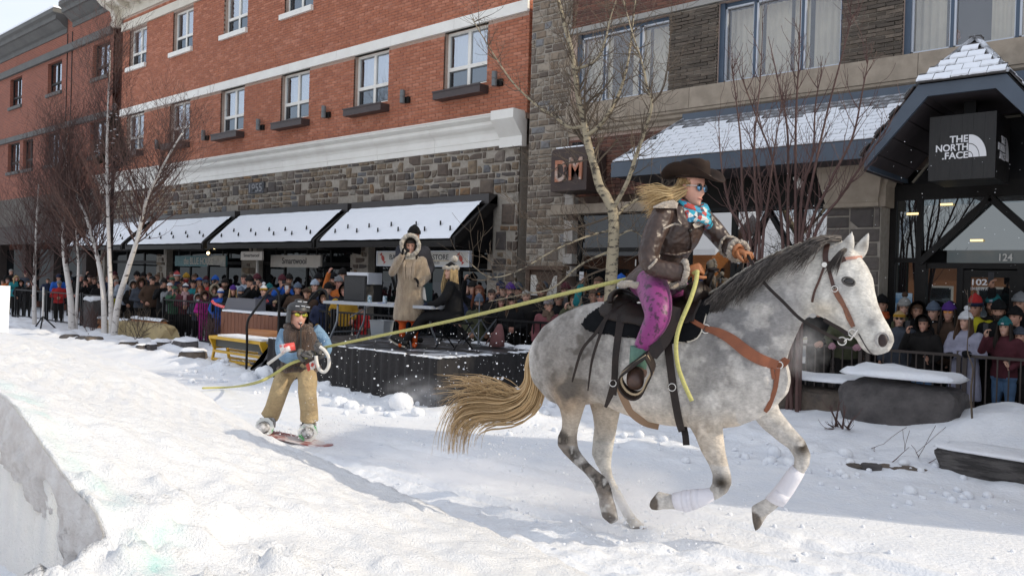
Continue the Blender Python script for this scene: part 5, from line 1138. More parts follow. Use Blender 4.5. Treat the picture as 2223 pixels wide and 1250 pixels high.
def hat_mesh(kind):
    mb = MB(); r = random.Random(len(kind))
    if kind in ('beanie', 'beanie_pom', 'beanie_tall', 'beanie_label'):
        mb.loft(_shell(.035, .016, top=1.55 if kind == 'beanie_tall' else 1.28)); mb.m = 1; mb.loft([[(x * 1.09, y * 1.09, z + dz) for x, y, z in _shell(.035, .016)[0]] for dz in (-.005, .045)])
        if kind == 'beanie_pom': mb.m = 2; mb.ell((0, -.02, .205), .045, 10, 8)
        if kind == 'beanie_label': mb.m = 2; mb.box(-.02, .02, .112, .118, .042, .07)
    elif kind == 'cap':
        mb.loft(_shell(.04, .012)); mb.m = 1; n = 9
        mb.loft([[(.078 * math.sin(t), .085 + .075 * math.cos(t), .048 - .012 * abs(math.sin(t)) + dz) for t in (math.pi * (j / (n - 1) - .5) for j in range(n))] + [(.07 * math.sin(t), .07, .05 + dz) for t in (math.pi * (.5 - j / (n - 1)) for j in range(n))] for dz in (0, .008)])
    elif kind == 'band':
        mb.loft([[(x * 1.06, y * 1.06, z) for x, y, z in _shell(z, .012)[0]] for z in (.03, .05, .075)], cap=False)
    elif kind == 'widehat':
        mb.loft(_shell(.045, .014)); mb.m = 0; mb.loft([[((.088 + w) * math.sin(q), (.098 + w) * math.cos(q), z) for q in (2 * math.pi * j / 24 for j in range(24))] for w, z in ((0, .05), (.08, .045), (.085, .055), (0, .062))])
    elif kind in ('furhat', 'ushanka'):
        mb.loft(_shell(.045, .022)); mb.m = 1
        for j in range(46):
            q = 2 * math.pi * j / 46; mb.ell((.1 * math.sin(q), .112 * math.cos(q), .055 + r.uniform(-.014, .018)), r.uniform(.022, .03), 6, 4)
        if kind == 'furhat':
            for s in (-1, 1):
                for j in range(9): mb.ell((s * .09, -.01 + .03 * r.uniform(-1, 1), .03 - .013 * j), .03, 6, 4)
    elif kind in ('hood', 'furhood', 'furhood_big'):
        g = .045 if kind != 'hood' else .036; rings = []
        for i in range(9):      # the hood tube opening forward
            t = i / 8; y = .085 - .20 * t; k = (1 - .0 * t) * math.sqrt(max(0, 1 - max(0, (t - .35) / .65) ** 2)) + .06
            rings.append([((.088 + g) * k * math.sin(q), y, (.01 + (.13 + g * .7) * k * math.cos(q) if math.cos(q) > 0 else .01 + .14 * k * math.cos(q))) for q in (2 * math.pi * j / 18 for j in range(18))])
        mb.loft(rings, cap=False); mb.m = 0; mb.loft([[(x * .93, y, z * .93 + .001) for x, y, z in rg] for rg in rings[:4]][::-1], cap=False)
        if kind != 'hood':
            mb.m = 1; R_ = .03 if kind == 'furhood' else .042
            for j in range(40):
                q = 2 * math.pi * j / 40; mb.ell(((.095 + g) * math.sin(q), .085 + r.uniform(-.02, .012), .012 + ((.14 + g * .7) if math.cos(q) > 0 else .15) * math.cos(q)), r.uniform(R_ * .75, R_), 6, 4)
        mb.m = 0; mb.loft([[(w * math.sin(q), d * math.cos(q) - .02, z) for q in (2 * math.pi * j / 14 for j in range(14))] for w, d, z in ((.105, .085, -.1), (.13, .11, -.15), (.16, .115, -.21))], cap=False)
    return mb.mesh(kind, True)
def hair_mesh(kind):
    mb = MB(); r = random.Random(9)
    if kind == 'short': mb.loft(_shell(.05, .011)); mb.loft([[p for p in [(x * 1.02, min(y, .02), z) for x, y, z in rg]] for rg in _shell(-.02, .009, nv=4)[:4]], cap=False)
    else:
        L = .34 if kind == 'long' else .2; mb.loft(_shell(.05, .012))
        for j in range(70):
            q = R(95 + 170 * r.random() + (0)); x, y = .084 * math.sin(q), .095 * math.cos(q) + .0
            if r.random() < .45: x, y = r.choice((-1, 1)) * .082, r.uniform(-.03, .055)
            P = [(x, y, .06), (x * 1.12, y * 1.08, -.03), (x * 1.2 + r.uniform(-.02, .02), y + .02 * r.uniform(-1, 2), -.1 - L * .3), (x * 1.2 + r.uniform(-.03, .03), y + .03, -.08 - L * r.uniform(.7, 1))]
            mb.tube(spline(P, 3), [.016] * 8 + [.008, .004], 4, cap=False)
    return mb.mesh('hair_' + kind, True)
def extra_mesh(kind):
    mb = MB()
    if kind == 'beard':
        for i in range(4):
            z = -.058 - .02 * i; rg = 9
        mb.loft([[(w * math.sin(t), y * math.cos(t), z) for t in (math.pi * (j / 12 - .5) * 1.25 for j in range(13))] for w, y, z in ((.074, .072, -.035), (.074, .092, -.06), (.066, .097, -.085), (.052, .097, -.108), (.03, .088, -.13))], cap=False, closed=False)
        mb.tube([(-.03, .085, -.062), (0, .098, -.057), (.03, .085, -.062)], [.004, .008, .004], 6)
    elif kind == 'sunglasses':
        for s in (-1, 1): mb.ell((s * .032, .083, .006), (.027, .010, .019), 12, 6); mb.tube([(s * .056, .078, .01), (s * .08, .02, .006)], .003, 4)
        mb.tube([(-.01, .092, .01), (.01, .092, .01)], .003, 5)
    elif kind == 'scarf':
        r = random.Random(3)
        for i in range(3): mb.tube([((.085 + .01 * i) * math.sin(t), (.075 + .012 * i) * math.cos(t) - .015, -.155 - .035 * (i - 1) + .012 * math.sin(2 * t + i)) for t in (2 * math.pi * j / 18 for j in range(19))], .03, 8)
        mb.loft([[(x, .1 + .01 * z, -.19 - .09 * k) for x, z in ((-.05, 0), (0, 1.5), (.05, 0), (.05, -1), (-.05, -1))] for k in range(5)])
    elif kind == 'mask': mb.loft([[(w * math.sin(t), y * math.cos(t), z) for t in (math.pi * (j / 10 - .5) for j in range(11))] for w, y, z in ((.072, .108, -.02), (.074, .112, -.05), (.066, .105, -.09), (.05, .095, -.12))], cap=False, closed=False)
    return mb.mesh(kind, True)
_HM = {}
def shared(fn, kind, mats):
    if kind not in _HM:
        me = fn(kind)
        for m_ in mats: me.materials.append(m_)
        _HM[kind] = me
    return _HM[kind]
def set_slots(o, mats):
    for i, m_ in enumerate(mats):
        if i < len(o.material_slots) and m_ is not None: o.material_slots[i].link = 'OBJECT'; o.material_slots[i].material = m_
def hand_geo(mb, W_, dirv, palm, curl=.5, sc=1.0, side=1):
    """palm, four unequal bent fingers and a side thumb; W_ wrist, dirv along the hand, palm: the way the palm faces"""
    d = Vector(dirv).normalized(); p = Vector(palm); p = (p - d * p.dot(d)).normalized(); s = d.cross(p) * side; W_ = Vector(W_)
    rings = []
    for t, w, th in ((-.02, .026, .02), (.01, .032, .018), (.045, .04, .017), (.08, .041, .014), (.09, .034, .008)):
        c = W_ + d * t * sc; rings.append([c + s * w * sc * math.cos(a) + p * th * sc * math.sin(a) for a in (2 * math.pi * k / 10 for k in range(10))])
    mb.loft(rings)
    for i, (o_, L) in enumerate(((-.029, .066), (-.01, .075), (.01, .071), (.028, .056))):
        q = W_ + (d * .08 + s * o_) * sc; P = [q - d * .01 * sc, q]; a = 0
        for seg in (.42, .33, .25): a += curl * 1.15; P.append(P[-1] + (d * math.cos(a) + p * math.sin(a) + s * o_ * .8 * (1 - curl)) * L * seg * sc)
        mb.tube(P, [.0105 * sc, .0105 * sc, .0098 * sc, .009 * sc, .007 * sc], 6)
    q = W_ + (d * .025 - s * .032) * sc; P = [q, q + (d * .03 - s * .022 + p * .012 * (.3 + curl)) * sc, q + (d * .058 - s * .02 + p * .03 * (.2 + curl)) * sc, q + (d * .076 - s * .012 + p * .042 * (.2 + curl)) * sc]
    mb.tube(P, [.014 * sc, .0125 * sc, .0105 * sc, .008 * sc], 6)
def tube3(mb, J, rads, n=12): mb.tube(spline(J, 3), [rads[0] + (rads[-1] - rads[0]) * 0 if False else np.interp(i / (3 * (len(J) - 1)), np.linspace(0, 1, len(rads)), rads) for i in range(3 * (len(J) - 1) + 1)], n)
POSE = {'down': (((.27, -.03, 1.15), (.27, .07, .92)),) * 2, 'pocket': (((.30, -.06, 1.16), (.19, .11, 1.0)),) * 2,
        'phone1': (((.27, .2, 1.2), (.09, .36, 1.5)), ((.29, 0, 1.15), (.14, .16, 1.0))), 'phone2': (((.25, .2, 1.22), (.05, .36, 1.47)),) * 2,
        'high1': (((.31, .12, 1.52), (.25, .26, 1.86)), ((.27, -.03, 1.15), (.25, .1, .95))), 'clasp': (((.29, .02, 1.14), (.05, .26, 1.1)),) * 2,
        'rail': (((.29, .12, 1.16), (.2, .38, 1.1)),) * 2, 'crossed': (((.29, .05, 1.14), (-.06, .22, 1.16)), ((.29, .05, 1.14), (-.08, .2, 1.12))), 'face': (((.27, .15, 1.2), (.09, .17, 1.5)), ((.29, 0, 1.15), (.14, .16, 1.0)))}
_BM = {}
def person_body(pose, long=False, bulk=1.0, voxel=.026):
    key = (pose, long, round(bulk, 2))
    if key in _BM: return _BM[key]
    mb = MB(); rings = []
    st = [(.84, .125, .185), (.94, .13, .185), (1.06, .12, .165), (1.2, .13, .175), (1.32, .13, .195), (1.41, .105, .195), (1.46, .075, .12), (1.5, .055, .06), (1.53, .05, .05)]
    if long: st = [(.42, .15, .215), (.5, .16, .22), (.7, .15, .205)] + st
    for z, a, b in st:
        k = bulk if z < 1.44 else 1
        rings.append([(b * k * math.sin(t), a * k * math.cos(t) + (.01 if z > 1.1 else 0), z) for t in (2 * math.pi * j / 18 for j in range(18))])
    mb.loft(rings); segs = [((0, 0, .9), (0, 0, 1.42), 0)]
    ends = []
    for s, (el, ha) in zip((1, -1), POSE[pose]):
        sh = (s * .185, 0, 1.395); e_ = (s * el[0], el[1], el[2]); h_ = (s * ha[0], ha[1], ha[2])
        mb.ell(sh, .078 * bulk, 10, 7); mb.tube([sh, Vector(sh).lerp(Vector(e_), .5), e_, Vector(e_).lerp(Vector(h_), .5), h_], [.07 * bulk, .066 * bulk, .058 * bulk, .054 * bulk, .045 * bulk], 10); mb.ell(e_, .057 * bulk, 8, 6); ends.append((Vector(e_), Vector(h_), s))
    for s in (1, -1):
        mb.tube([(s * .09, 0, .9), (s * .095, .01, .68), (s * .1, .02, .48), (s * .1, 0, .28), (s * .1, -.01, .07)], [.098, .09, .066, .06, .05], 12)
        mb.tube([(s * .1, -.05, .05), (s * .105, .05, .055), (s * .115, .16, .04), (s * .115, .2, .035)], [.05, .052, .046, .03], 10)
    me = remesh(mb, voxel, 3, .5)
    n = len(me.polygons); C = np.zeros(n * 3); me.polygons.foreach_get('center', C); C = C.reshape(-1, 3); mi = np.zeros(n, int)
    hem = .44 if long else .86; leg = (C[:, 2] < hem) & (C[:, 1] < .26); mi[leg] = 1; mi[C[:, 2] < .11] = 2
    if long: mi[(np.abs(C[:, 0]) < .2) & (C[:, 2] < .44)] = np.where(C[(np.abs(C[:, 0]) < .2) & (C[:, 2] < .44)][:, 2] < .11, 2, 1)
    me.polygons.foreach_set('material_index', mi); me.polygons.foreach_set('use_smooth', np.ones(n, bool))
    hb = MB()
    for e_, h_, s in ends:
        d = (h_ - e_).normalized(); curl = {'phone1': .55, 'phone2': .55, 'clasp': .8, 'high1': .12 if False else .5}.get(pose, .4)
        palm = Vector((-s, .15, -.1)) if pose in ('down', 'phone1', 'phone2', 'high1', 'face') else Vector((0, -1, -.2)); hb.m = 3
        hand_geo(hb, h_ - d * .015, d if pose not in ('phone2', 'phone1') else Vector((-s * .1, .1, 1)), palm, curl, 1.06, s)
    import bmesh
    bm = bmesh.new(); bm.from_mesh(me); hm_ = hb.mesh('h', True); bm.from_mesh(hm_); bm.to_mesh(me); bm.free(); bpy.data.meshes.remove(hm_)
    for m_ in (skins[0],) * 4: me.materials.append(m_)
    me.name = 'body'; _BM[key] = me; return me
def person(label, x, y, z, s, face, pose='down', coat=(.02, .02, .022), trousers=(.03, .03, .035), hand=None, skin=0, hat=None, hatc=((.03, .03, .03),), hair=None, hairc=(.06, .04, .03), extra=(), long=False, bulk=1.1, smile=0, group=None, look=0, tilt=0, coatm=None, shoes=(.02, .018, .016)):
    t = thing('person', label, 'person', (x, y, z), group); me = person_body(pose, long, bulk); b = link('body', me, None); b.parent = t
    set_slots(b, [coatm or cloth(coat), cloth(trousers), cloth(shoes), skins[skin] if hand is None else cloth(hand)])
    h = link('head', HEADS[smile], None); h.parent = t; h.location = (0, .03, 1.635); h.rotation_euler = (tilt, 0, look); set_slots(h, [skins[skin], None, None, cloth(hairc)])
    def add(nm, me_, ms):
        o = link(nm, me_, None); o.parent = h; set_slots(o, ms); return o
    if hair: add('hair', shared(hair_mesh, hair, (skins[0],)), [cloth(hairc, .6, 'hair', .5, 80)])
    if hat: add('hood' if 'hood' in hat else 'hat', shared(hat_mesh, hat, (skins[0],) * 3), [cloth(c, .9, 'knit', .5, 90) for c in hatc])
    for k, c in extra: add(k, shared(extra_mesh, k, (skins[0],)), [cloth(c, .3 if k == 'sunglasses' else .85, 'acc')])
    t.rotation_euler = (0, 0, face); t.scale = (s, s, s); return t
def facing(x, y, tx, ty): return math.atan2(-(tx - x), ty - y)
phone_me = None
def phone_for(t, label, pose, s, col=(.03, .03, .035), case=None, group='phones held up by the crowd'):
    global phone_me
    if phone_me is None:
        mb = MB(); mb.box(-.037, .037, -.004, .004, -.075, .075); phone_me = mb.mesh('phone'); phone_me.materials.append(skins[0])
    el, ha = POSE[pose][0]; p = Vector((ha[0] - (.0 if pose != 'phone2' else .05), ha[1] + .03, ha[2] + .12))
    M = Matrix.LocRotScale(t.location, t.rotation_euler, t.scale)
    o = link('phone', phone_me, None); o.location = M @ p; o.rotation_euler = t.rotation_euler; o.scale = (s, s, s); set_slots(o, [cloth(case or col, .35, 'phone', 0)])
    tagged(o, label, 'phone', group); return o
# ------------------------------------------------------------ the rider
shear = mat('shearling_leather', (.066, .041, .033), (.036, .022, .018), scale=5, rough=.4, bump=.9, bscale=9, bdist=.05, spec=.45, bdetail=2); fleece = mat('fleece', (.46, .4, .33), (.33, .28, .23), scale=30, rough=.95, bump=.9, bscale=70, bdist=.02, sheen=.4)
velvet = mat('velvet_purple', (.21, .022, .15), (.045, .004, .035), scale=26, lo=.5, hi=.6, rough=.45, bump=.25, bscale=30, sheen=.2, spec=.4)
glove_t = mat('glove_tan', (.36, .14, .05), (.25, .09, .035), scale=16, rough=.6, bump=.3, bscale=60)
rider = thing('person', 'woman riding the grey horse in a brown shearling jacket, cowboy hat and purple velvet leggings', 'person', HP(1440, 600))
MH = Matrix((HD, HN, Vector((0, 0, 1)))).transposed()
def rring(px, py, a, b, yaw=0, lat=0, n=18):
    c = HP(px, py, lat); d = Matrix.Rotation(yaw, 3, 'Z') @ HD; n_ = Matrix.Rotation(yaw, 3, 'Z') @ HN
    return [c + d * a * math.cos(t) + n_ * b * math.sin(t) for t in (2 * math.pi * k / n for k in range(n))]
jb = MB(); yw = R(-14)
jb.loft([rring(*q, yw) for q in ((1416, 616, .195, .23), (1420, 600, .17, .215), (1434, 578, .14, .185), (1453, 553, .128, .16), (1466, 528, .145, .18), (1476, 500, .155, .19), (1480, 478, .138, .2), (1480, 458, .105, .185), (1482, 443, .075, .11), (1485, 430, .055, .065))])
NA = [HP(*q) for q in ((1440, 466, -.19), (1418, 515, -.27), (1408, 568, -.32), (1440, 586, -.30), (1487, 591, -.22))]; FA = [HP(*q) for q in ((1520, 470, .19), (1548, 497, .24), (1572, 526, .25), (1590, 541, .16), (1602, 545, .09))]
jb.ell(NA[0], .08, 12, 8); jb.ell(FA[0], .078, 12, 8); jb.ell(NA[2], .066, 12, 8)
tube3(jb, NA, [.08, .077, .068, .062, .062]); tube3(jb, FA, [.078, .073, .065, .061, .06])
jm = remesh(jb, .013, 3); jm.materials.append(shear); link('jacket', jm, rider)
def band(name, pts, r, m, par, n=8, wob=.006, flat=1.0):
    q = random.Random(len(pts)); P = spline(pts, 4); MB().tube([p + Vector((q.uniform(-1, 1), q.uniform(-1, 1), q.uniform(-1, 1))) * wob for p in P], r, n, flat=flat).build(name, m, par, smooth=True)
def ringpts(c, d, r, n=14):
    d = Vector(d).normalized(); a = d.cross(Vector((0, 0, 1))).normalized(); b = a.cross(d); return [Vector(c) + a * r * math.cos(t) + b * r * math.sin(t) for t in (2 * math.pi * k / n for k in range(n + 1))]
band('cuff', ringpts(NA[4] - (NA[4] - NA[3]).normalized() * .01, NA[4] - NA[3], .068), .02, fleece, rider); band('cuff', ringpts(FA[4], FA[4] - FA[3], .064), .02, fleece, rider); band('cuff_seam', ringpts(FA[3].lerp(FA[2], .35), FA[4] - FA[3], .071), .009, fleece, rider)
band('hem', [Vector(p) + Vector((0, 0, -.008)) for p in rring(1416, 617, .21, .245, yw, n=14) + rring(1416, 617, .21, .245, yw, n=14)[:1]], .024, fleece, rider, wob=.009)
JV = BVHTree.FromPolygons([v.co.copy() for v in jm.vertices], [tuple(p.vertices) for p in jm.polygons])
def onj(px, py, off=.006):
    d = Vector(ray(px, py)).normalized(); h = JV.ray_cast(CAM, d); return h[0] + h[1] * off if h[0] is not None else HP(px, py, -.2)
band('sleeve_seam', [onj(1432, 555), onj(1424, 566), onj(1416, 575), onj(1408, 582)], .009, fleece, rider, wob=.002)
band('pocket_trim', [onj(1440, 497), onj(1452, 490), onj(1466, 486), onj(1478, 489)], .007, fleece, rider, wob=.002); band('front_seam', [onj(1497, 500), onj(1500, 520), onj(1499, 535), onj(1493, 548)], .006, shear, rider, wob=.001)
band('belt_seam', [onj(1440, 551), onj(1462, 553), onj(1484, 549), onj(1496, 545)], .012, shear, rider, wob=.001)
MB().ell(onj(1497, 500, .008), (.016, .016, .016), 10, 6).build('button', mat('button', (.02, .015, .012), rough=.4), rider, smooth=True)
def flap(name, px, th, m, off=.02): P = [onj(x, y, off) for x, y in px]; MB().prism(P, (HP0 - HP0) + (CAM - P[0]).normalized() * th).build(name, m, rider)
flap('collar', [(1418, 448), (1440, 438), (1462, 434), (1472, 446), (1466, 456), (1440, 455), (1422, 455)], .02, fleece); flap('lapel', [(1466, 452), (1480, 452), (1492, 490), (1478, 488), (1470, 478)], .012, shear); flap('lapel', [(1500, 488), (1522, 470), (1536, 480), (1520, 490), (1504, 496)], .012, fleece)
flap('collar', [(1526, 452), (1533, 458), (1538, 478), (1528, 480)], .015, shear)
# legs
lb = MB(); NLg = [HP(*q) for q in ((1412, 612, -.12), (1425, 652, -.30), (1427, 690, -.40), (1408, 728, -.42), (1391, 758, -.41))]; FLg = [HP(*q) + HN * 0 for q in ((1440, 612, .12),)]
mirror = lambda p: p - HN * 2 * (p - HP0).dot(HN)
tube3(lb, NLg, [.115, .105, .085, .068, .052], 14); tube3(lb, [mirror(p) for p in NLg], [.115, .105, .085, .068, .052], 14); lb.ell(HP(1418, 616, 0), (.17, .19, .12), 14, 8)
lm_ = remesh(lb, .014, 3); lm_.materials.append(velvet); link('leggings', lm_, rider)
boot_g = mat('boot_green', (.09, .19, .14), (.06, .13, .1), scale=8, rough=.5); boot_b = mat('boot_brown', (.085, .045, .032), (.05, .028, .022), scale=10, rough=.5, bump=.2)
for mir in (lambda p: p, mirror):
    A0, A1, A2 = mir(HP(1390, 754, -.41)), mir(HP(1386, 778, -.41)), mir(HP(1384, 802, -.40)); toe = mir(HP(1377, 838, -.52)); heel = mir(HP(1392, 806, -.36))
    bt = MB(); bt.tube([A0, A1, A2], [.066, .058, .056], 14).build('boot_shaft', boot_g, rider, smooth=True)
    ft = MB(); ft.tube(spline([heel, A2.lerp(toe, .4) + Vector((0, 0, .01)), toe.lerp(A2, .2), toe], 4), [.04, .048, .052, .055, .057, .058, .058, .057, .055, .052, .046, .036, .018], 14); ft.build('boot_foot', boot_b, rider, smooth=True)
    st_ = MB(); P = [mir(HP(x, y, -.50)) for x, y in ((1404, 772), (1388, 783), (1366, 800), (1350, 814), (1349, 832), (1362, 850), (1380, 857), (1396, 848), (1406, 826), (1416, 806), (1413, 790), (1404, 772))]
    ribbon(st_, spline(P, 3), .075, .014, None); 
    MB().tube(spline(P, 3), .011, 6).build('stirrup_edge', mat('rawhide', (.5, .38, .24), rough=.7), sad, smooth=True); rg = MB()
    ax = (toe - heel).normalized(); PP = spline(P, 3); rg.loft([[p - ax * .05, p + ax * .05, p + ax * .05 + (p - PP[0].lerp(PP[18], .5)).normalized() * .012, p - ax * .05 + (p - PP[0].lerp(PP[18], .5)).normalized() * .012] for p in PP]); rg.build('stirrup', leather_d, sad)
    fd = MB(); ribbon(fd, [mir(HP(x, y, l)) for x, y, l in ((1462, 665, -.31), (1452, 700, -.36), (1436, 735, -.41), (1416, 775, -.46))], [.10, .13, .12, .06], .012, None); fd.build('fender', leather_d, sad)
# hands
def glove(par, W_, d, palm, curl, side, m, sc=1.12, name='glove'):
    mb = MB(); hand_geo(mb, W_, d, palm, curl, sc, side); return mb.build(name, m, par, smooth=True)
hp1 = HP(1489, 590, -.21); glove(rider, hp1, HP(1512, 583, -.19) - hp1, HN * .7 + Vector((0, 0, -.6)), .95, 1, glove_t); hp2 = HP(1602, 545, .08); glove(rider, hp2, HP(1628, 552, .03) - hp2, Vector((0, 0, -1)) + HN * .1, .9, 1, glove_t)
band('glove_cuff', ringpts(hp1, HP(1512, 583, -.19) - hp1, .04), .016, glove_t, rider, wob=0); band('glove_cuff', ringpts(hp2, HP(1628, 552, .03) - hp2, .038), .015, glove_t, rider, wob=0)
# head, hat, hair, scarf, glasses
hc = HP(1501, 408, -.0); hyaw = TH - R(90) - R(14); MHd = Matrix.Translation(hc) @ Matrix.Rotation(hyaw, 4, 'Z') @ Matrix.Rotation(R(-8), 4, 'X') @ Matrix.Scale(1.0, 4)
def at_head(nm, me, M, par, ms=None):
    o = link(nm, me, par); o.matrix_world = M; o.parent = par; o.matrix_parent_inverse = parent_mat(par).inverted()
    if ms: set_slots(o, ms)
    return o
pale = mat('skin_rider', (.62, .34, .25), (.52, .27, .2), scale=10, rough=.5, spec=.4)
at_head('head', HEADS[2], MHd, rider, [pale, None, None, cloth((.2, .13, .07))])
mirror_lens = mat('mirror_lens', (.12, .25, .4), rough=.06, metal=.9); mb = MB()
for s in (-1, 1): mb.ell((s * .033, .085, .004), (.03, .010, .024), 14, 7); 
gl = mb.mesh('sunglasses', True); gl.materials.append(mirror_lens); at_head('sunglasses', gl, MHd, rider)
mb = MB(); mb.tube([(-.012, .095, .014), (.012, .095, .014)], .003, 5)
for s in (-1, 1): mb.tube([(s * .06, .08, .016), (s * .078, .03, .012), (s * .08, -.02, .008)], .003, 5)
gf = mb.mesh('glasses_frame'); gf.materials.append(silver); at_head('glasses_frame', gf, MHd, rider)
felt_b = mat('hat_felt', (.03, .018, .013), (.021, .013, .01), scale=14, rough=.85, spec=.2, bump=.15, bscale=80); mb = MB()
cr = []
for z, k in ((.045, 1.06), (.08, 1.05), (.12, 1.0), (.15, .95), (.165, .84), (.163, .6), (.15, .3), (.147, .02)): cr.append([(.088 * k * math.sin(q), (.108 * k) * math.cos(q), z - .018 * (math.exp(-(math.sin(q) * k / .35) ** 2)) * (z > .14) + .012 * math.cos(q) * (z > .1)) for q in (2 * math.pi * j / 24 for j in range(24))])
mb.loft(cr, cap=False); br = []
for w, dz in ((0, 0), (.03, -.004), (.06, 0), (.085, .008), (.092, .014), (.085, .018), (.06, .008), (.03, .004), (0, .008)):
    br.append([((.09 + w * .95) * math.sin(q), (.11 + w * 1.12) * math.cos(q), .055 + dz + w * .72 * abs(math.sin(q)) ** 2.2 - w * .42 * max(0, math.cos(q)) ** 2 - w * .30 * max(0, -math.cos(q)) ** 2) for q in (2 * math.pi * j / 36 for j in range(36))])
mb.loft(br, cap=False); ht = mb.mesh('hat', True); ht.materials.append(felt_b); MHat = MHd @ Matrix.Translation((0, 0, .012)) @ Matrix.Rotation(R(3), 4, 'X') @ Matrix.Scale(1.07, 4); at_head('hat', ht, MHat, rider)
mb = MB(); mb.tube([(.0945 * math.sin(q), .1155 * math.cos(q), .066) for q in (2 * math.pi * j / 28 for j in range(29))], .008, 6); hb_ = mb.mesh('hat_band', True); hb_.materials.append(mat('hat_band', (.1, .065, .05), rough=.5)); at_head('hat_band', hb_, MHat, rider)
blond = hair_mat('hair_blond', (.5, .33, .15), (.62, .45, .23), (.36, .22, .1))
def hairlock(r):
    q = R(r.uniform(60, 290)); p = MHd @ Vector((.082 * math.sin(q), .09 * math.cos(q) - .01, .055 - .05 * r.random()))
    k = r.random(); e2 = HP(1392 + 40 * k + r.uniform(-18, 12), 420 + 95 * k ** 1.2 + r.uniform(-22, 16), r.uniform(-.24, .2)); m1 = HP(1462 - 8 * k, 412 + 30 * k + r.uniform(-8, 8), (-.16 if q > math.pi else .06) + r.uniform(-.05, .05))
    return spline([p, m1, m1.lerp(e2, .55) + Vector((0, 0, r.uniform(-.02, .035))), e2], 4)
locks(rider, 'hair', blond, 420, hairlock, .0062)
scarfm = bpy.data.materials.new('scarf_print'); scarfm.use_nodes = True
nt = scarfm.node_tree; b = nt.nodes['Principled BSDF']; vo = nt.nodes.new('ShaderNodeTexVoronoi'); vo.inputs['Scale'].default_value = 34; tcs = nt.nodes.new('ShaderNodeTexCoord'); nt.links.new(tcs.outputs['Object'], vo.inputs[0])
sx_ = nt.nodes.new('ShaderNodeSeparateColor'); nt.links.new(vo.outputs['Color'], sx_.inputs[0]); rp = _ramp(nt, sx_.outputs[0], [(0, (.03, .36, .5)), (.36, (.42, .06, .05)), (.55, (.6, .6, .58)), (.7, (.04, .25, .42)), (.86, (.02, .05, .09))]); rp.node.color_ramp.interpolation = 'CONSTANT'; nt.links.new(rp, b.inputs['Base Color']); b.inputs['Roughness'].default_value = .7
mb = MB(); nk = HP(1491, 445, 0)
for i in range(4): mb.tube([nk + Vector((0, 0, -.012 - .03 * i)) + HD * (.105 + .01 * i) * math.cos(t) + HN * (.095 + .012 * i) * math.sin(t) + Vector((0, 0, .02 * math.sin(2 * t + i) - .02 * math.cos(t))) + HD * .015 for t in (2 * math.pi * j / 22 for j in range(23))], .03, 8)
q1 = [HP(1475, 456, -.13), HP(1478, 477, -.14), HP(1497, 482, -.15), HP(1515, 478, -.10), HP(1530, 466, -.02), HP(1524, 458, 0), HP(1495, 462, -.15)]
mb.prism(q1, HN * .03); mb.build('scarf', scarfm, rider, smooth=False)
# ------------------------------------------------------------ the tow rope
SBX = lambda px, py, d=0.: atD(px, py, 8.75 + d)
ropem = mat('rope_yellow', (.5, .47, .17), (.4, .38, .13), scale=60, rough=.8, bump=.6, bscale=160)
rope = thing('tow_rope', 'long yellow tow rope stretched from the snowboarder to the rider', 'rope', SBX(700, 752))
RP = spline([SBX(688, 760, -.30), SBX(722, 750, -.25), HP(980, 696, -.3).lerp(SBX(980, 696), .45), HP(1240, 634, -.1), HP(1372, 604, -.05), HP(1420, 600, .16), HP(1470, 600, .2), HP(1490, 600, -.14), HP(1512, 590, -.24)], 8)
MB().tube(RP, .0145, 8).build('tow_line', ropem, rope, smooth=True)
MB().tube(spline([HP(1514, 588, -.25), HP(1510, 615, -.30), HP(1497, 655, -.37), HP(1478, 700, -.40), HP(1468, 740, -.42), HP(1470, 785, -.42), HP(1482, 825, -.41), HP(1502, 870, -.40)], 5), .0145, 8).build('rope_tail', ropem, rope, smooth=True)
MB().tube(spline([SBX(684, 766, -.3), SBX(660, 778, -.36), SBX(625, 792, -.38), SBX(590, 815, -.3), SBX(550, 832, 0), atZ(500, 840, .06), atZ(440, 842, .05)], 5), .0155, 8).build('rope_end', ropem, rope, smooth=True)
# ------------------------------------------------------------ the snowboarder
denim = mat('denim', (.2, .32, .45), (.13, .23, .35), scale=9, rough=.8, bump=1, bscale=16, bdist=.04); khaki = mat('khaki', (.48, .37, .21), (.38, .28, .155), scale=6, rough=.8, bump=1, bscale=10, bdist=.06); fur_b = mat('fur_brown', (.1, .055, .032), (.04, .022, .014), scale=16, lo=.4, hi=.65, rough=.9, bump=1, bscale=45, bdist=.03, sheen=.3, stretch=(2, 2, .5))
glove_g = mat('glove_grey', (.07, .068, .065), (.13, .125, .12), scale=9, rough=.8)
sb = thing('person', 'snowboarder in helmet, brown fur vest, denim shirt and khaki trousers leaning back on the rope', 'person', atZ(640, 945))
pants = MB()
def limb(mb, pts, rads, n=12): P = [SBX(*p) for p in pts]; tube3(mb, P, rads, n); [mb.ell(P[i], rads[min(i, len(rads) - 1)] * .98, 10, 7) for i in range(1, len(P) - 1)]
limb(pants, ((636, 795, .05), (616, 822, -.06), (607, 846, -.1), (594, 885, .05), (585, 905, .08)), [.105, .1, .095, .092, .10]); limb(pants, ((662, 795, 0), (668, 825, -.14), (667, 850, -.18), (671, 890, -.05), (671, 914, -.02)), [.105, .102, .096, .094, .10]); pants.ell(SBX(650, 792), (.17, .15, .13), 14, 8)
pm = remesh(pants, .016, 2); pm.materials.append(khaki); link('trousers', pm, sb)
bd = MB()
def bring(px, py, a, b, d=0): c = SBX(px, py, d); vx = Vector((_X[0], 0, 0)); rt = Vector((RC[0][0], RC[1][0], 0)).normalized(); fw = Vector((RC[0][2], RC[1][2], 0)).normalized(); return [c + rt * a * math.cos(t) + fw * b * math.sin(t) for t in (2 * math.pi * k / 18 for k in range(18))]
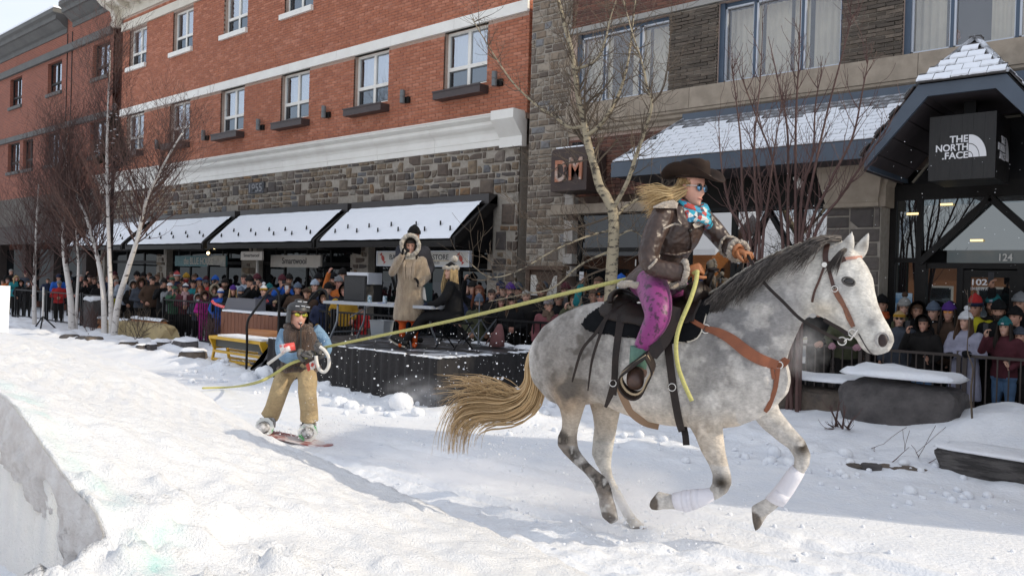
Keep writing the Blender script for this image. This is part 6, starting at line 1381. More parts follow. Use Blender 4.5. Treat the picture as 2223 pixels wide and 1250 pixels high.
vest = MB(); vest.loft([bring(*q) for q in ((650, 797, .20, .16), (650, 780, .195, .15), (650, 760, .185, .14), (650, 738, .195, .145), (650, 720, .19, .135), (649, 710, .15, .11), (648, 704, .095, .085), (648, 699, .08, .075))]); vm_ = remesh(vest, .014, 2); vm_.materials.append(fur_b); link('vest', vm_, sb)
zp = MB(); zp.bar(SBX(653, 705, -.14), SBX(653, 765, -.16), .012, .01); zp.build('zip', mat('zip', (.02, .02, .02)), sb)
band('vest_hem', [p + Vector((0, 0, -.01)) for p in bring(650, 797, .205, .165)[::2] + bring(650, 797, .205, .165)[:1]], .03, fur_b, sb, wob=.012); band('vest_collar', [p + Vector((0, 0, -.035)) for p in bring(648, 700, .125, .11)[::2] + bring(648, 700, .125, .11)[:1]], .03, fur_b, sb, wob=.008)
sl_ = MB(); limb(sl_, ((622, 718, .0), (611, 744, -.05), (614, 770, -.12), (632, 778, -.26), (655, 771, -.36)), [.072, .066, .062, .06, .052]); limb(sl_, ((681, 713, .02), (699, 732, .05), (709, 752, -.02), (705, 764, -.16), (694, 764, -.28)), [.072, .066, .06, .058, .052]); sm_ = remesh(sl_, .014, 2); sm_.materials.append(denim); link('shirt', sm_, sb)
for a, b, sd in (((655, 771, -.36), (682, 760, -.4), 1), ((696, 765, -.29), (684, 755, -.40), -1)):
    W_ = SBX(*a); d = SBX(*b) - W_; glove(sb, W_, d, Vector((0, 0, -1 if sd > 0 else .3)) + Vector((.3, .2, 0)), .95, sd, glove_g, 1.3); band('glove_cuff', ringpts(W_, d, .05), .022, glove_g, sb, wob=0)
hc2 = SBX(647, 684, -.06); M2 = Matrix.Translation(hc2) @ Matrix.Rotation(facing(hc2.x, hc2.y, 2, 2.6), 4, 'Z') @ Matrix.Rotation(R(-4), 4, 'Y') @ Matrix.Scale(1.12, 4)
at_head('head', HEADS[1], M2, sb, [pale, None, None, None])
mo_ = MB(); mo_.ell((0, .083, -.073), (.021, .012, .016), 12, 7); mm = mo_.mesh('open_mouth', True); mm.materials.append(mouthm); at_head('open_mouth', mm, M2, sb); mo_ = MB(); mo_.box(-.014, .014, .09, .097, -.068, -.062); mm = mo_.mesh('teeth'); mm.materials.append(teethm); at_head('teeth', mm, M2, sb)
hl_ = MB(); hl_.loft(_shell(.04, .03, nu=26, nv=12))
hl_.loft([[((.104) * math.sin(t), (.118) * math.cos(t) * 1.0 - .004, z + (.0 if abs(t) > 0 else 0)) for t in (math.pi * (.32 + 1.36 * j / 20) for j in range(21))] for z in (-.075, -.03, .02, .05)], cap=False, closed=False); hme = hl_.mesh('helmet', True); hme.materials.append(mat('helmet_grey', (.028, .029, .031), rough=.5)); at_head('helmet', hme, M2, sb)
vt = MB()
for q, z in ((-.5, .085), (0, .09), (.5, .085), (-.25, .13), (.25, .13)): vt.box(.105 * math.sin(q) - .018, .105 * math.sin(q) + .018, .118 * math.cos(q) * (.98 if z < .1 else .72) - .004, .118 * math.cos(q) * (.98 if z < .1 else .72) + .006, z - .004, z + .004)
vme = vt.mesh('helmet_vents'); vme.materials.append(alu); at_head('helmet_vents', vme, M2, sb)
gog = MB(); [gog.ell((s * .034, .086, .008), (.031, .012, .021), 12, 7) for s in (-1, 1)]; gme = gog.mesh('sunglasses', True); gme.materials.append(mat('lens_gold', (.75, .5, .05), (.2, .5, .12), scale=18, rough=.08, metal=.8)); at_head('sunglasses', gme, M2, sb)
gog = MB(); gog.tube([(-.075, .05, .014), (-.06, .085, .018), (0, .102, .02), (.06, .085, .018), (.075, .05, .014)], .006, 6); gme = gog.mesh('glasses_frame', True); gme.materials.append(black_metal); at_head('glasses_frame', gme, M2, sb)
chs = MB(); chs.tube([(-.085, .0, -.05), (-.06, .05, -.12), (0, .065, -.135), (.06, .05, -.12), (.085, 0, -.05)], .006, 6); cme = chs.mesh('chin_strap'); cme.materials.append(black_metal); at_head('chin_strap', cme, M2, sb)
bsnow = mat('boot_snowy', (.1, .1, .1), (.6, .6, .62), scale=11, lo=.42, hi=.62, rough=.8)
for x, y, tx, ty in ((582, 915, 566, 927), (670, 925, 667, 940)):
    b0 = MB(); A_ = SBX(x, y - 8, .04); B_ = SBX(x - 1, y + 12, .02); T_ = SBX(tx, ty, -.17); b0.tube([A_, B_], [.085, .08], 12); b0.tube(spline([B_, B_.lerp(T_, .5), T_], 3), [.075, .07, .068, .066, .06, .055, .035], 12); b0.build('boot', bsnow, sb, smooth=True)
    b0 = MB(); P = ringpts(B_.lerp(T_, .45), T_ - B_, .078, 10); ribbon(b0, P, .05, .012, (T_ - B_).normalized()); b0.build('binding', mat('binding_white', (.7, .72, .7), (.1, .45, .15), scale=8, lo=.55, hi=.6, rough=.5), sb)
bdm = thing('snowboard', 'thin red snowboard half buried in spraying snow', 'snowboard', SBX(640, 950)); n_ = 14; rows = []; a_, b_ = SBX(560, 936, .05), SBX(722, 972, -.12); dd = (b_ - a_); w_ = dd.cross(Vector((0, 0, 1))).normalized()
mb = MB(); mb.loft([[a_ + dd * t + w_ * s * (.13 * math.sqrt(max(.02, 1 - abs(2 * t - 1) ** 6))) + Vector((0, 0, h + .10 * max(0, abs(2 * t - 1) - .75))) for s, h in ((-1, 0), (1, 0), (1, .014), (-1, .014))] for t in (i / n_ for i in range(n_ + 1))]); mb.build('deck', mat('board_red', (.3, .06, .05), (.66, .6, .6), scale=6, lo=.4, hi=.56, rough=.4), bdm)
# baton with red sleeve, hose ring, maple-leaf flag
bt = thing('tow_bar', 'white plastic tow bar with a red and white sleeve', 'tow bar', SBX(610, 765, -.45)); MB().tube([SBX(581, 790, -.45), SBX(628, 756, -.45)], .016, 10).build('bar', sign_white, bt, smooth=True)
MB().tube([SBX(609, 757, -.5), SBX(640, 751, -.48)], [.045, .04], 12).build('sleeve', mat('sleeve_red', (.6, .07, .06), (.75, .72, .7), scale=6, lo=.45, hi=.5, rough=.5), bt, smooth=True)
hs_ = thing('hose_loop', 'white hose loop hanging from the snowboarder hands', 'hose', SBX(700, 785, -.42)); MB().tube(spline([SBX(x, y, -.42) for x, y in ((694, 752), (706, 762), (714, 778), (713, 796), (704, 807), (694, 802), (688, 788), (686, 772))], 4), .018, 8).build('hose', sign_white, hs_, smooth=True)
fg = thing('flag', 'small red and white maple leaf flag tucked at the snowboarder hip', 'flag', SBX(677, 790, -.4)); q = [SBX(*p, -.4) for p in ((664, 791), (690, 777), (691, 795), (668, 806))]
def lerp2(u, v): return q[0].lerp(q[1], u).lerp(q[3].lerp(q[2], u), v)
for u0, u1, m in ((0, .28, sign_red), (.28, .72, sign_white), (.72, 1, sign_red)): MB().prism([lerp2(u0, 0), lerp2(u1, 0), lerp2(u1, 1), lerp2(u0, 1)], (CAM - q[0]).normalized() * .006).build('panel', m, fg)
leaf = [(.5, .1), (.55, .28), (.62, .24), (.6, .45), (.68, .42), (.66, .55), (.54, .68), (.51, .68), (.51, .88), (.49, .88), (.49, .68), (.46, .68), (.34, .55), (.32, .42), (.4, .45), (.38, .24), (.45, .28)]
MB().prism([lerp2(u, v) + (CAM - q[0]).normalized() * .008 for u, v in leaf], (CAM - q[0]).normalized() * .003).build('leaf_emblem', sign_red, fg)
# ============================================================ the crowd
K = dict(black=(.007, .007, .008), dark=(.014, .0125, .012), navy=(.02, .027, .06), slate=(.06, .07, .09), grey=(.2, .21, .22), teal=(.02, .2, .22), magenta=(.36, .02, .2), blue=(.02, .1, .42), red=(.4, .03, .03), olive=(.075, .08, .045),
         brown=(.07, .042, .028), orange=(.5, .14, .03), yellow=(.55, .5, .03), mustard=(.42, .24, .03), maroon=(.08, .02, .028), white=(.62, .63, .65), pale=(.36, .42, .5), purple=(.08, .03, .2), dteal=(.015, .12, .13), lav=(.33, .33, .42), pink=(.45, .25, .3), tan=(.36, .26, .16),
         gblue=(.1, .13, .18), jeans=(.09, .16, .27), green=(.05, .12, .07), stripe=(.5, .08, .08), fur=(.3, .25, .18), paleg=(.3, .3, .29), plaid=(.2, .07, .08), mgrey=(.22, .2, .21))
DK, BL, BR, GR = (.03, .022, .018), (.45, .32, .16), (.09, .05, .03), (.3, .29, .27)
def C(n): return K[n]
GL = 'spectators behind the fence on the left'; GM = 'spectators behind the stage'; GRR = 'spectators behind the railing on the right'
crowd = []
def sp(px, py, Y, pose, coat, label, hat=None, hc='black', hair='short', hcol=BR, ex=(), skin=None, long=False, hand=None, grp=GL, tr='dark', smile=None, ph=None, bulk=1.14, smin=.62, hc2=None, hc3=None, tx=-3.5, ty=4.9):
    q = atY(px, py, Y); s = min(1.1, max(smin, (q.z + .0) / 1.64)); z0 = q.z - 1.64 * s
    r = random.Random(int(px * 31 + py * 7)); f = facing(q.x, q.y, tx, ty) + r.uniform(-.22, .22)
    cols = (C(hc), C(hc2) if hc2 else tuple(min(1, c * 1.15) for c in C(hc)), C(hc3) if hc3 else C(hc))
    t = person(label, q.x, q.y, z0, s, f, pose, C(coat), C(tr), C(hand) if hand else None, r.randrange(4) if skin is None else skin, hat, cols, hair, hcol, tuple((k, c) for k, c in ex), long, bulk, r.choice((0, 0, 1, 2)) if smile is None else smile, grp, r.uniform(-.25, .25), r.uniform(-.06, .1))
    if ph: phone_for(t, ph, pose, s, (.03, .03, .035), (.6, .6, .62) if 'white' in ph else None)
    return t
# left block, far end to near end
sp(6, 613, 11.0, 'pocket', 'dark', 'bareheaded spectator in a dark coat at the far left edge')
sp(16, 609, 10.6, 'face', 'orange', 'spectator in an orange jacket lifting goggles, far left', ex=(('sunglasses', (.3, .35, .5)),))
sp(24, 590, 12.3, 'down', 'black', 'grey haired spectator tall in the back row, far left', hcol=GR)
sp(35, 604, 10.3, 'rail', 'teal', 'blond spectator in a bright teal jacket with blue gloves on the far rail', hair='long', hcol=BL, hand='blue')
sp(46, 615, 10.25, 'pocket', 'black', 'black hooded spectator beside the teal jacket', hat='hood')
sp(60, 616, 10.3, 'phone1', 'dark', 'bearded spectator photographing with a white phone by the leftmost trunk', ex=(('beard', DK),), ph='white phone held up by the leftmost birch trunk')
sp(70, 613, 10.5, 'phone2', 'brown', 'spectator in a brown coat with pale cuffs behind the leftmost birch trunk', hat='beanie', hc='tan')
sp(56, 594, 12.2, 'down', 'slate', 'spectator in a slate coat in the back row behind the leftmost birch', hat='beanie', hc='maroon')
sp(127, 603, 10.9, 'rail', 'blue', 'spectator in a blue jacket and blue beanie with yellow gloves beside the dark pillar', hat='beanie', hc='navy', hand='yellow')
sp(129, 617, 10.1, 'clasp', 'red', 'child in a red jacket and grey beanie leaning on the fence', hat='beanie', hc='grey')
sp(176, 603, 11.3, 'pocket', 'dark', 'spectator half behind the slim birch stem, bareheaded', hcol=GR)
sp(186, 612, 10.3, 'phone2', 'black', 'photographer in a black coat with a square badge beside the slim birch stem', hat='cap', hc='dark')
sp(194, 605, 11.2, 'face', 'brown', 'spectator in a brown coat with a hand at the brow between two birches', hcol=DK)
sp(205, 609, 10.7, 'high1', 'black', 'spectator in black with one arm raised left of the birch clump', skin=0)
sp(216, 617, 10.3, 'pocket', 'black', 'red faced spectator in black cap and sunglasses left of the birch clump', hat='cap', hc='dark', ex=(('sunglasses', (.02, .02, .02)),), skin=1)
sp(234, 604, 11.2, 'down', 'navy', 'spectator in navy just behind the birch clump')
sp(252, 614, 10.6, 'down', 'grey', 'spectator in a grey coat seen between the birch trunks', hcol=GR)
sp(240, 640, 10.0, 'clasp', 'yellow', 'small child in a yellow jacket between the birch trunks', hat='beanie', hc='navy')
sp(270, 606, 10.2, 'crossed', 'pale', 'spectator in a pale blue sports vest right of the birch clump', hcol=DK)
sp(290, 620, 10.3, 'pocket', 'dark', 'child with a grey fur trimmed hood beside the pale blue vest', hat='furhood', hc='slate', hc2='paleg', hair='long', hcol=BR)
sp(297, 599, 11.4, 'down', 'black', 'tall spectator in sunglasses and dark beanie behind the fur hoods', hat='beanie', ex=(('sunglasses', (.02, .02, .02)),))
sp(306, 615, 10.2, 'clasp', 'slate', 'spectator in a slate parka with a dark fur hood, hands together', hat='furhood_big', hc='slate', hc2='brown')
sp(330, 608, 10.25, 'pocket', 'brown', 'stocky spectator in dark brown coat, cap and sunglasses', hat='cap', hc='black', ex=(('sunglasses', (.02, .02, .02)),), bulk=1.25, hcol=GR)
sp(341, 603, 11.3, 'down', 'dark', 'bareheaded spectator behind the brown coat')
sp(356, 615, 10.3, 'phone1', 'black', 'spectator in black aiming a phone at the fence corner', hat='beanie', hc='dark', ph='dark phone held up at the left fence corner')
sp(368, 622, 10.15, 'face', 'grey', 'spectator in pale grey sleeves and a white cap at the fence corner', hat='cap', hc='white')
sp(373, 610, 11.0, 'down', 'dark', 'spectator in a dark green cap in the second row by the fence corner', hat='cap', hc='green')
sp(379, 629, 10.1, 'phone2', 'green', 'kneeling photographer in a grey green cap and jacket at the rail', hat='cap', hc='green', ph='small camera phone of the photographer in grey green')
sp(384, 601, 11.5, 'down', 'navy', 'tall spectator in a red, white and blue striped beanie', hat='beanie', hc='stripe', hc2='white', hc3='blue')
sp(404, 604, 11.4, 'down', 'maroon', 'spectator in a mustard beanie with a red neck warmer', hat='beanie', hc='mustard', ex=(('mask', (.25, .03, .03)),))
sp(393, 624, 10.6, 'down', 'tan', 'brown haired spectator in a tan coat behind the white and navy beanie', hair='long')
sp(403, 626, 10.1, 'clasp', 'maroon', 'spectator in maroon with a white and navy beanie and a pink scarf', hat='beanie', hc='white', hc2='navy', ex=(('scarf', (.42, .27, .28)),))
sp(420, 616, 10.7, 'pocket', 'teal', 'spectator in a teal jacket and black cap over the magenta child', hat='cap', hc='black')
sp(432, 611, 11.3, 'down', 'navy', 'spectator in a bright blue hat in the third row', hat='widehat', hc='blue')
sp(433, 628, 10.4, 'down', 'brown', 'brown haired spectator just behind the two fur hooded children', hair='long', hcol=(.2, .08, .03))
sp(429, 648, 10.0, 'clasp', 'slate', 'child with a white face mask and pale fur hood at the rail', hat='furhood', hc='slate', hc2='paleg', ex=(('mask', (.6, .6, .6)),))
sp(444, 643, 9.98, 'clasp', 'magenta', 'child in a bright magenta snowsuit with a brown fur hood', hat='furhood_big', hc='magenta', hc2='brown', tr='magenta', hand='magenta')
sp(447, 616, 11.2, 'down', 'dark', 'spectator in dark coat and grey cap in the third row', hat='cap', hc='slate')
sp(462, 630, 10.2, 'pocket', 'purple', 'person in a big olive brown fur hood beside the magenta child', hat='furhood_big', hc='olive', hc2='fur', hair='long')
sp(467, 610, 11.0, 'phone1', 'red', 'spectator in red with a blue beanie holding a teal phone', hat='beanie', hc='blue', ph='teal phone of the spectator in red')
sp(479, 637, 9.98, 'pocket', 'blue', 'small child in a royal blue snowsuit and white beanie', hat='beanie', hc='white', hc2='blue', tr='blue', hand='blue')
sp(488, 616, 10.7, 'down', 'black', 'bearded man in a dark grey beanie behind the blue snowsuit child', hat='beanie', hc='dark', ex=(('beard', (.1, .06, .04)),))
sp(506, 631, 10.1, 'down', 'black', 'blond girl in black with a purple beanie', hat='beanie', hc='purple', hair='long', hcol=BL)
sp(523, 634, 10.0, 'clasp', 'orange', 'small child in orange with a grey beanie', hat='beanie', hc='gblue')
sp(530, 606, 10.9, 'down', 'pale', 'black haired man in a white and blue jacket', hcol=DK, hair='short')
sp(541, 612, 10.2, 'phone2', 'black', 'man in black beanie filming with both hands', hat='beanie', hc='black', ph='black phone gripped by the man in black beanie')
sp(557, 608, 10.6, 'phone2', 'dark', 'photographer in glasses with a compact camera', hat='beanie', hc='maroon', ex=(('sunglasses', (.05, .05, .05)),), ph='compact camera of the photographer in glasses')
sp(572, 632, 10.0, 'down', 'navy', 'toddler in a white and yellow beanie held up at the fence', hat='beanie_pom', hc='white', hc2='mustard')
sp(584, 628, 10.2, 'pocket', 'navy', 'spectator in a teal beanie with a yellow stripe', hat='beanie', hc='dteal', hc2='teal', hc3='yellow', ex=(('sunglasses', (.03, .03, .03)),))
sp(597, 660, 10.0, 'down', 'dark', 'child in a beige cap low behind the rail', hat='cap', hc='tan')
sp(612, 610, 10.9, 'phone2', 'blue', 'spectator in a royal blue jacket with a raised camera', hat='beanie', hc='maroon', ph='camera raised by the spectator in royal blue')
sp(610, 680, 9.9, 'down', 'navy', 'small child in a navy coat with a yellowish fur hood behind the snowboarder', hat='furhood', hc='navy', hc2='fur')
sp(624, 624, 10.3, 'phone1', 'black', 'photographer in sunglasses behind the helmet', ex=(('sunglasses', (.02, .02, .02)),), ph='white phone beside the snowboarder helmet')
sp(646, 627, 10.3, 'pocket', 'brown', 'person in a blue beanie and brown coat right of the helmet', hat='beanie', hc='gblue')
sp(666, 636, 9.9, 'down', 'brown', 'man in a tall brown fur hat and brown fur coat', hat='ushanka', hc='brown', hc2='brown', long=True, skin=2, bulk=1.3)
sp(683, 621, 10.6, 'down', 'dark', 'smiling person in a grey blue beanie behind the fur coat', hat='beanie', hc='pale')
sp(691, 607, 11.3, 'down', 'olive', 'man in a black beanie and olive jacket in the back row', hat='beanie', hc='black', ex=(('beard', DK),))
sp(712, 628, 10.3, 'down', 'navy', 'smiling man in a navy coat and black beanie left of the loudspeaker', hat='beanie', hc='black', smile=1)
sp(701, 649, 9.95, 'pocket', 'navy', 'child in a navy hood with yellow mittens beside the table', hat='hood', hc='navy', hand='mustard')
sp(723, 607, 11.2, 'down', 'black', 'man in a black beanie with a pale badge behind the loudspeaker', hat='beanie_label', hc='black', hc3='white', ex=(('beard', BR),))
sp(735, 614, 10.9, 'high1', 'orange', 'spectator in a rust orange jacket with one arm up beside the loudspeaker', hat='beanie', hc='grey')
sp(747, 632, 10.2, 'pocket', 'mustard', 'child in a yellow coat peeping from behind the loudspeaker', hat='hood', hc='black')
sp(785, 672, 10.6, 'clasp', 'red', 'spectator in a red jacket crouching behind the table legs', hat='beanie', hc='dark')
# behind the stage
sp(1040, 632, 11.2, 'high1', 'black', 'red haired woman in black waving a bare hand above the crowd', hair='long', hcol=(.16, .05, .025), grp=GM, smile=1)
sp(1039, 657, 10.55, 'pocket', 'olive', 'bearded man in a knitted grey blue beanie seated behind the stage', hat='beanie_tall', hc='gblue', ex=(('beard', (.03, .02, .015)),), grp=GM)
sp(1067, 640, 11.3, 'down', 'dark', 'dark haired man in profile behind the bearded man', hcol=DK, grp=GM)
sp(1087, 656, 10.7, 'pocket', 'black', 'dark haired woman in black looking up beside the camera woman', hair='long', hcol=DK, grp=GM)
sp(1108, 631, 11.4, 'face', 'navy', 'spectator in a violet hat with both hands raised to the face', hat='beanie', hc='purple', grp=GM)
sp(1111, 654, 10.7, 'clasp', 'black', 'woman in a black beanie holding a small blue camera', hat='beanie', hc='black', hair='long', grp=GM)
sp(1143, 643, 11.1, 'pocket', 'dark', 'balding man in a dark coat left of the plaid scarf woman', hcol=GR, grp=GM)
sp(1176, 634, 11.3, 'down', 'black', 'bearded man in sunglasses and brown cap under the timber stand', hat='cap', hc='brown', ex=(('sunglasses', (.02, .02, .02)), ('beard', BR)), grp=GM)
sp(1191, 663, 10.6, 'down', 'plaid', 'smiling woman in a mauve beanie, brown scarf and plaid coat', hat='beanie_tall', hc='mgrey', ex=(('scarf', (.16, .11, .08)),), grp=GM, smile=1, long=True)
sp(1213, 648, 11.2, 'down', 'black', 'spectator under a broad black hat beside the horse rump', hat='widehat', hc='black', grp=GM)
sp(1247, 652, 10.8, 'phone1', 'olive', 'spectator in a pale fur hood and black beanie filming over the horse', hat='furhood_big', hc='olive', hc2='fur', ph='dark phone filming over the horse rump', grp=GM)
sp(1288, 643, 11.0, 'high1', 'teal', 'person with a teal sleeve raising a white phone', ph='white phone raised on a teal sleeve above the saddle', grp=GM)
sp(1306, 644, 10.9, 'down', 'dark', 'man in a black beanie with an orange patch and glasses by the aspen trunk', hat='beanie_label', hc='black', hc3='orange', ex=(('sunglasses', (.1, .1, .1)),), grp=GM)
sp(1300, 617, 11.7, 'down', 'black', 'dark figure in the back row beside the aspen trunk', grp=GM)
sp(1349, 617, 11.7, 'down', 'navy', 'spectator in a blue beanie right of the aspen trunk', hat='beanie', hc='blue', grp=GM)
sp(1344, 640, 11.2, 'down', 'slate', 'spectator in a slate blue beanie below the blue one', hat='beanie', hc='pale', grp=GM)
# right block
sp(1782, 668, 12.2, 'rail', 'black', 'spectator in a black jacket hidden behind the horse neck', hat='beanie', hc='black', grp=GRR)
sp(1842, 672, 12.15, 'rail', 'olive', 'spectator in an olive quilted coat with pink mittens on the railing', hat='beanie', hc='grey', hand='pink', grp=GRR)
sp(1915, 662, 12.6, 'down', 'black', 'spectator in a black jacket with an orange collar behind the horse nose', hat='beanie', hc='black', ex=(('scarf', (.5, .1, .03)),), grp=GRR)
sp(1964, 668, 12.62, 'down', 'olive', 'woman in a pale grey beanie with a brown pompom', hat='beanie_pom', hc='paleg', hc3='brown', hair='long', grp=GRR, skin=1)
sp(1953, 691, 12.25, 'down', 'slate', 'woman in a mustard headband and dark sunglasses', hat='band', hc='mustard', hair='short', hcol=BL, ex=(('sunglasses', (.02, .02, .02)),), grp=GRR, skin=1)
sp(1991, 676, 12.55, 'down', 'black', 'man in a deep black hood behind the phone woman', hat='hood', hc='black', grp=GRR, skin=2)
sp(2007, 703, 12.1, 'phone1', 'dark', 'smiling woman in a dark hooded parka and jeans filming with a phone', hat='hood', hc='dark', hair='short', hcol=DK, tr='jeans', grp=GRR, skin=0, smile=1, ph='dark phone held up by the smiling hooded woman')
sp(2028, 677, 12.55, 'down', 'black', 'man in a slate blue beanie looking left', hat='beanie', hc='gblue', grp=GRR, skin=1)
sp(2061, 678, 12.5, 'down', 'brown', 'woman in a purple beanie and mirrored orange sunglasses', hat='beanie', hc='purple', hair='long', hcol=DK, ex=(('sunglasses', (.7, .3, .08)),), grp=GRR)
sp(2098, 697, 12.1, 'crossed', 'lav', 'woman in a long pale grey quilted coat and white pompom beanie', hat='beanie_pom', hc='white', hair='long', long=True, hand='black', grp=GRR, skin=1, smile=1, tr='black')
sp(2119, 668, 12.55, 'down', 'yellow', 'man in a yellow vest and red patterned beanie turned aside', hat='beanie_tall', hc='red', hc2='navy', grp=GRR, skin=0, hand='red')
sp(2158, 662, 12.65, 'down', 'dark', 'bearded man in a teal beanie with a pale label', hat='beanie_label', hc='dteal', hc3='pale', ex=(('beard', BR),), grp=GRR, skin=0)
sp(2169, 675, 12.4, 'down', 'black', 'black bearded man in a black cap', hat='beanie', hc='black', ex=(('beard', DK),), grp=GRR, skin=2)
sp(2184, 710, 12.1, 'phone1', 'maroon', 'woman in a teal beanie and maroon jacket looking into a phone', hat='beanie_label', hc='dteal', hc3='white', hair='long', hcol=DK, tr='jeans', grp=GRR, skin=1, smile=1, ph='dark phone of the woman in the teal beanie')
sp(2206, 688, 12.4, 'down', 'slate', 'man in a black beanie at the right edge behind the teal beanie', hat='beanie', hc='black', grp=GRR, skin=0)
sp(2217, 660, 12.7, 'high1', 'black', 'spectator in a grey beanie holding a phone high at the right edge', hat='beanie', hc='grey', grp=GRR, ph='phone held highest at the right edge')
sp(2216, 730, 12.15, 'down', 'dark', 'spectator cut off by the right edge of the railing', hat='beanie', hc='slate', grp=GRR)
for i in range(34):   # the packed back rows
    r = random.Random(i * 7 + 1); px = r.uniform(0, 770) if i < 26 else r.uniform(990, 1330); Y = r.uniform(11.6, 12.7); q = atY(px, 600 + r.uniform(-4, 12) + (18 if i >= 26 else 0), Y)
    ct_, ht_, hc_ = r.choice(('black', 'dark', 'navy', 'brown')), r.choice((None, 'beanie', 'cap', 'beanie')), r.choice(('dark', 'navy', 'maroon', 'slate'))
    pl = [b for a, b in ((80, 'by the leftmost birch'), (175, 'behind the thick birch'), (260, 'behind the birch clump'), (345, 'behind the log benches'), (440, 'above the fence corner'), (520, 'above the barrier tape'), (600, 'above the yellow bench'), (680, 'behind the snowboarder'), (780, 'beside the loudspeaker'), (1100, 'behind the seated woman'), (1220, 'under the timber stand'), (1400, 'beside the aspen trunk')) if px < a][0]
    sp(px, 600 + r.uniform(-3, 13) + (20 if i >= 26 else 0), Y, r.choice(('down', 'pocket', 'face')), ct_, 'back row spectator in a %s coat, %s, %s' % (ct_, (hc_ + ' ' + ht_) if ht_ else 'bareheaded', pl), hat=ht_, hc=hc_, grp='dark coated spectators deep in the back rows')
# the person upstairs behind the curtained window
q = atY(2072, 90, 14.1); person('person in a pale blue shirt sitting behind the upstairs curtained window', q.x, q.y, q.z - 1.15, 1.0, R(200), 'down', (.2, .25, .45), (.05, .05, .06), hcol=(.3, .12, .03) if False else None or (.25, .1, .03), hair='short') if False else person('person in a pale blue shirt behind the upstairs curtained window', q.x, q.y, q.z - 1.5, .95, R(190), 'down', (.2, .25, .45), (.05, .05, .06), hair='short', hairc=(.25, .1, .03))
# ------------------------------------------------------------ on the stage
def stp(px, py, z=.72): return atZ(px, py, z)
furc = mat('fur_coat', (.36, .28, .19), (.24, .175, .115), scale=9, rough=.9, bump=1, bscale=60, bdist=.02, sheen=.4, stretch=(2, 2, .5)); furw = mat('fur_white', (.55, .5, .42), (.42, .37, .3), scale=14, rough=.95, bump=1, bscale=60, bdist=.03, sheen=.4)
q = stp(886, 753); ann = person('announcer in a long fawn fur coat and cream fur hat speaking into a microphone', q.x, q.y, q.z, .93, facing(q.x, q.y, -4, 2.5), 'phone1', (.3, .25, .18), (.5, .08, .015), C('black'), 0, None, hair='long', hairc=DK, long=True, bulk=1.2, smile=1, coatm=furc, shoes=(.5, .08, .015))
hd = [c for c in bpy.data.objects if c.parent == ann and c.name.startswith('head')][0]; fh = link('hood', shared(hat_mesh, 'furhood_big', (skins[0],) * 3), None); fh.parent = hd; set_slots(fh, [furw, furw])
fr_ = MB(); rr = random.Random(2)
for i in range(26): x = -.09 + .18 * rr.random(); fr_.tube([(x, .12, 1.40), (x + .01, .175, 1.3), (x + .015 * rr.uniform(-1, 1), .165, 1.16 - .08 * rr.random())], [.012, .01, .004], 4)
o = fr_.build('fringe_scarf', cloth((.42, .34, .26)), None); o.parent = ann
mp = Vector((ann.location)) ; M = Matrix.LocRotScale(ann.location, ann.rotation_euler, ann.scale); mic = thing('microphone', 'black hand microphone at the announcer mouth', 'microphone', M @ Vector((.09, .3, 1.5))); a = M @ Vector((.08, .33, 1.46)); b = M @ Vector((.03, .19, 1.565)); MB().tube([a, b], [.014, .017], 8).build('handle', black_metal, mic, smooth=True); MB().ell(b, .03, 10, 7).build('head', black_metal, mic, smooth=True)
q = stp(866, 744); person('man in a dark coat and black hat raising a white glove behind the announcer', q.x, q.y + .25, q.z, 1.06, facing(q.x, q.y, 0, 4), 'face', (.025, .026, .035), (.03, .05, .09), C('white'), 1, 'beanie', (C('black'),) * 3, 'short', long=False, bulk=1.3)
# seated woman built in the pose: hips on the chair, legs forward
seat_p = stp(985, 757); fdir = facing(seat_p.x, seat_p.y, seat_p.x - 2.2, seat_p.y - 1.5)
sw_ = thing('person', 'woman in black with a fur brimmed pompom hat sitting beside the table, boots stretched out', 'person', seat_p); MBs = MB()
MBs.loft([[(b * math.sin(t), a * math.cos(t) + y, z) for t in (2 * math.pi * j / 16 for j in range(16))] for z, a, b, y in ((.42, .15, .2, 0), (.55, .15, .19, 0), (.75, .14, .18, .02), (.92, .13, .19, .04), (1.0, .1, .18, .05), (1.06, .055, .06, .06), (1.1, .05, .05, .06))])
for s in (-1, 1):
    tube3(MBs, [(s * .1, .02, .48), (s * .11, .28, .50), (s * .11, .46, .47), (s * .12, .62, .25), (s * .12, .74, .09)], [.1, .09, .075, .065, .055]); tube3(MBs, [(s * .12, .72, .08), (s * .13, .84, .12), (s * .13, .93, .17)], [.055, .055, .04]); MBs.ell((s * .185, .04, .96), .085)
    tube3(MBs, [(s * .19, .04, .96), (s * .25, .12, .78), (s * .2, .28, .68), (s * .1, .38, .68)], [.078, .07, .06, .05])
bm_ = remesh(MBs, .022, 3); bm_.materials.append(cloth(C('black'))); o = link('body', bm_, None); o.parent = sw_
hb2 = MB(); [hand_geo(hb2, (s * .1, .38, .68), (-s * .5, .6, 0), (0, 0, -1), .8, 1.0, s) for s in (-1, 1)]; o = hb2.build('gloves', cloth(C('navy')), None, smooth=True); o.parent = sw_
for s in (-1, 1):
    bt2 = MB(); tube3(bt2, [(s * .12, .70, .07), (s * .13, .84, .115), (s * .13, .95, .175)], [.06, .06, .045]); o = bt2.build('boot', cloth((.02, .02, .02), .6), None, smooth=True); o.parent = sw_
    sl2 = MB(); ribbon(sl2, [(s * .12, .73, .015), (s * .13, .86, .05), (s * .13, .98, .12)], .085, .022, Vector((0, .5, -1)).normalized()); o = sl2.build('sole', cloth((.5, .46, .38)), None); o.parent = sw_
h2 = link('head', HEADS[0], None); h2.parent = sw_; h2.location = (0, .08, 1.19); h2.rotation_euler = (.0, 0, .75); set_slots(h2, [skins[1], None, None, cloth(BL)])
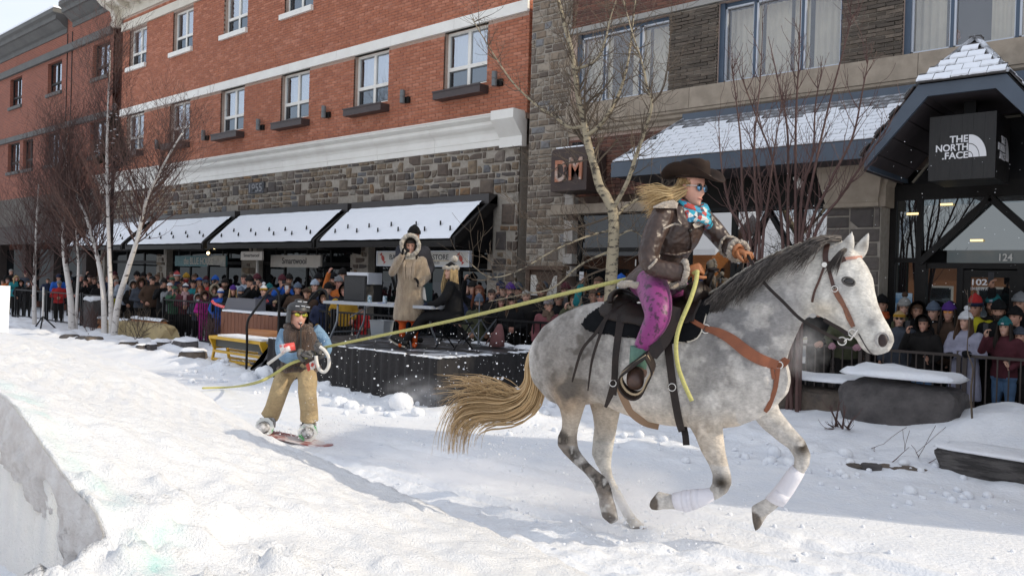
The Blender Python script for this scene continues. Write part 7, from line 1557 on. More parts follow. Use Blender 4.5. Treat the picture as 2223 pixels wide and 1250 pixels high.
for nm, me_, ms in (('hair', shared(hair_mesh, 'long', (skins[0],)), [cloth(BL, .6, 'hair')]), ('hat', shared(hat_mesh, 'ushanka', (skins[0],) * 3), [cloth(C('black')), furw])): o = link(nm, me_, None); o.parent = h2; set_slots(o, ms)
pp_ = MB(); pp_.ell((0, -.06, .19), .055, 10, 8); o = pp_.build('pompom', furw, None, smooth=True); o.parent = h2
sw_.rotation_euler = (0, 0, fdir); sw_.scale = (.98,) * 3
# ============================================================ fences
def fence(label, P0_, P1_, h, nb, group, m=black_metal, post=True, low=.1):
    P0_, P1_ = Vector(P0_), Vector(P1_); d = P1_ - P0_; t = thing('railing', label, 'railing', P0_, group); up = Vector((0, 0, 1))
    for z in (low, h): MB().bar(P0_ + up * z, P1_ + up * z, .035, .035).build('rail', m, t)
    if post: MB().bar(P0_ + d * .008, P0_ + d * .008 + up * (h + .06), .05, .05).build('post', m, t); MB().bar(P1_ - d * .008, P1_ - d * .008 + up * (h + .06), .05, .05).build('post', m, t)
    mb = MB().bar((0, 0, low), (0, 0, h), .016, .016); me = mb.mesh('baluster'); me.materials.append(m)
    for i in range(1, nb): o = link('baluster', me, t); o.location = P0_ + d * (i / nb); o.matrix_parent_inverse = parent_mat(t).inverted()
    return t
gy = .04
xs = [-20.5, -18.1, -15.7, -13.4, -11.2]
for i, l in enumerate(('black railing panel whose post stands right of the log bench', 'black railing panel behind the red barrier tape', 'black railing panel behind the yellow step bench', 'black railing panel behind the snowboarder')):
    fence(l, (xs[i], 9.78 + .02 * i, gy), (xs[i + 1] - .06, 9.80 + .02 * i, gy), 1.02, 21, 'black railings holding back the left crowd')
for i, (a, b, l) in enumerate(((-31.2, -28.4, 'black railing panel beside the white snow block'), (-28.3, -25.6, 'black railing panel behind the leftmost birch trunk'), (-25.5, -23.0, 'black railing panel beside the dark pillar'))):
    fence(l, (a, 9.75, gy), (b, 9.75, gy), .98, 6, 'black railings holding back the left crowd')
for i, (a, b, l) in enumerate(((-9.6, -7.9, 'black railing panel behind the stage beside the pink bag'), (-7.8, -5.9, 'black railing panel under the plaid scarf woman'))):
    fence(l, (a, 10.42, .1), (b, 10.42, .1), 1.0, 12, 'black railings behind the stage')
ra, rb = atZ(1560, 905, .0), atZ(1868, 925, .05); rc_ = atY(2300, 955, 11.98)
brown_rail = mat('brown_rail', (.055, .042, .036), rough=.5)
for i, (a, b, l) in enumerate((((-5.4, 11.85, .1), (-3.98, 11.88, .1), 'brown railing panel behind the horse neck and breath mist'), ((-3.9, 11.88, .1), (-2.75, 11.92, .1), 'brown railing panel in front of the hooded phone woman'), ((-2.7, 11.92, .1), (-1.3, 11.95, .1), 'brown railing panel in front of the pale grey coat'))):
    fence(l, a, b, .86, 11, 'brown railings holding back the right crowd', brown_rail)
MB().box(-3.99, -3.86, 11.84, 11.92, 1.02, 1.045).build('post_cap', mat('cap_orange', (.55, .1, .05), rough=.5), [o for o in bpy.data.objects if o.get('label', '').startswith('brown railing panel behind')][0])
t = thing('barrier_tape', 'bright red barrier tape sagging along the railing', 'tape', atY(520, 668, 9.7)); P = spline([atY(x, y, 9.7) for x, y in ((460, 652), (466, 659), (485, 666), (512, 669), (545, 664), (572, 657), (582, 652))], 4)
mb = MB(); ribbon(mb, P, .06, .008); mb.build('tape', mat('tape_red', (.75, .06, .06), (.7, .3, .3), scale=16, lo=.5, hi=.6, rough=.5), t)
# ============================================================ stage
stg = thing('stage', 'low black skirted stage with a snow dusted deck', 'stage', (-10.1, 8.9, 0))
deckm = mat('stage_deck', (.02, .02, .022), (.5, .53, .6), scale=2.2, lo=.52, hi=.7, rough=.5, bump=.2)
SX0, SX1, SY0, SY1, SZ_ = -12.15, -8.08, 7.62, 10.3, .70
MB().box(SX0, SX1, SY0, SY1, SZ_ - .06, SZ_).build('deck', deckm, stg)
drp = mat('stage_skirt', (.014, .013, .014), (.022, .02, .021), scale=20, rough=.9)
def pleats(p, q, nrm, z0, z1):
    p, q, nrm = Vector(p), Vector(q), Vector(nrm); L = (q - p).length; n = int(L * 46); rr = random.Random(int(L * 100)); ring = [[], []]
    ph = 0
    for i in range(n + 1):
        ph += rr.uniform(.5, 1.1); b = p + (q - p) * (i / n)
        for k, z in enumerate((z0, z1)): ring[k].append(b + nrm * (.014 + .012 * math.sin(ph) + (.03 * (.5 + .5 * math.sin(ph * .7)) if k == 0 else 0)) + Vector((0, 0, z)))
    return MB().loft(ring, cap=False, closed=False)
pleats((SX0, SY0, 0), (SX1 + .02, SY0, 0), (0, -1, 0), -.02, SZ_ - .005).build('skirt', drp, stg, smooth=True); pleats((SX1, SY0 - .02, 0), (SX1, SY1, 0), (1, 0, 0), -.02, SZ_ - .005).build('skirt', drp, stg, smooth=True); pleats((SX0, SY1, 0), (SX0, SY0 - .02, 0), (-1, 0, 0), -.02, SZ_ - .005).build('skirt', drp, stg, smooth=True)
rr = random.Random(6); mb = MB()
for i in range(150):
    if rr.random() < .6: c = (rr.uniform(SX0, SX1), SY0 + abs(rr.gauss(0, .05)), SZ_)
    else: c = (SX1 - abs(rr.gauss(0, .05)), rr.uniform(SY0, SY1), SZ_)
    mb.ell(c, (rr.uniform(.03, .12), rr.uniform(.012, .04), rr.uniform(.006, .016)), 7, 4)
for i in range(26): mb.ell((rr.uniform(-9.6, -8.2), 10.1 + rr.uniform(-.25, .2), SZ_), (rr.uniform(.1, .25), rr.uniform(.05, .12), rr.uniform(.02, .05)), 8, 5)
mb.build('snow_dusting', snow, stg, smooth=True, kind='stuff')
# stairs with a bent handrail at the street-left end of the stage
sr = thing('stage_steps', 'dark stage steps with bent black handrails beside the yellow bench', 'steps', (-12.6, 7.9, 0)); gm = mat('step_grey', (.05, .05, .055), rough=.6)
for y in (7.72, 8.6): MB().prism([(-13.05, y, 0), (-12.7, y, 0), (-12.18, y, .66), (-12.18, y, .42)], (0, .03, 0)).build('stringer', gm, sr)
for k in range(3): MB().box(-12.95 + .25 * k, -12.7 + .25 * k, 7.75, 8.6, .18 + .2 * k, .21 + .2 * k).build('tread', gm, sr)
for y in (7.68, 8.64):
    MB().tube(spline([(-12.95, y, 0), (-12.95, y, .55), (-12.95, y, .92), (-12.75, y, 1.12), (-12.3, y, 1.48), (-12.1, y, 1.52), (-11.98, y, 1.4), (-11.98, y, 1.1), (-11.98, y, .7)], 4), .022, 8).build('handrail', black_metal, sr, smooth=True)
# table and the things on it
TL, TR_ = atZ(716, 741, SZ_), atZ(893, 757, SZ_); tdir = (TR_ - TL).normalized(); tn = Vector((-tdir.y, tdir.x, 0)); TZ = SZ_ + .66; tlen = (TR_ - TL).length
tb = thing('folding_table', 'grey plastic folding table with bent steel legs on the stage', 'table', TL); greyp = mat('table_grey', (.34, .36, .39), rough=.45); steel = mat('leg_steel', (.2, .22, .25), rough=.4, metal=.4)
ta, tbb = TL - tdir * .12, TR_ + tdir * .42; wdt = .72
mb = MB(); mb.prism([ta - tn * .06, tbb - tn * .06, tbb + tn * wdt, ta + tn * wdt], (0, 0, .045)); [None for _ in ()]
mb.v = [(x, y, z - SZ_ + TZ - .045) for x, y, z in mb.v]; mb.build('top', greyp, tb)
for e, s in ((TL, 1), (TR_, -1)):
    for w in (0, wdt - .1):
        foot = e + tn * w; topp = foot + tdir * s * .16 + Vector((0, 0, .62)); kn = foot + tdir * s * .15 + Vector((0, 0, .34)); MB().tube(spline([foot, foot + tdir * s * .03 + Vector((0, 0, .1)), kn, topp], 3), .017, 8).build('leg', steel, tb, smooth=True)
    MB().tube([e + tdir * s * .08 + Vector((0, 0, .16)), e + tn * (wdt - .1) + tdir * s * .08 + Vector((0, 0, .16))], .013, 6).build('crossbar', steel, tb)
    MB().tube([e + tdir * s * .15 + tn * .3 + Vector((0, 0, .4)), e + tdir * s * .62 + tn * .3 + Vector((0, 0, .62))], .011, 6).build('brace', steel, tb)
def on_table(px, py=None, w=.3):
    r = ray(px, 640); r = Vector(r); base = TL + tn * w; t_ = (base - CAM).dot(tn) / r.dot(tn); p = CAM + r * t_; return Vector((p.x, p.y, TZ))
ZR = Vector((0, 0, 1))
def tbox(c, w, d, h): mb = MB(); mb.obox(c + ZR * h / 2, tdir * w / 2, tn * d / 2, ZR * h / 2); return mb
c = on_table(787, w=.42); sp_ = thing('loudspeaker', 'big black loudspeaker box standing on the table', 'loudspeaker', c); tbox(c, .5, .36, .42).build('cabinet', mat('speaker_black', (.014, .014, .015), rough=.8, bump=.3, bscale=120), sp_); tbox(c - tn * .183 + ZR * .02, .45, .012, .38).build('grille', mat('grille', (.02, .02, .021), rough=.6, bump=.6, bscale=300), sp_)
mc = thing('mixer_case', 'flat silver edged case lying on the loudspeaker', 'case', c + ZR * .425); tbox(c + ZR * .425 + tdir * .03, .46, .34, .05).build('case', alu, mc); tbox(c + ZR * .425 + tdir * .265 - ZR * .14, .018, .33, .19).build('lid', alu, mc)
c = on_table(912, w=.25); co_ = thing('heater', 'red fronted grey portable heater with a top handle beside the microphone', 'heater', c); red_p = mat('heater_red', (.55, .03, .03), rough=.4)
mb = MB(); F = c - tn * .13; mb.prism([F - tdir * .12, F + tdir * .10, F + tdir * .12 + ZR * .06, F + tdir * .10 + ZR * .17, F + tdir * .12 + ZR * .27, F + tdir * .12 + ZR * .36, F - tdir * .1 + ZR * .36, F - tdir * .13 + ZR * .27], tn * .05); mb.build('front', red_p, co_)
tbox(c + tn * .03, .27, .2, .34).build('body', mat('heater_teal', (.06, .1, .11), rough=.5), co_); MB().tube(spline([c - tdir * .11 + ZR * .34, c - tdir * .11 + ZR * .42, c + tdir * .11 + ZR * .42, c + tdir * .11 + ZR * .34], 4), .014, 6).build('handle', black_metal, co_)
tbox(F - tn * .004 - tdir * .02 + ZR * .09, .06, .006, .018).build('badge', sign_white, co_)
pn = thing('paper_note', 'white paper note hanging off the side of the red heater', 'paper', c + tdir * .16); mb = MB(); q = c + tdir * .14 - tn * .12; mb.prism([q + ZR * .1, q + tdir * .09 + ZR * .07, q + tdir * .05 + ZR * .27, q + ZR * .28], tn * .004); mb.build('sheet', sign_white, pn)
for x, l in ((803, 'drinks can on the table beside the loudspeaker'), (836, 'drinks can on the table in front of the announcer')):
    c = on_table(x, w=.12); t = thing('drinks_can', l, 'can', c, 'drinks cans on the table'); MB().tube([c, c + ZR * .1, c + ZR * .115], [.034, .034, .026], 12).build('can', mat('can_print', (.45, .5, .55), (.12, .25, .3), scale=30, lo=.5, hi=.56, rough=.3, metal=.3), t)
for x, l in ((822, 'blue printed leaflet on the table between the cans'), (868, 'blue and white leaflet on the table before the fur coat')):
    c = on_table(x, w=.06); t = thing('leaflet', l, 'paper', c); tbox(c, .2, .14, .006).build('sheet', mat('leaflet', (.15, .2, .5), (.65, .68, .72), scale=9, lo=.45, hi=.5, rough=.5), t)
c = stp(828, 730); bn = thing('plastic_bin', 'clear plastic storage bin on the stage floor behind the table', 'bin', c); mb = MB(); L0 = [(-.17, -.13), (.17, -.13), (.17, .13), (-.17, .13)]
mb.loft([[c + tdir * x * k + tn * y * k + ZR * z for x, y in L0] for k, z in ((.85, 0), (1, .27), (1.06, .275), (1.06, .29), (.98, .29), (.83, .02))]); mb.build('tub', mat('clear_plastic', (.42, .45, .48), rough=.25, alpha=.7), bn)
c = stp(1040, 748); fs_ = thing('folding_stool', 'folding stool frame of thin grey tubes standing behind the seated woman', 'stool', c)
for a, b in (((-.22, -.15, 0), (.2, -.15, .45)), ((.2, -.15, 0), (-.22, -.15, .45)), ((-.22, .2, 0), (.2, .2, .45)), ((.2, .2, 0), (-.22, .2, .45)), ((.12, -.15, 0), (.1, -.12, .75))): MB().tube([c + Vector(a), c + Vector(b)], .011, 6).build('leg', steel, fs_)
MB().box(c.x - .24, c.x + .24, c.y - .17, c.y + .22, c.z + .43, c.z + .455).build('seat', black_metal, fs_)
c = stp(1078, 752); bg = thing('bag', 'dusty pink cloth bag slumped at the back of the stage', 'bag', c); mb = MB(); mb.loft([[c + Vector((a * math.cos(t) + o_, b * math.sin(t), z)) for t in (2 * math.pi * k / 12 for k in range(12))] for z, a, b, o_ in ((0, .13, .12, 0), (.1, .125, .11, .01), (.22, .09, .09, .03), (.32, .05, .06, .05), (.36, .03, .03, .055))]); mb.build('sack', mat('bag_pink', (.2, .09, .09), (.15, .065, .065), scale=8, rough=.9, bump=.4, bscale=15), bg, smooth=True); MB().tube(spline([c + Vector((.05, 0, .34)), c + Vector((-.06, -.02, .22)), c + Vector((-.2, -.04, .02))], 4), .01, 6).build('strap', mat('bag_strap', (.24, .12, .11)), bg)
wch = thing('camp_chair', 'black camp chair under the seated woman', 'chair', seat_p)
for s in (-1, 1):
    for d_ in (-.2, .2): MB().tube([seat_p + Vector((s * .2, d_, 0)), seat_p + Vector((s * .18, -d_, .42))], .012, 6).build('leg', black_metal, wch)
MB().box(seat_p.x - .22, seat_p.x + .22, seat_p.y - .2, seat_p.y + .2, seat_p.z + .38, seat_p.z + .40).build('seat', cloth(C('black')), wch)
# ============================================================ kerbside things
yel = mat('yellow_plastic', (.6, .36, .02), (.5, .28, .015), scale=5, rough=.5); yb = thing('step_bench', 'yellow plastic step bench with snow on its top beside the stage steps', 'step bench', (-13.4, 7.9, 0))
X0, X1, Y0, Y1 = -14.35, -12.6, 7.72, 8.2
MB().box(X0, X1, Y0, Y1, .55, .6).build('top', yel, yb); MB().box(X0 + .25, X1 - .02, Y0 + .04, Y1 - .03, .602, .635).build('snow_cover', snow, yb)
for x in (X0, X1 - .04):
    MB().prism([(x, Y0, .55), (x, Y1, .55), (x, Y1 - .09, .36), (x, Y0 + .09, .36)], (.04, 0, 0)).build('end_panel', yel, yb)
    for y, s in ((Y0 + .09, -1), (Y1 - .13, 1)): MB().prism([(x, y, .36), (x, y + .04, .36), (x, y + .04 + s * .07, .0), (x, y + s * .07, .0)], (.045, 0, 0)).build('leg', yel, yb)
    MB().box(x, x + .045, Y0 + .03, Y1 - .03, .01, .05).build('foot_rail', yel, yb)
for y in (Y0 + .06, Y1 - .1):
    for z in (.15, .3): MB().box(X0 + .04, X1 - .04, y, y + .04, z, z + .045).build('stretcher', yel, yb)
MB().box(X0 + .05, X1 - .05, Y0 + .12, Y1 - .12, .40, .54).build('tray', mat('tray_grey', (.08, .085, .08), rough=.7), yb)
logm = mat('log_orange', (.46, .19, .05), (.36, .13, .035), scale=4, stretch=(.5, 6, 6), rough=.55)
lr = thing('log_rail', 'single varnished orange log rail behind the snowboarder', 'log', (-12, 8.9, .75)); a, b = atY(541, 722, 8.95), atY(640, 730, 8.95); MB().tube([a, b], .085, 14).build('log', logm, lr, smooth=True); MB().bar(a + Vector((.1, 0, 0)), Vector((a.x + .1, a.y, 0)), .08, .08).build('post', dark_frame, lr)
bw = mat('board_redbrown', (.2, .075, .035), (.15, .055, .028), scale=3, stretch=(6, 6, .6), rough=.7); pl_ = thing('board_planter', 'red brown planter of upright boards with a snowy top beside the railing', 'planter', (-14, 9.3, 0)); a, b = atY(478, 735, 9.2), atY(600, 735, 9.2); n = 15; za, zb_ = .06, atY(500, 678, 9.2).z
for i in range(n): x = a.x + (b.x - a.x) * i / n; MB().box(x + .006, x + (b.x - a.x) / n - .006, 9.2, 9.23, za, zb_ + .01 * math.sin(i * 2.3)).build('board', bw, pl_)
MB().box(a.x, b.x, 9.23, 9.68, za, zb_ - .03).build('soil_box', dark_frame, pl_); MB().box(a.x + .02, b.x - .02, 9.215, 9.66, zb_ + .012, zb_ + .05).build('snow_cover', snow, pl_)
gb_ = thing('grey_case', 'sloping grey lidded case standing on the board planter behind the railing', 'case', (-13.7, 9.45, zb_)); a, b = atY(490, 690, 9.45), atY(558, 690, 9.45); MB().prism([(a.x, 9.4, zb_ + .05), (b.x, 9.4, zb_ + .05), (b.x - .0, 9.4, zb_ + .3), (a.x + .15, 9.4, zb_ + .3)], (0, .25, 0)).build('case', mat('case_grey', (.1, .1, .115), rough=.6), gb_)
for k, (xa, xb, l) in enumerate(((218, 281, 'log wall bench of three orange logs right behind the birch clump'), (291, 357, 'log wall bench of three orange logs behind the twiggy bush'))):
    t = thing('log_bench', l, 'bench', atY((xa + xb) / 2, 712, 9.5), 'log benches along the planting bed'); A_, B_ = atY(xa, 690, 9.55), atY(xb, 694, 9.55)
    for i in range(3): z = A_.z - .1 - i * .19; MB().tube([(A_.x, 9.55, z), (B_.x, 9.55, z)], .095, 12).build('log', logm, t, smooth=True)
    for x in (A_.x + .05, B_.x - .1): MB().box(x, x + .16, 9.66, 9.8, 0, A_.z + .02).build('post', dark_frame, t)
    mb = MB(); rr = random.Random(k); n = 14; mb.loft([[(A_.x + (B_.x - A_.x) * i / n, 9.55 + .1 * math.cos(q), A_.z - .03 + (.05 + .03 * rr.random()) * max(0, math.sin(q)) + .02) for q in (math.pi * j / 6 for j in range(7))] for i in range(n + 1)], cap=False, closed=False); mb.build('snow_cover', snow, t, smooth=True)
# rocks
rock_d = mat('rock_dark', (.06, .055, .055), (.11, .1, .098), scale=5, rough=.9, bump=.9, bscale=9, bdist=.05); rock_b = mat('rock_brown', (.16, .125, .095), (.085, .07, .06), scale=6, rough=.9, bump=.9, bscale=12, bdist=.05); rock_s = mat('rock_sandstone', (.42, .33, .17), (.33, .26, .14), scale=3, rough=.9, bump=.5, bscale=12, bdist=.03); rock_l = mat('rock_layered', (.13, .12, .115), (.05, .046, .045), scale=7, lo=.42, hi=.6, stretch=(.6, .6, 4), rough=.9, bump=1, bscale=14, bdist=.06)
def rock(label, c, size, m, rot=0, cap=.06, seed=0, box=.45, sink=.15, name='rock', group=None):
    c = Vector(c); t = thing(name, label, 'rock', c, group); rr = np.random.RandomState(seed); o1, o2 = rr.rand(2) * 50
    def surf(k, z0, grow=0, lift=0):
        rings = []
        for i in range(15):
            p = -math.pi / 2 + math.pi * i / 14
            if math.sin(p) < z0: continue
            rg = []
            for j in range(26):
                q = 2 * math.pi * j / 26; f = lambda v: math.copysign(abs(v) ** box, v)
                x, y, z = f(math.cos(q)) * abs(math.cos(p)) ** box, f(math.sin(q)) * abs(math.cos(p)) ** box, f(math.sin(p))
                n = 1 + .55 * (float(fbm(np.array([x * 1.3 + z * .7 + o1]), np.array([y * 1.3 - z * .6 + o2]), 4, .6)[0]) - .5)
                v = Vector((x * (size[0] / 2 * n + grow), y * (size[1] / 2 * n + grow), z * size[2] / 2 * n + lift)); v.rotate(Matrix.Rotation(rot, 3, 'Z')); rg.append(c + v + Vector((0, 0, size[2] * (.5 - sink))))
            rings.append(rg)
        return rings
    MB().loft(surf(1, -2)).build('stone', m, t, smooth=False)
    if cap: MB().loft(surf(1, .3, .012, cap)).build('snow_cap', snow, t, smooth=True)
    return t
rock('big dark snow capped boulder under the horse nose', atZ(1962, 938, .12), (1.25, .8, .66), rock_d, .05, .17, 1, .36)
rock('long low dark rock with thick snow behind the front hooves', atZ(1765, 905, .1), (1.5, .8, .46), rock_b, .1, .18, 2, .36)
rock('flat layered grey stone with a snow patch at the right edge', atZ(2165, 1050, .0), (.95, .5, .34), rock_l, -.08, .035, 3, .35)
for i, (x, y, w, h, m, l) in enumerate(((402, 762, .75, .5, rock_d, 'dark flat topped rock with snow left of the yellow bench'), (420, 783, .62, .42, rock_b, 'pointed brown grey rock low in the snowbank left of the yellow bench'), (350, 757, .5, .36, rock_b, 'rough pale brown rock between dark rocks on the left kerb'), (328, 760, .24, .28, rock_d, 'small dark upright stone left of the rough pale rock'), (307, 760, .3, .24, rock_d, 'small dark jagged stone in front of the twiggy bush'),
        (279, 751, .4, .2, rock_b, 'low brown stone under the twiggy bush'), (205, 741, .42, .22, rock_b, 'low brown stone left of the birch clump foot'), (186, 739, .5, .2, rock_d, 'low dark stone in front of the two left birches'), (150, 733, .5, .16, rock_d, 'flat dark stone on the kerb by the thick birch'), (1855, 1012, .10, .06, rock_b, 'small brown kerb stone beside the snow lump'), (1890, 1016, .14, .09, rock_d, 'small grey kerb stone under the boulder'), (1960, 1018, .34, .06, rock_b, 'thin brown kerb slab left of the layered stone'))):
    rock(l, atZ(x, y, .06), (w * .85, .4 if w > .3 else .18, h * .75), m, .5 * i, .03 if i < 6 else 0, 10 + i, .55 + .07 * (i % 5), .3)
t = rock('large pale sandstone slab behind the twiggy bush', atY(305, 742, 9.25), (3.1, .5, .52), rock_s, .0, 0, 30, .4, .05)
rock('dark square stone pier with snow left of the log benches', atY(207, 722, 9.6), (.55, .5, .95), rock_d, 0, .09, 31, .25, .05)
tr_ = thing('tripod', 'black tripod with a white pole beside the leftmost birch', 'tripod', atZ(92, 722)); c = atZ(92, 722)
for dx, dy in ((-.45, -.1), (.4, -.2), (.1, .4)): MB().tube([c + Vector((0, 0, .45)), c + Vector((dx, dy, .02))], .02, 6).build('leg', black_metal, tr_)
MB().tube([c + Vector((0, 0, .3)), c + Vector((0, 0, 1.25))], .025, 8).build('pole', sign_white, tr_)
# ============================================================ loose snow
rr = random.Random(77); mb = MB()
def gz(x, y): return float(height(np.array([x]), np.array([y]))[0])
def clod(x, y, r, sq=.8):
    if r > .04: [mb.ell((x + r * rr.uniform(-.5, .5), y + r * rr.uniform(-.5, .5), gz(x, y) + r * rr.uniform(.0, .5)), r * rr.uniform(.4, .75), 8, 6) for _ in range(4)]
    mb.ell((x, y, gz(x, y) + r * .35), (r * rr.uniform(.8, 1.3), r * rr.uniform(.8, 1.2), r * sq), 8, 6, Matrix.Rotation(rr.random() * 3, 3, 'Z') @ Matrix.Rotation(rr.uniform(-.4, .4), 3, 'X'))
for px, py, r in ((870, 878, .17), (735, 868, .12), (760, 872, .09), (1405, 915, .07), (1355, 945, .05), (1680, 985, .09), (1836, 998, .07), (1845, 1010, .05), (580, 815, .17), (540, 818, .12), (608, 830, .09), (800, 882, .07), (905, 890, .09)):
    p = atZ(px, py + 6, .03); clod(p.x, p.y, r)
for i in range(420):
    x = rr.uniform(-14, .5); y = rr.gauss(7.35, .45)
    if x > -8: y = rr.gauss(7.9, .35)
    clod(x, y, rr.uniform(.012, .07) * rr.random() ** .6)
for i in range(260): clod(rr.uniform(-7, .3), rr.uniform(3.4, 7), rr.uniform(.006, .02))
mb.build('snow_clods', snow, None, smooth=True, kind='stuff', label='loose lumps of snow along the cleared track', category='snow')
mb = MB(); hoof_p = atZ(1392, 1150)
def flake(p, r): mb.ell(p, (r, r * rr.uniform(.6, 1), r * rr.uniform(.5, 1)), 5, 3)
for i in range(900):
    c = hoof_p + Vector((rr.gauss(-.25, .5), rr.gauss(-.05, .28), abs(rr.gauss(0, .16)))); flake(c, rr.uniform(.002, .007) if rr.random() < .9 else rr.uniform(.008, .016))
for i in range(500):
    c = atD(rr.gauss(1040, 70), 1000 + rr.gauss(0, 40) - 20, 6.9 + rr.gauss(0, .3)); c.z = max(c.z, .01); flake(c, rr.uniform(.002, .008))
for i in range(420):
    c = SBX(700 + rr.gauss(20, 60), 950 - abs(rr.gauss(0, 22)), rr.uniform(-.3, .3)); flake(c, rr.uniform(.003, .010))
for i in range(520): c = atD(rr.uniform(660, 1150), rr.uniform(720, 920), rr.uniform(7.6, 10)); flake(c, rr.uniform(.002, .007) if rr.random() < .93 else .014)
for i in range(120): c = atD(rr.uniform(1700, 2220), rr.uniform(300, 700), rr.uniform(6, 9)); flake(c, rr.uniform(.0015, .004))
mb.build('flying_snow', snow, None, kind='stuff', label='specks of snow thrown up by hooves and board', category='snow')
def puff(name, label, c, size, dens, rot=0, seed=0):
    m = bpy.data.materials.new(name); m.use_nodes = True; nt = m.node_tree; nt.nodes.remove(nt.nodes['Principled BSDF']); vol = nt.nodes.new('ShaderNodeVolumePrincipled'); vol.inputs['Color'].default_value = (.96, .97, 1, 1); vol.inputs['Anisotropy'].default_value = .2
    tc = nt.nodes.new('ShaderNodeTexCoord'); ln = nt.nodes.new('ShaderNodeVectorMath'); ln.operation = 'LENGTH'; nt.links.new(tc.outputs['Object'], ln.inputs[0])
    fall = _ramp(nt, ln.outputs['Value'], [(0, 1.), (.45, .5), (1, 0.)]); nz = nt.nodes.new('ShaderNodeTexNoise'); nz.inputs['Scale'].default_value = 2.6; nz.inputs['Detail'].default_value = 4; nt.links.new(tc.outputs['Object'], nz.inputs[0]); nr = _ramp(nt, nz.outputs[0], [(.38, 0.), (.68, 1.)])
    a = nt.nodes.new('ShaderNodeMath'); a.operation = 'MULTIPLY'; nt.links.new(fall, a.inputs[0]); nt.links.new(nr, a.inputs[1]); b = nt.nodes.new('ShaderNodeMath'); b.operation = 'MULTIPLY'; b.inputs[1].default_value = dens; nt.links.new(a.outputs[0], b.inputs[0]); nt.links.new(b.outputs[0], vol.inputs['Density']); nt.links.new(vol.outputs[0], nt.nodes['Material Output'].inputs['Volume'])
    me = MB().ell((0, 0, 0), (1, 1, 1), 16, 10).mesh(name); me.materials.append(m); o = link(name, me, None, kind='stuff', label=label, category='snow'); o.location = c; o.scale = size; o.rotation_euler = (0, 0, rot); return o
puff('snow_spray', 'cloud of powder snow bursting under the hind hooves', hoof_p + Vector((-.25, 0, .14)), (.95, .45, .34), 9, TH)
puff('snow_spray', 'low drift of powder snow trailing behind the tail', atZ(1010, 1050) + Vector((0, 0, .1)), (1.1, .6, .22), 6, TH)
puff('snow_spray', 'fine powder spraying from the snowboard tip', SBX(745, 955, -.1), (.7, .4, .22), 6, 0)
puff('snow_spray', 'thin powder drifting before the black stage skirt', atD(905, 860, 9.6), (.55, .4, .28), 1.6, 0)
puff('breath', 'pale breath mist hanging at the horse chest', HP(1742, 752, .12), (.2, .2, .24), 3.2, 0)
# ============================================================ trees
birch_m = mat('birch_bark', (.58, .55, .52), (.05, .04, .035), scale=5, lo=.58, hi=.68, stretch=(1, 1, 3.2), rough=.8, bump=.3, bscale=30); aspen_m = mat('aspen_bark', (.34, .29, .2), (.05, .04, .032), scale=9, lo=.52, hi=.62, stretch=(1, 1, 2.2), rough=.8, bump=.4, bscale=30)
twig_r = mat('twig_red', (.085, .045, .038), (.06, .032, .028), scale=20, rough=.8); twig_a = mat('twig_grey', (.12, .09, .062), (.08, .06, .043), scale=14, rough=.8); stem_r = mat('stem_redbrown', (.1, .05, .042), (.075, .04, .035), scale=20, rough=.7); twig_g = mat('twig_gold', (.42, .25, .12), rough=.7)
def twigs(mb, p, d, L, r, depth, R_, up=.12, spread=.7, seg=5, kids_=3, droop=0.):
    P = [Vector(p)]; d = Vector(d).normalized()
    for i in range(seg):
        d = (d + Vector((R_.uniform(-1, 1), R_.uniform(-1, 1), R_.uniform(-1, 1))) * .16 + Vector((0, 0, up - droop * i / seg))).normalized(); P.append(P[-1] + d * L / seg)
    mb.tube(P, [max(r * (1 - .75 * i / seg), .0026) for i in range(seg + 1)], 3 if r < .012 else 5, cap=False)
    if depth <= 0: return
    for k in range(kids_):
        i = R_.randint(1, seg); a = (P[min(i + 1, seg)] - P[i - 1]).normalized(); s = Vector((R_.uniform(-1, 1), R_.uniform(-1, 1), R_.uniform(-.5, .8))); s = (s - a * s.dot(a)).normalized()
        twigs(mb, P[i], a * (1 - spread * .5) + s * spread, L * R_.uniform(.4, .68), r * (1 - .7 * i / seg) * .62, depth - 1, R_, up, spread, max(3, seg - 1), kids_, droop)
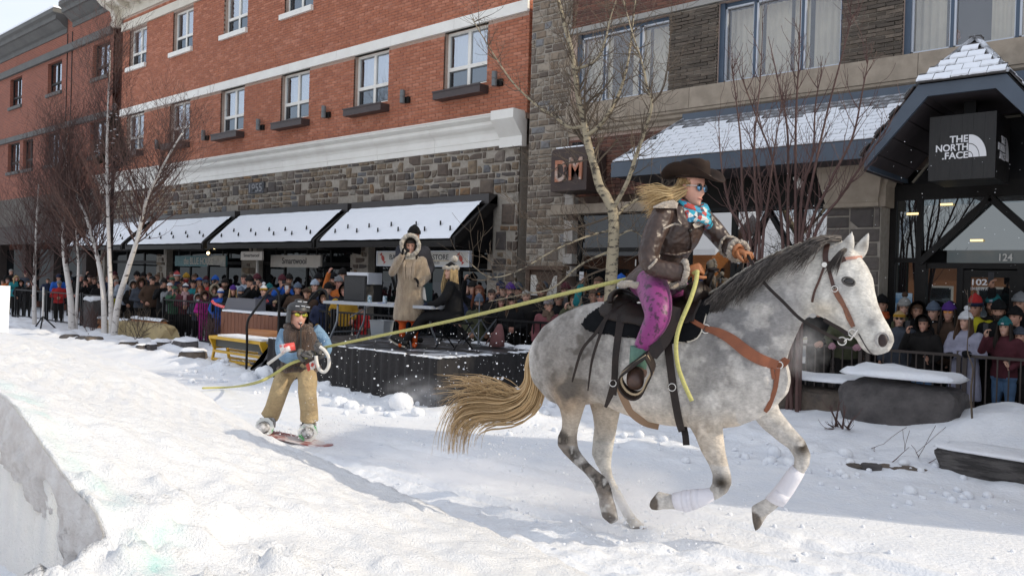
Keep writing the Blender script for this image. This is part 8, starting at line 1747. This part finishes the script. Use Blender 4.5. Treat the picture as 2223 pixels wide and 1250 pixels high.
def tree(name, label, cat, px, Y, r0, r1, bark, tw, n, L, seed, group=None, start=.35, up=.18, droop=.0, depth=2, kid=4, manual=(), ty=None):
    R_ = random.Random(seed); P = [atY(x, y, Y if not isinstance(Y, tuple) else Y[0] + (Y[1] - Y[0]) * i / (len(px) - 1)) for i, (x, y) in enumerate(px)]
    P[0].z = min(P[0].z, gz(P[0].x, P[0].y)) - .04; S = spline(P, 5); t = thing(name, label, cat, P[0], group); m = len(S)
    MB().tube(S, [r0 + (r1 - r0) * (i / (m - 1)) ** .8 for i in range(m)], 10).build('trunk', bark, t, smooth=True)
    for b, ra_ in manual:
        Q = spline([atY(x, y, dy) for x, y, dy in b], 5); k = len(Q); MB().tube(Q, [max(ra_ * (1 - .85 * i / k), .003) for i in range(k)], 6, cap=False).build('branch', tw if ra_ < .02 else bark, t, smooth=True)
        mb = MB()
        for j in range(int(k * 1.1)):
            i = R_.randint(int(k * .15), k - 2); a = (Q[i + 1] - Q[i]).normalized(); s = Vector((R_.uniform(-1, 1), R_.uniform(-1, 1), R_.uniform(-.6, 1))).normalized(); twigs(mb, Q[i], a * .55 + s * .7, L * R_.uniform(.25, .6), ra_ * .28, depth - 1, R_, up, .8, 5, kid, droop)
        mb.build('twigs', tw, t, kind='stuff')
    mb = MB()
    for j in range(n):
        u = start + (1 - start) * ((j + R_.random()) / n); i = min(int(u * (m - 1)), m - 2); a = (S[i + 1] - S[i]).normalized(); q = R_.random() * 6.283; s = Vector((math.cos(q), math.sin(q), R_.uniform(.0, .5)))
        twigs(mb, S[i], a * .5 + s * .75, L * R_.uniform(.55, 1.1) * (1.15 - .6 * u), (r0 + (r1 - r0) * u) * .32, depth, R_, up, .75, 6, kid, droop)
    mb.build('twigs', tw, t, kind='stuff'); return t
GB = 'bare white birches on the left'
tree('birch_tree', 'leftmost bare birch with a slim single trunk', 'tree', [(76, 722), (74, 660), (75, 600), (77, 540), (80, 470), (84, 400)], 8.75, .075, .02, birch_m, twig_r, 80, 2.0, 1, GB, .35, .2, .12)
tree('birch_tree', 'thick trunked bare birch with a bend at head height, second from the left', 'tree', [(157, 728), (154, 660), (148, 610), (139, 550), (138, 480), (142, 420), (140, 350), (146, 290)], 8.9, .105, .018, birch_m, twig_r, 100, 2.2, 2, GB, .38, .2, .12)
tree('birch_tree', 'slim straight bare birch close beside the thick trunked one', 'tree', [(164, 724), (167, 650), (170, 580), (166, 510), (165, 450), (170, 370)], 9.0, .05, .014, birch_m, twig_r, 70, 1.8, 3, GB, .4, .2, .12)
tree('birch_tree', 'left leaning stem of the birch clump', 'tree', [(227, 742), (226, 670), (221, 610), (208, 545), (188, 475), (165, 425), (148, 370), (135, 310)], 8.85, .085, .016, birch_m, twig_r, 95, 2.1, 4, GB, .38, .2, .12)
tree('birch_tree', 'upright middle stem of the birch clump reaching the upper windows', 'tree', [(242, 742), (241, 660), (238, 570), (234, 450), (232, 340), (234, 250), (237, 170), (240, 110)], 8.95, .075, .014, birch_m, twig_r, 95, 1.9, 5, GB, .42, .22, .1)
tree('birch_tree', 'right leaning stem of the birch clump', 'tree', [(246, 742), (256, 660), (276, 590), (299, 515), (314, 445), (335, 395), (365, 340), (395, 290)], 8.85, .09, .014, birch_m, twig_r, 90, 1.9, 6, GB, .4, .2, .14)
tree('aspen_tree', 'big bare aspen with a scarred cream trunk behind the rider', 'tree', [(1318, 690), (1327, 600), (1332, 520), (1331, 465), (1318, 430), (1302, 405), (1290, 360), (1276, 310), (1267, 262), (1256, 215), (1250, 170), (1238, 100), (1222, 40), (1200, -40)], 9.7, .098, .028, aspen_m, twig_a, 46, 1.0, 7, None, .45, .12, .0, 2, 4,
     manual=[([(1270, 275, 9.7), (1235, 276, 9.6), (1205, 255, 9.5), (1160, 225, 9.4), (1110, 175, 9.2), (1060, 100, 9.0), (1025, 40, 8.9)], .03), ([(1276, 292, 9.7), (1300, 275, 9.7), (1322, 245, 9.7), (1345, 200, 9.8), (1362, 140, 9.8), (1372, 70, 9.9), (1382, -20, 9.9)], .036), ([(1250, 150, 9.7), (1290, 135, 9.7), (1312, 95, 9.7), (1325, 40, 9.8), (1345, -20, 9.8)], .026),
             ([(1333, 450, 9.7), (1362, 395, 9.6), (1382, 335, 9.5), (1400, 285, 9.5), (1415, 225, 9.4), (1405, 190, 9.4), (1392, 130, 9.4), (1372, 70, 9.4), (1352, -5, 9.4)], .034), ([(1415, 225, 9.4), (1440, 190, 9.4), (1452, 120, 9.4), (1458, 20, 9.3)], .016), ([(1325, 500, 9.7), (1270, 515, 9.4), (1200, 545, 9.0), (1120, 590, 8.6), (1060, 600, 8.4), (1010, 560, 8.3)], .02), ([(1325, 545, 9.7), (1260, 575, 9.5), (1200, 625, 9.2), (1130, 640, 8.9), (1060, 655, 8.6)], .02),
             ([(1325, 580, 9.7), (1275, 600, 9.6), (1230, 640, 9.4), (1190, 660, 9.3)], .018), ([(1325, 470, 9.7), (1270, 490, 9.5), (1210, 500, 9.2), (1165, 480, 9.0), (1120, 470, 8.8)], .018), ([(1335, 470, 9.7), (1370, 440, 9.9), (1420, 420, 10.1), (1470, 400, 10.3)], .03), ([(1290, 345, 9.7), (1250, 352, 9.6), (1215, 360, 9.5), (1165, 400, 9.3)], .016), ([(1330, 520, 9.7), (1370, 500, 9.9), (1400, 520, 10)], .02)])
def shrub(name, label, base, stems, Y, m, L, n, seed, cat='tree', r=.018, depth=2, kid=3, up=.22):
    t = thing(name, label, cat, base); R_ = random.Random(seed); mb2 = MB()
    for st_ in stems:
        P = [atY(x, y, Y + R_.uniform(-.3, .3) * (i / len(st_))) for i, (x, y) in enumerate(st_)]; P = [Vector((base[0] + R_.uniform(-.1, .1), base[1] + R_.uniform(-.1, .1), gz(base[0], base[1]) - .03))] + P; S = spline(P, 5); k = len(S)
        MB().tube(S, [max(r * (1 - .88 * i / k), .0028) for i in range(k)], 6, cap=False).build('stem', m, t, smooth=True)
        for j in range(n):
            i = R_.randint(int(k * .2), k - 2); a = (S[i + 1] - S[i]).normalized(); s = Vector((R_.uniform(-1, 1), R_.uniform(-1, 1), R_.uniform(-.2, .8))).normalized(); twigs(mb2, S[i], a * .65 + s * .6, L * R_.uniform(.4, 1.1) * (1.1 - .6 * i / k), r * .3, depth - 1, R_, up, .7, 5, kid)
    mb2.build('twigs', m, t, kind='stuff'); return t
shrub('mountain_ash', 'tall many stemmed red brown bare tree behind the horse mane', atY(1722, 880, 10.2), [[(1728, 540), (1727, 400), (1728, 250), (1735, 120), (1739, -20)], [(1738, 540), (1762, 400), (1792, 260), (1828, 120), (1852, 30)], [(1712, 540), (1711, 400), (1709, 280), (1690, 180), (1668, 80)], [(1750, 540), (1800, 400), (1850, 300), (1872, 200), (1885, 130)], [(1700, 540), (1690, 420), (1672, 330), (1640, 250), (1612, 170)], [(1735, 540), (1742, 420), (1765, 330), (1770, 230), (1785, 150)], [(1760, 540), (1830, 420), (1890, 330), (1925, 280)]], 10.2, stem_r, .75, 17, 21, r=.026)
shrub('mountain_ash', 'smaller many stemmed bare tree between the rider and the horse ears', atY(1640, 880, 10.0), [[(1648, 540), (1640, 420), (1638, 300), (1650, 180), (1656, 50)], [(1630, 540), (1612, 420), (1608, 310), (1596, 200), (1588, 130)], [(1655, 540), (1668, 430), (1682, 320), (1700, 210)], [(1622, 540), (1585, 450), (1566, 360), (1560, 260)], [(1640, 540), (1652, 440), (1645, 360), (1622, 280)]], 10.0, stem_r, .7, 15, 22, r=.024)
shrub('bush', 'bare twiggy bush in front of the sandstone slab', atZ(298, 748), [[(x, y), (x2, y2)] for x, y, x2, y2 in ((285, 720, 262, 690), (292, 715, 280, 682), (298, 712, 300, 680), (305, 715, 320, 685), (312, 722, 345, 700), (276, 728, 255, 705), (320, 725, 352, 715))], 9.0, twig_a, .5, 9, 23, 'bush', .014)
shrub('bush', 'bare grey bush between the two birch groups', atZ(196, 735), [[(x, y)] for x, y in ((170, 690), (185, 682), (198, 678), (210, 685), (222, 695))], 9.1, twig_r, .5, 14, 24, 'bush', .01)
shrub('bush', 'reddish bare bush left of the yellow bench', atZ(462, 768), [[(x, y)] for x, y in ((446, 715), (458, 708), (468, 710), (478, 722), (440, 730))], 9.2, twig_r, .5, 16, 25, 'bush', .01)
shrub('sapling', 'thin bare sapling with an orange tip in front of the pale grey coat', atZ(2105, 985), [[(2112, 930), (2108, 850), (2112, 800), (2100, 760), (2104, 700), (2100, 630)], [(2140, 965), (2170, 960), (2200, 985)]], 9.9, twig_a, .35, 4, 26, 'tree', .014, 1, 1)
shrub('bush', 'cut back bush of upright sticks before the long low rock', atZ(1822, 968), [[(x, y)] for x, y in ((1790, 930), (1802, 880), (1812, 905), (1822, 870), (1835, 880), (1846, 915), (1855, 905), (1798, 920), (1830, 920))], 9.2, stem_r, .25, 3, 27, 'bush', .014, 1, 1)
for i, (x, y, x1, y1) in enumerate(((1935, 998, 1965, 968), (1995, 990, 2010, 1002), (1880, 965, 1895, 962), (2010, 1002, 2040, 985))):
    a, b = atZ(x, y, .12), atZ(x1, y1, .22); t = thing('twig', ('curved bare twig poking from the snow under the boulder', 'forked bare twig lying left of the sapling', 'broken twig beside the upright sticks', 'thin twig leaning right toward the layered stone')[i], 'twig', a); mb = MB(); twigs(mb, a - Vector((0, 0, .03)), b - a, (b - a).length * 1.1, .006, 1, random.Random(i), .05, .6, 4, 2); mb.build('stick', stem_r, t)
c = atZ(2208, 960, .2); t = thing('grass_tuft', 'dry golden grass tuft at the foot of the railing on the right', 'grass', c); mb = MB(); R_ = random.Random(5)
for i in range(70): q = R_.random() * 6.28; L = R_.uniform(.08, .2); d = Vector((math.cos(q), math.sin(q), 0)); mb.tube([c, c + d * L * .4 + Vector((0, 0, L * .7)), c + d * L + Vector((0, 0, L * .45))], [.004, .003, .001], 3, cap=False)
mb.build('blades', twig_g, t, kind='stuff')
# lamp post with a wire Christmas tree
LP_ = atY(236, 740, 9.7); lp = thing('lamp_post', 'dark lamp post carrying a small lit up Christmas tree behind the birches', 'lamp post', (LP_.x, 9.7, 0)); zt = atY(238, 365, 9.7); bx, by = LP_.x, 9.7
MB().tube([(bx, by, -.05), (bx, by, .6), (bx, by, zt.z + .2)], [.09, .06, .045], 10).build('pole', black_metal, lp, smooth=True)
MB().tube(spline([(bx - .55, by, zt.z + .15), (bx - .5, by, zt.z - .02), (bx, by, zt.z), (bx + .5, by, zt.z - .02), (bx + .55, by, zt.z + .15)], 4), .03, 8).build('bracket', black_metal, lp, smooth=True)
top_z = atY(240, 240, 9.7).z; mb = MB(); R_ = random.Random(8); Hh = top_z - zt.z - .12
for i in range(1500):
    u = R_.random() ** .8; q = R_.random() * 6.28; rr0 = .52 * (1 - u) ** .85 + .04; p = Vector((bx + rr0 * .7 * math.cos(q) * R_.uniform(.5, 1), by + rr0 * .7 * math.sin(q) * R_.uniform(.5, 1), zt.z + .12 + u * Hh)); d = Vector((math.cos(q), math.sin(q), -.35)) * rr0 * R_.uniform(.25, .5); mb.tube([p, p + d], [.02, .004], 3, cap=False)
mb.build('needles', mat('fir_needles', (.012, .02, .012), (.02, .03, .018), scale=9, rough=.8), lp, kind='stuff'); mb = MB()
for i in range(46): u = R_.random() ** 1.2; q = R_.uniform(2.6, 6.6); rr0 = .52 * (1 - u) ** .85 + .02; mb.ell((bx + rr0 * math.cos(q), by + rr0 * math.sin(q), zt.z + .1 + u * Hh), (.05, .04, .016), 6, 4)
mb.build('snow_flecks', snow, lp, kind='stuff'); mb = MB()
for i in range(5): q = i * 1.2566; mb.tube([(bx, by, top_z + .04), (bx + .1 * math.cos(q), by + .03 * math.sin(q), top_z + .06 + .1 * math.sin(q))], .012, 4)
mb.tube([(bx + .12 * math.cos(t_), by, top_z + .06 + .1 * math.sin(t_)) for t_ in (2 * math.pi * k / 10 for k in range(11))], .01, 5); mb.build('star', mat('star_wire', (.1, .08, .08), rough=.5), lp)
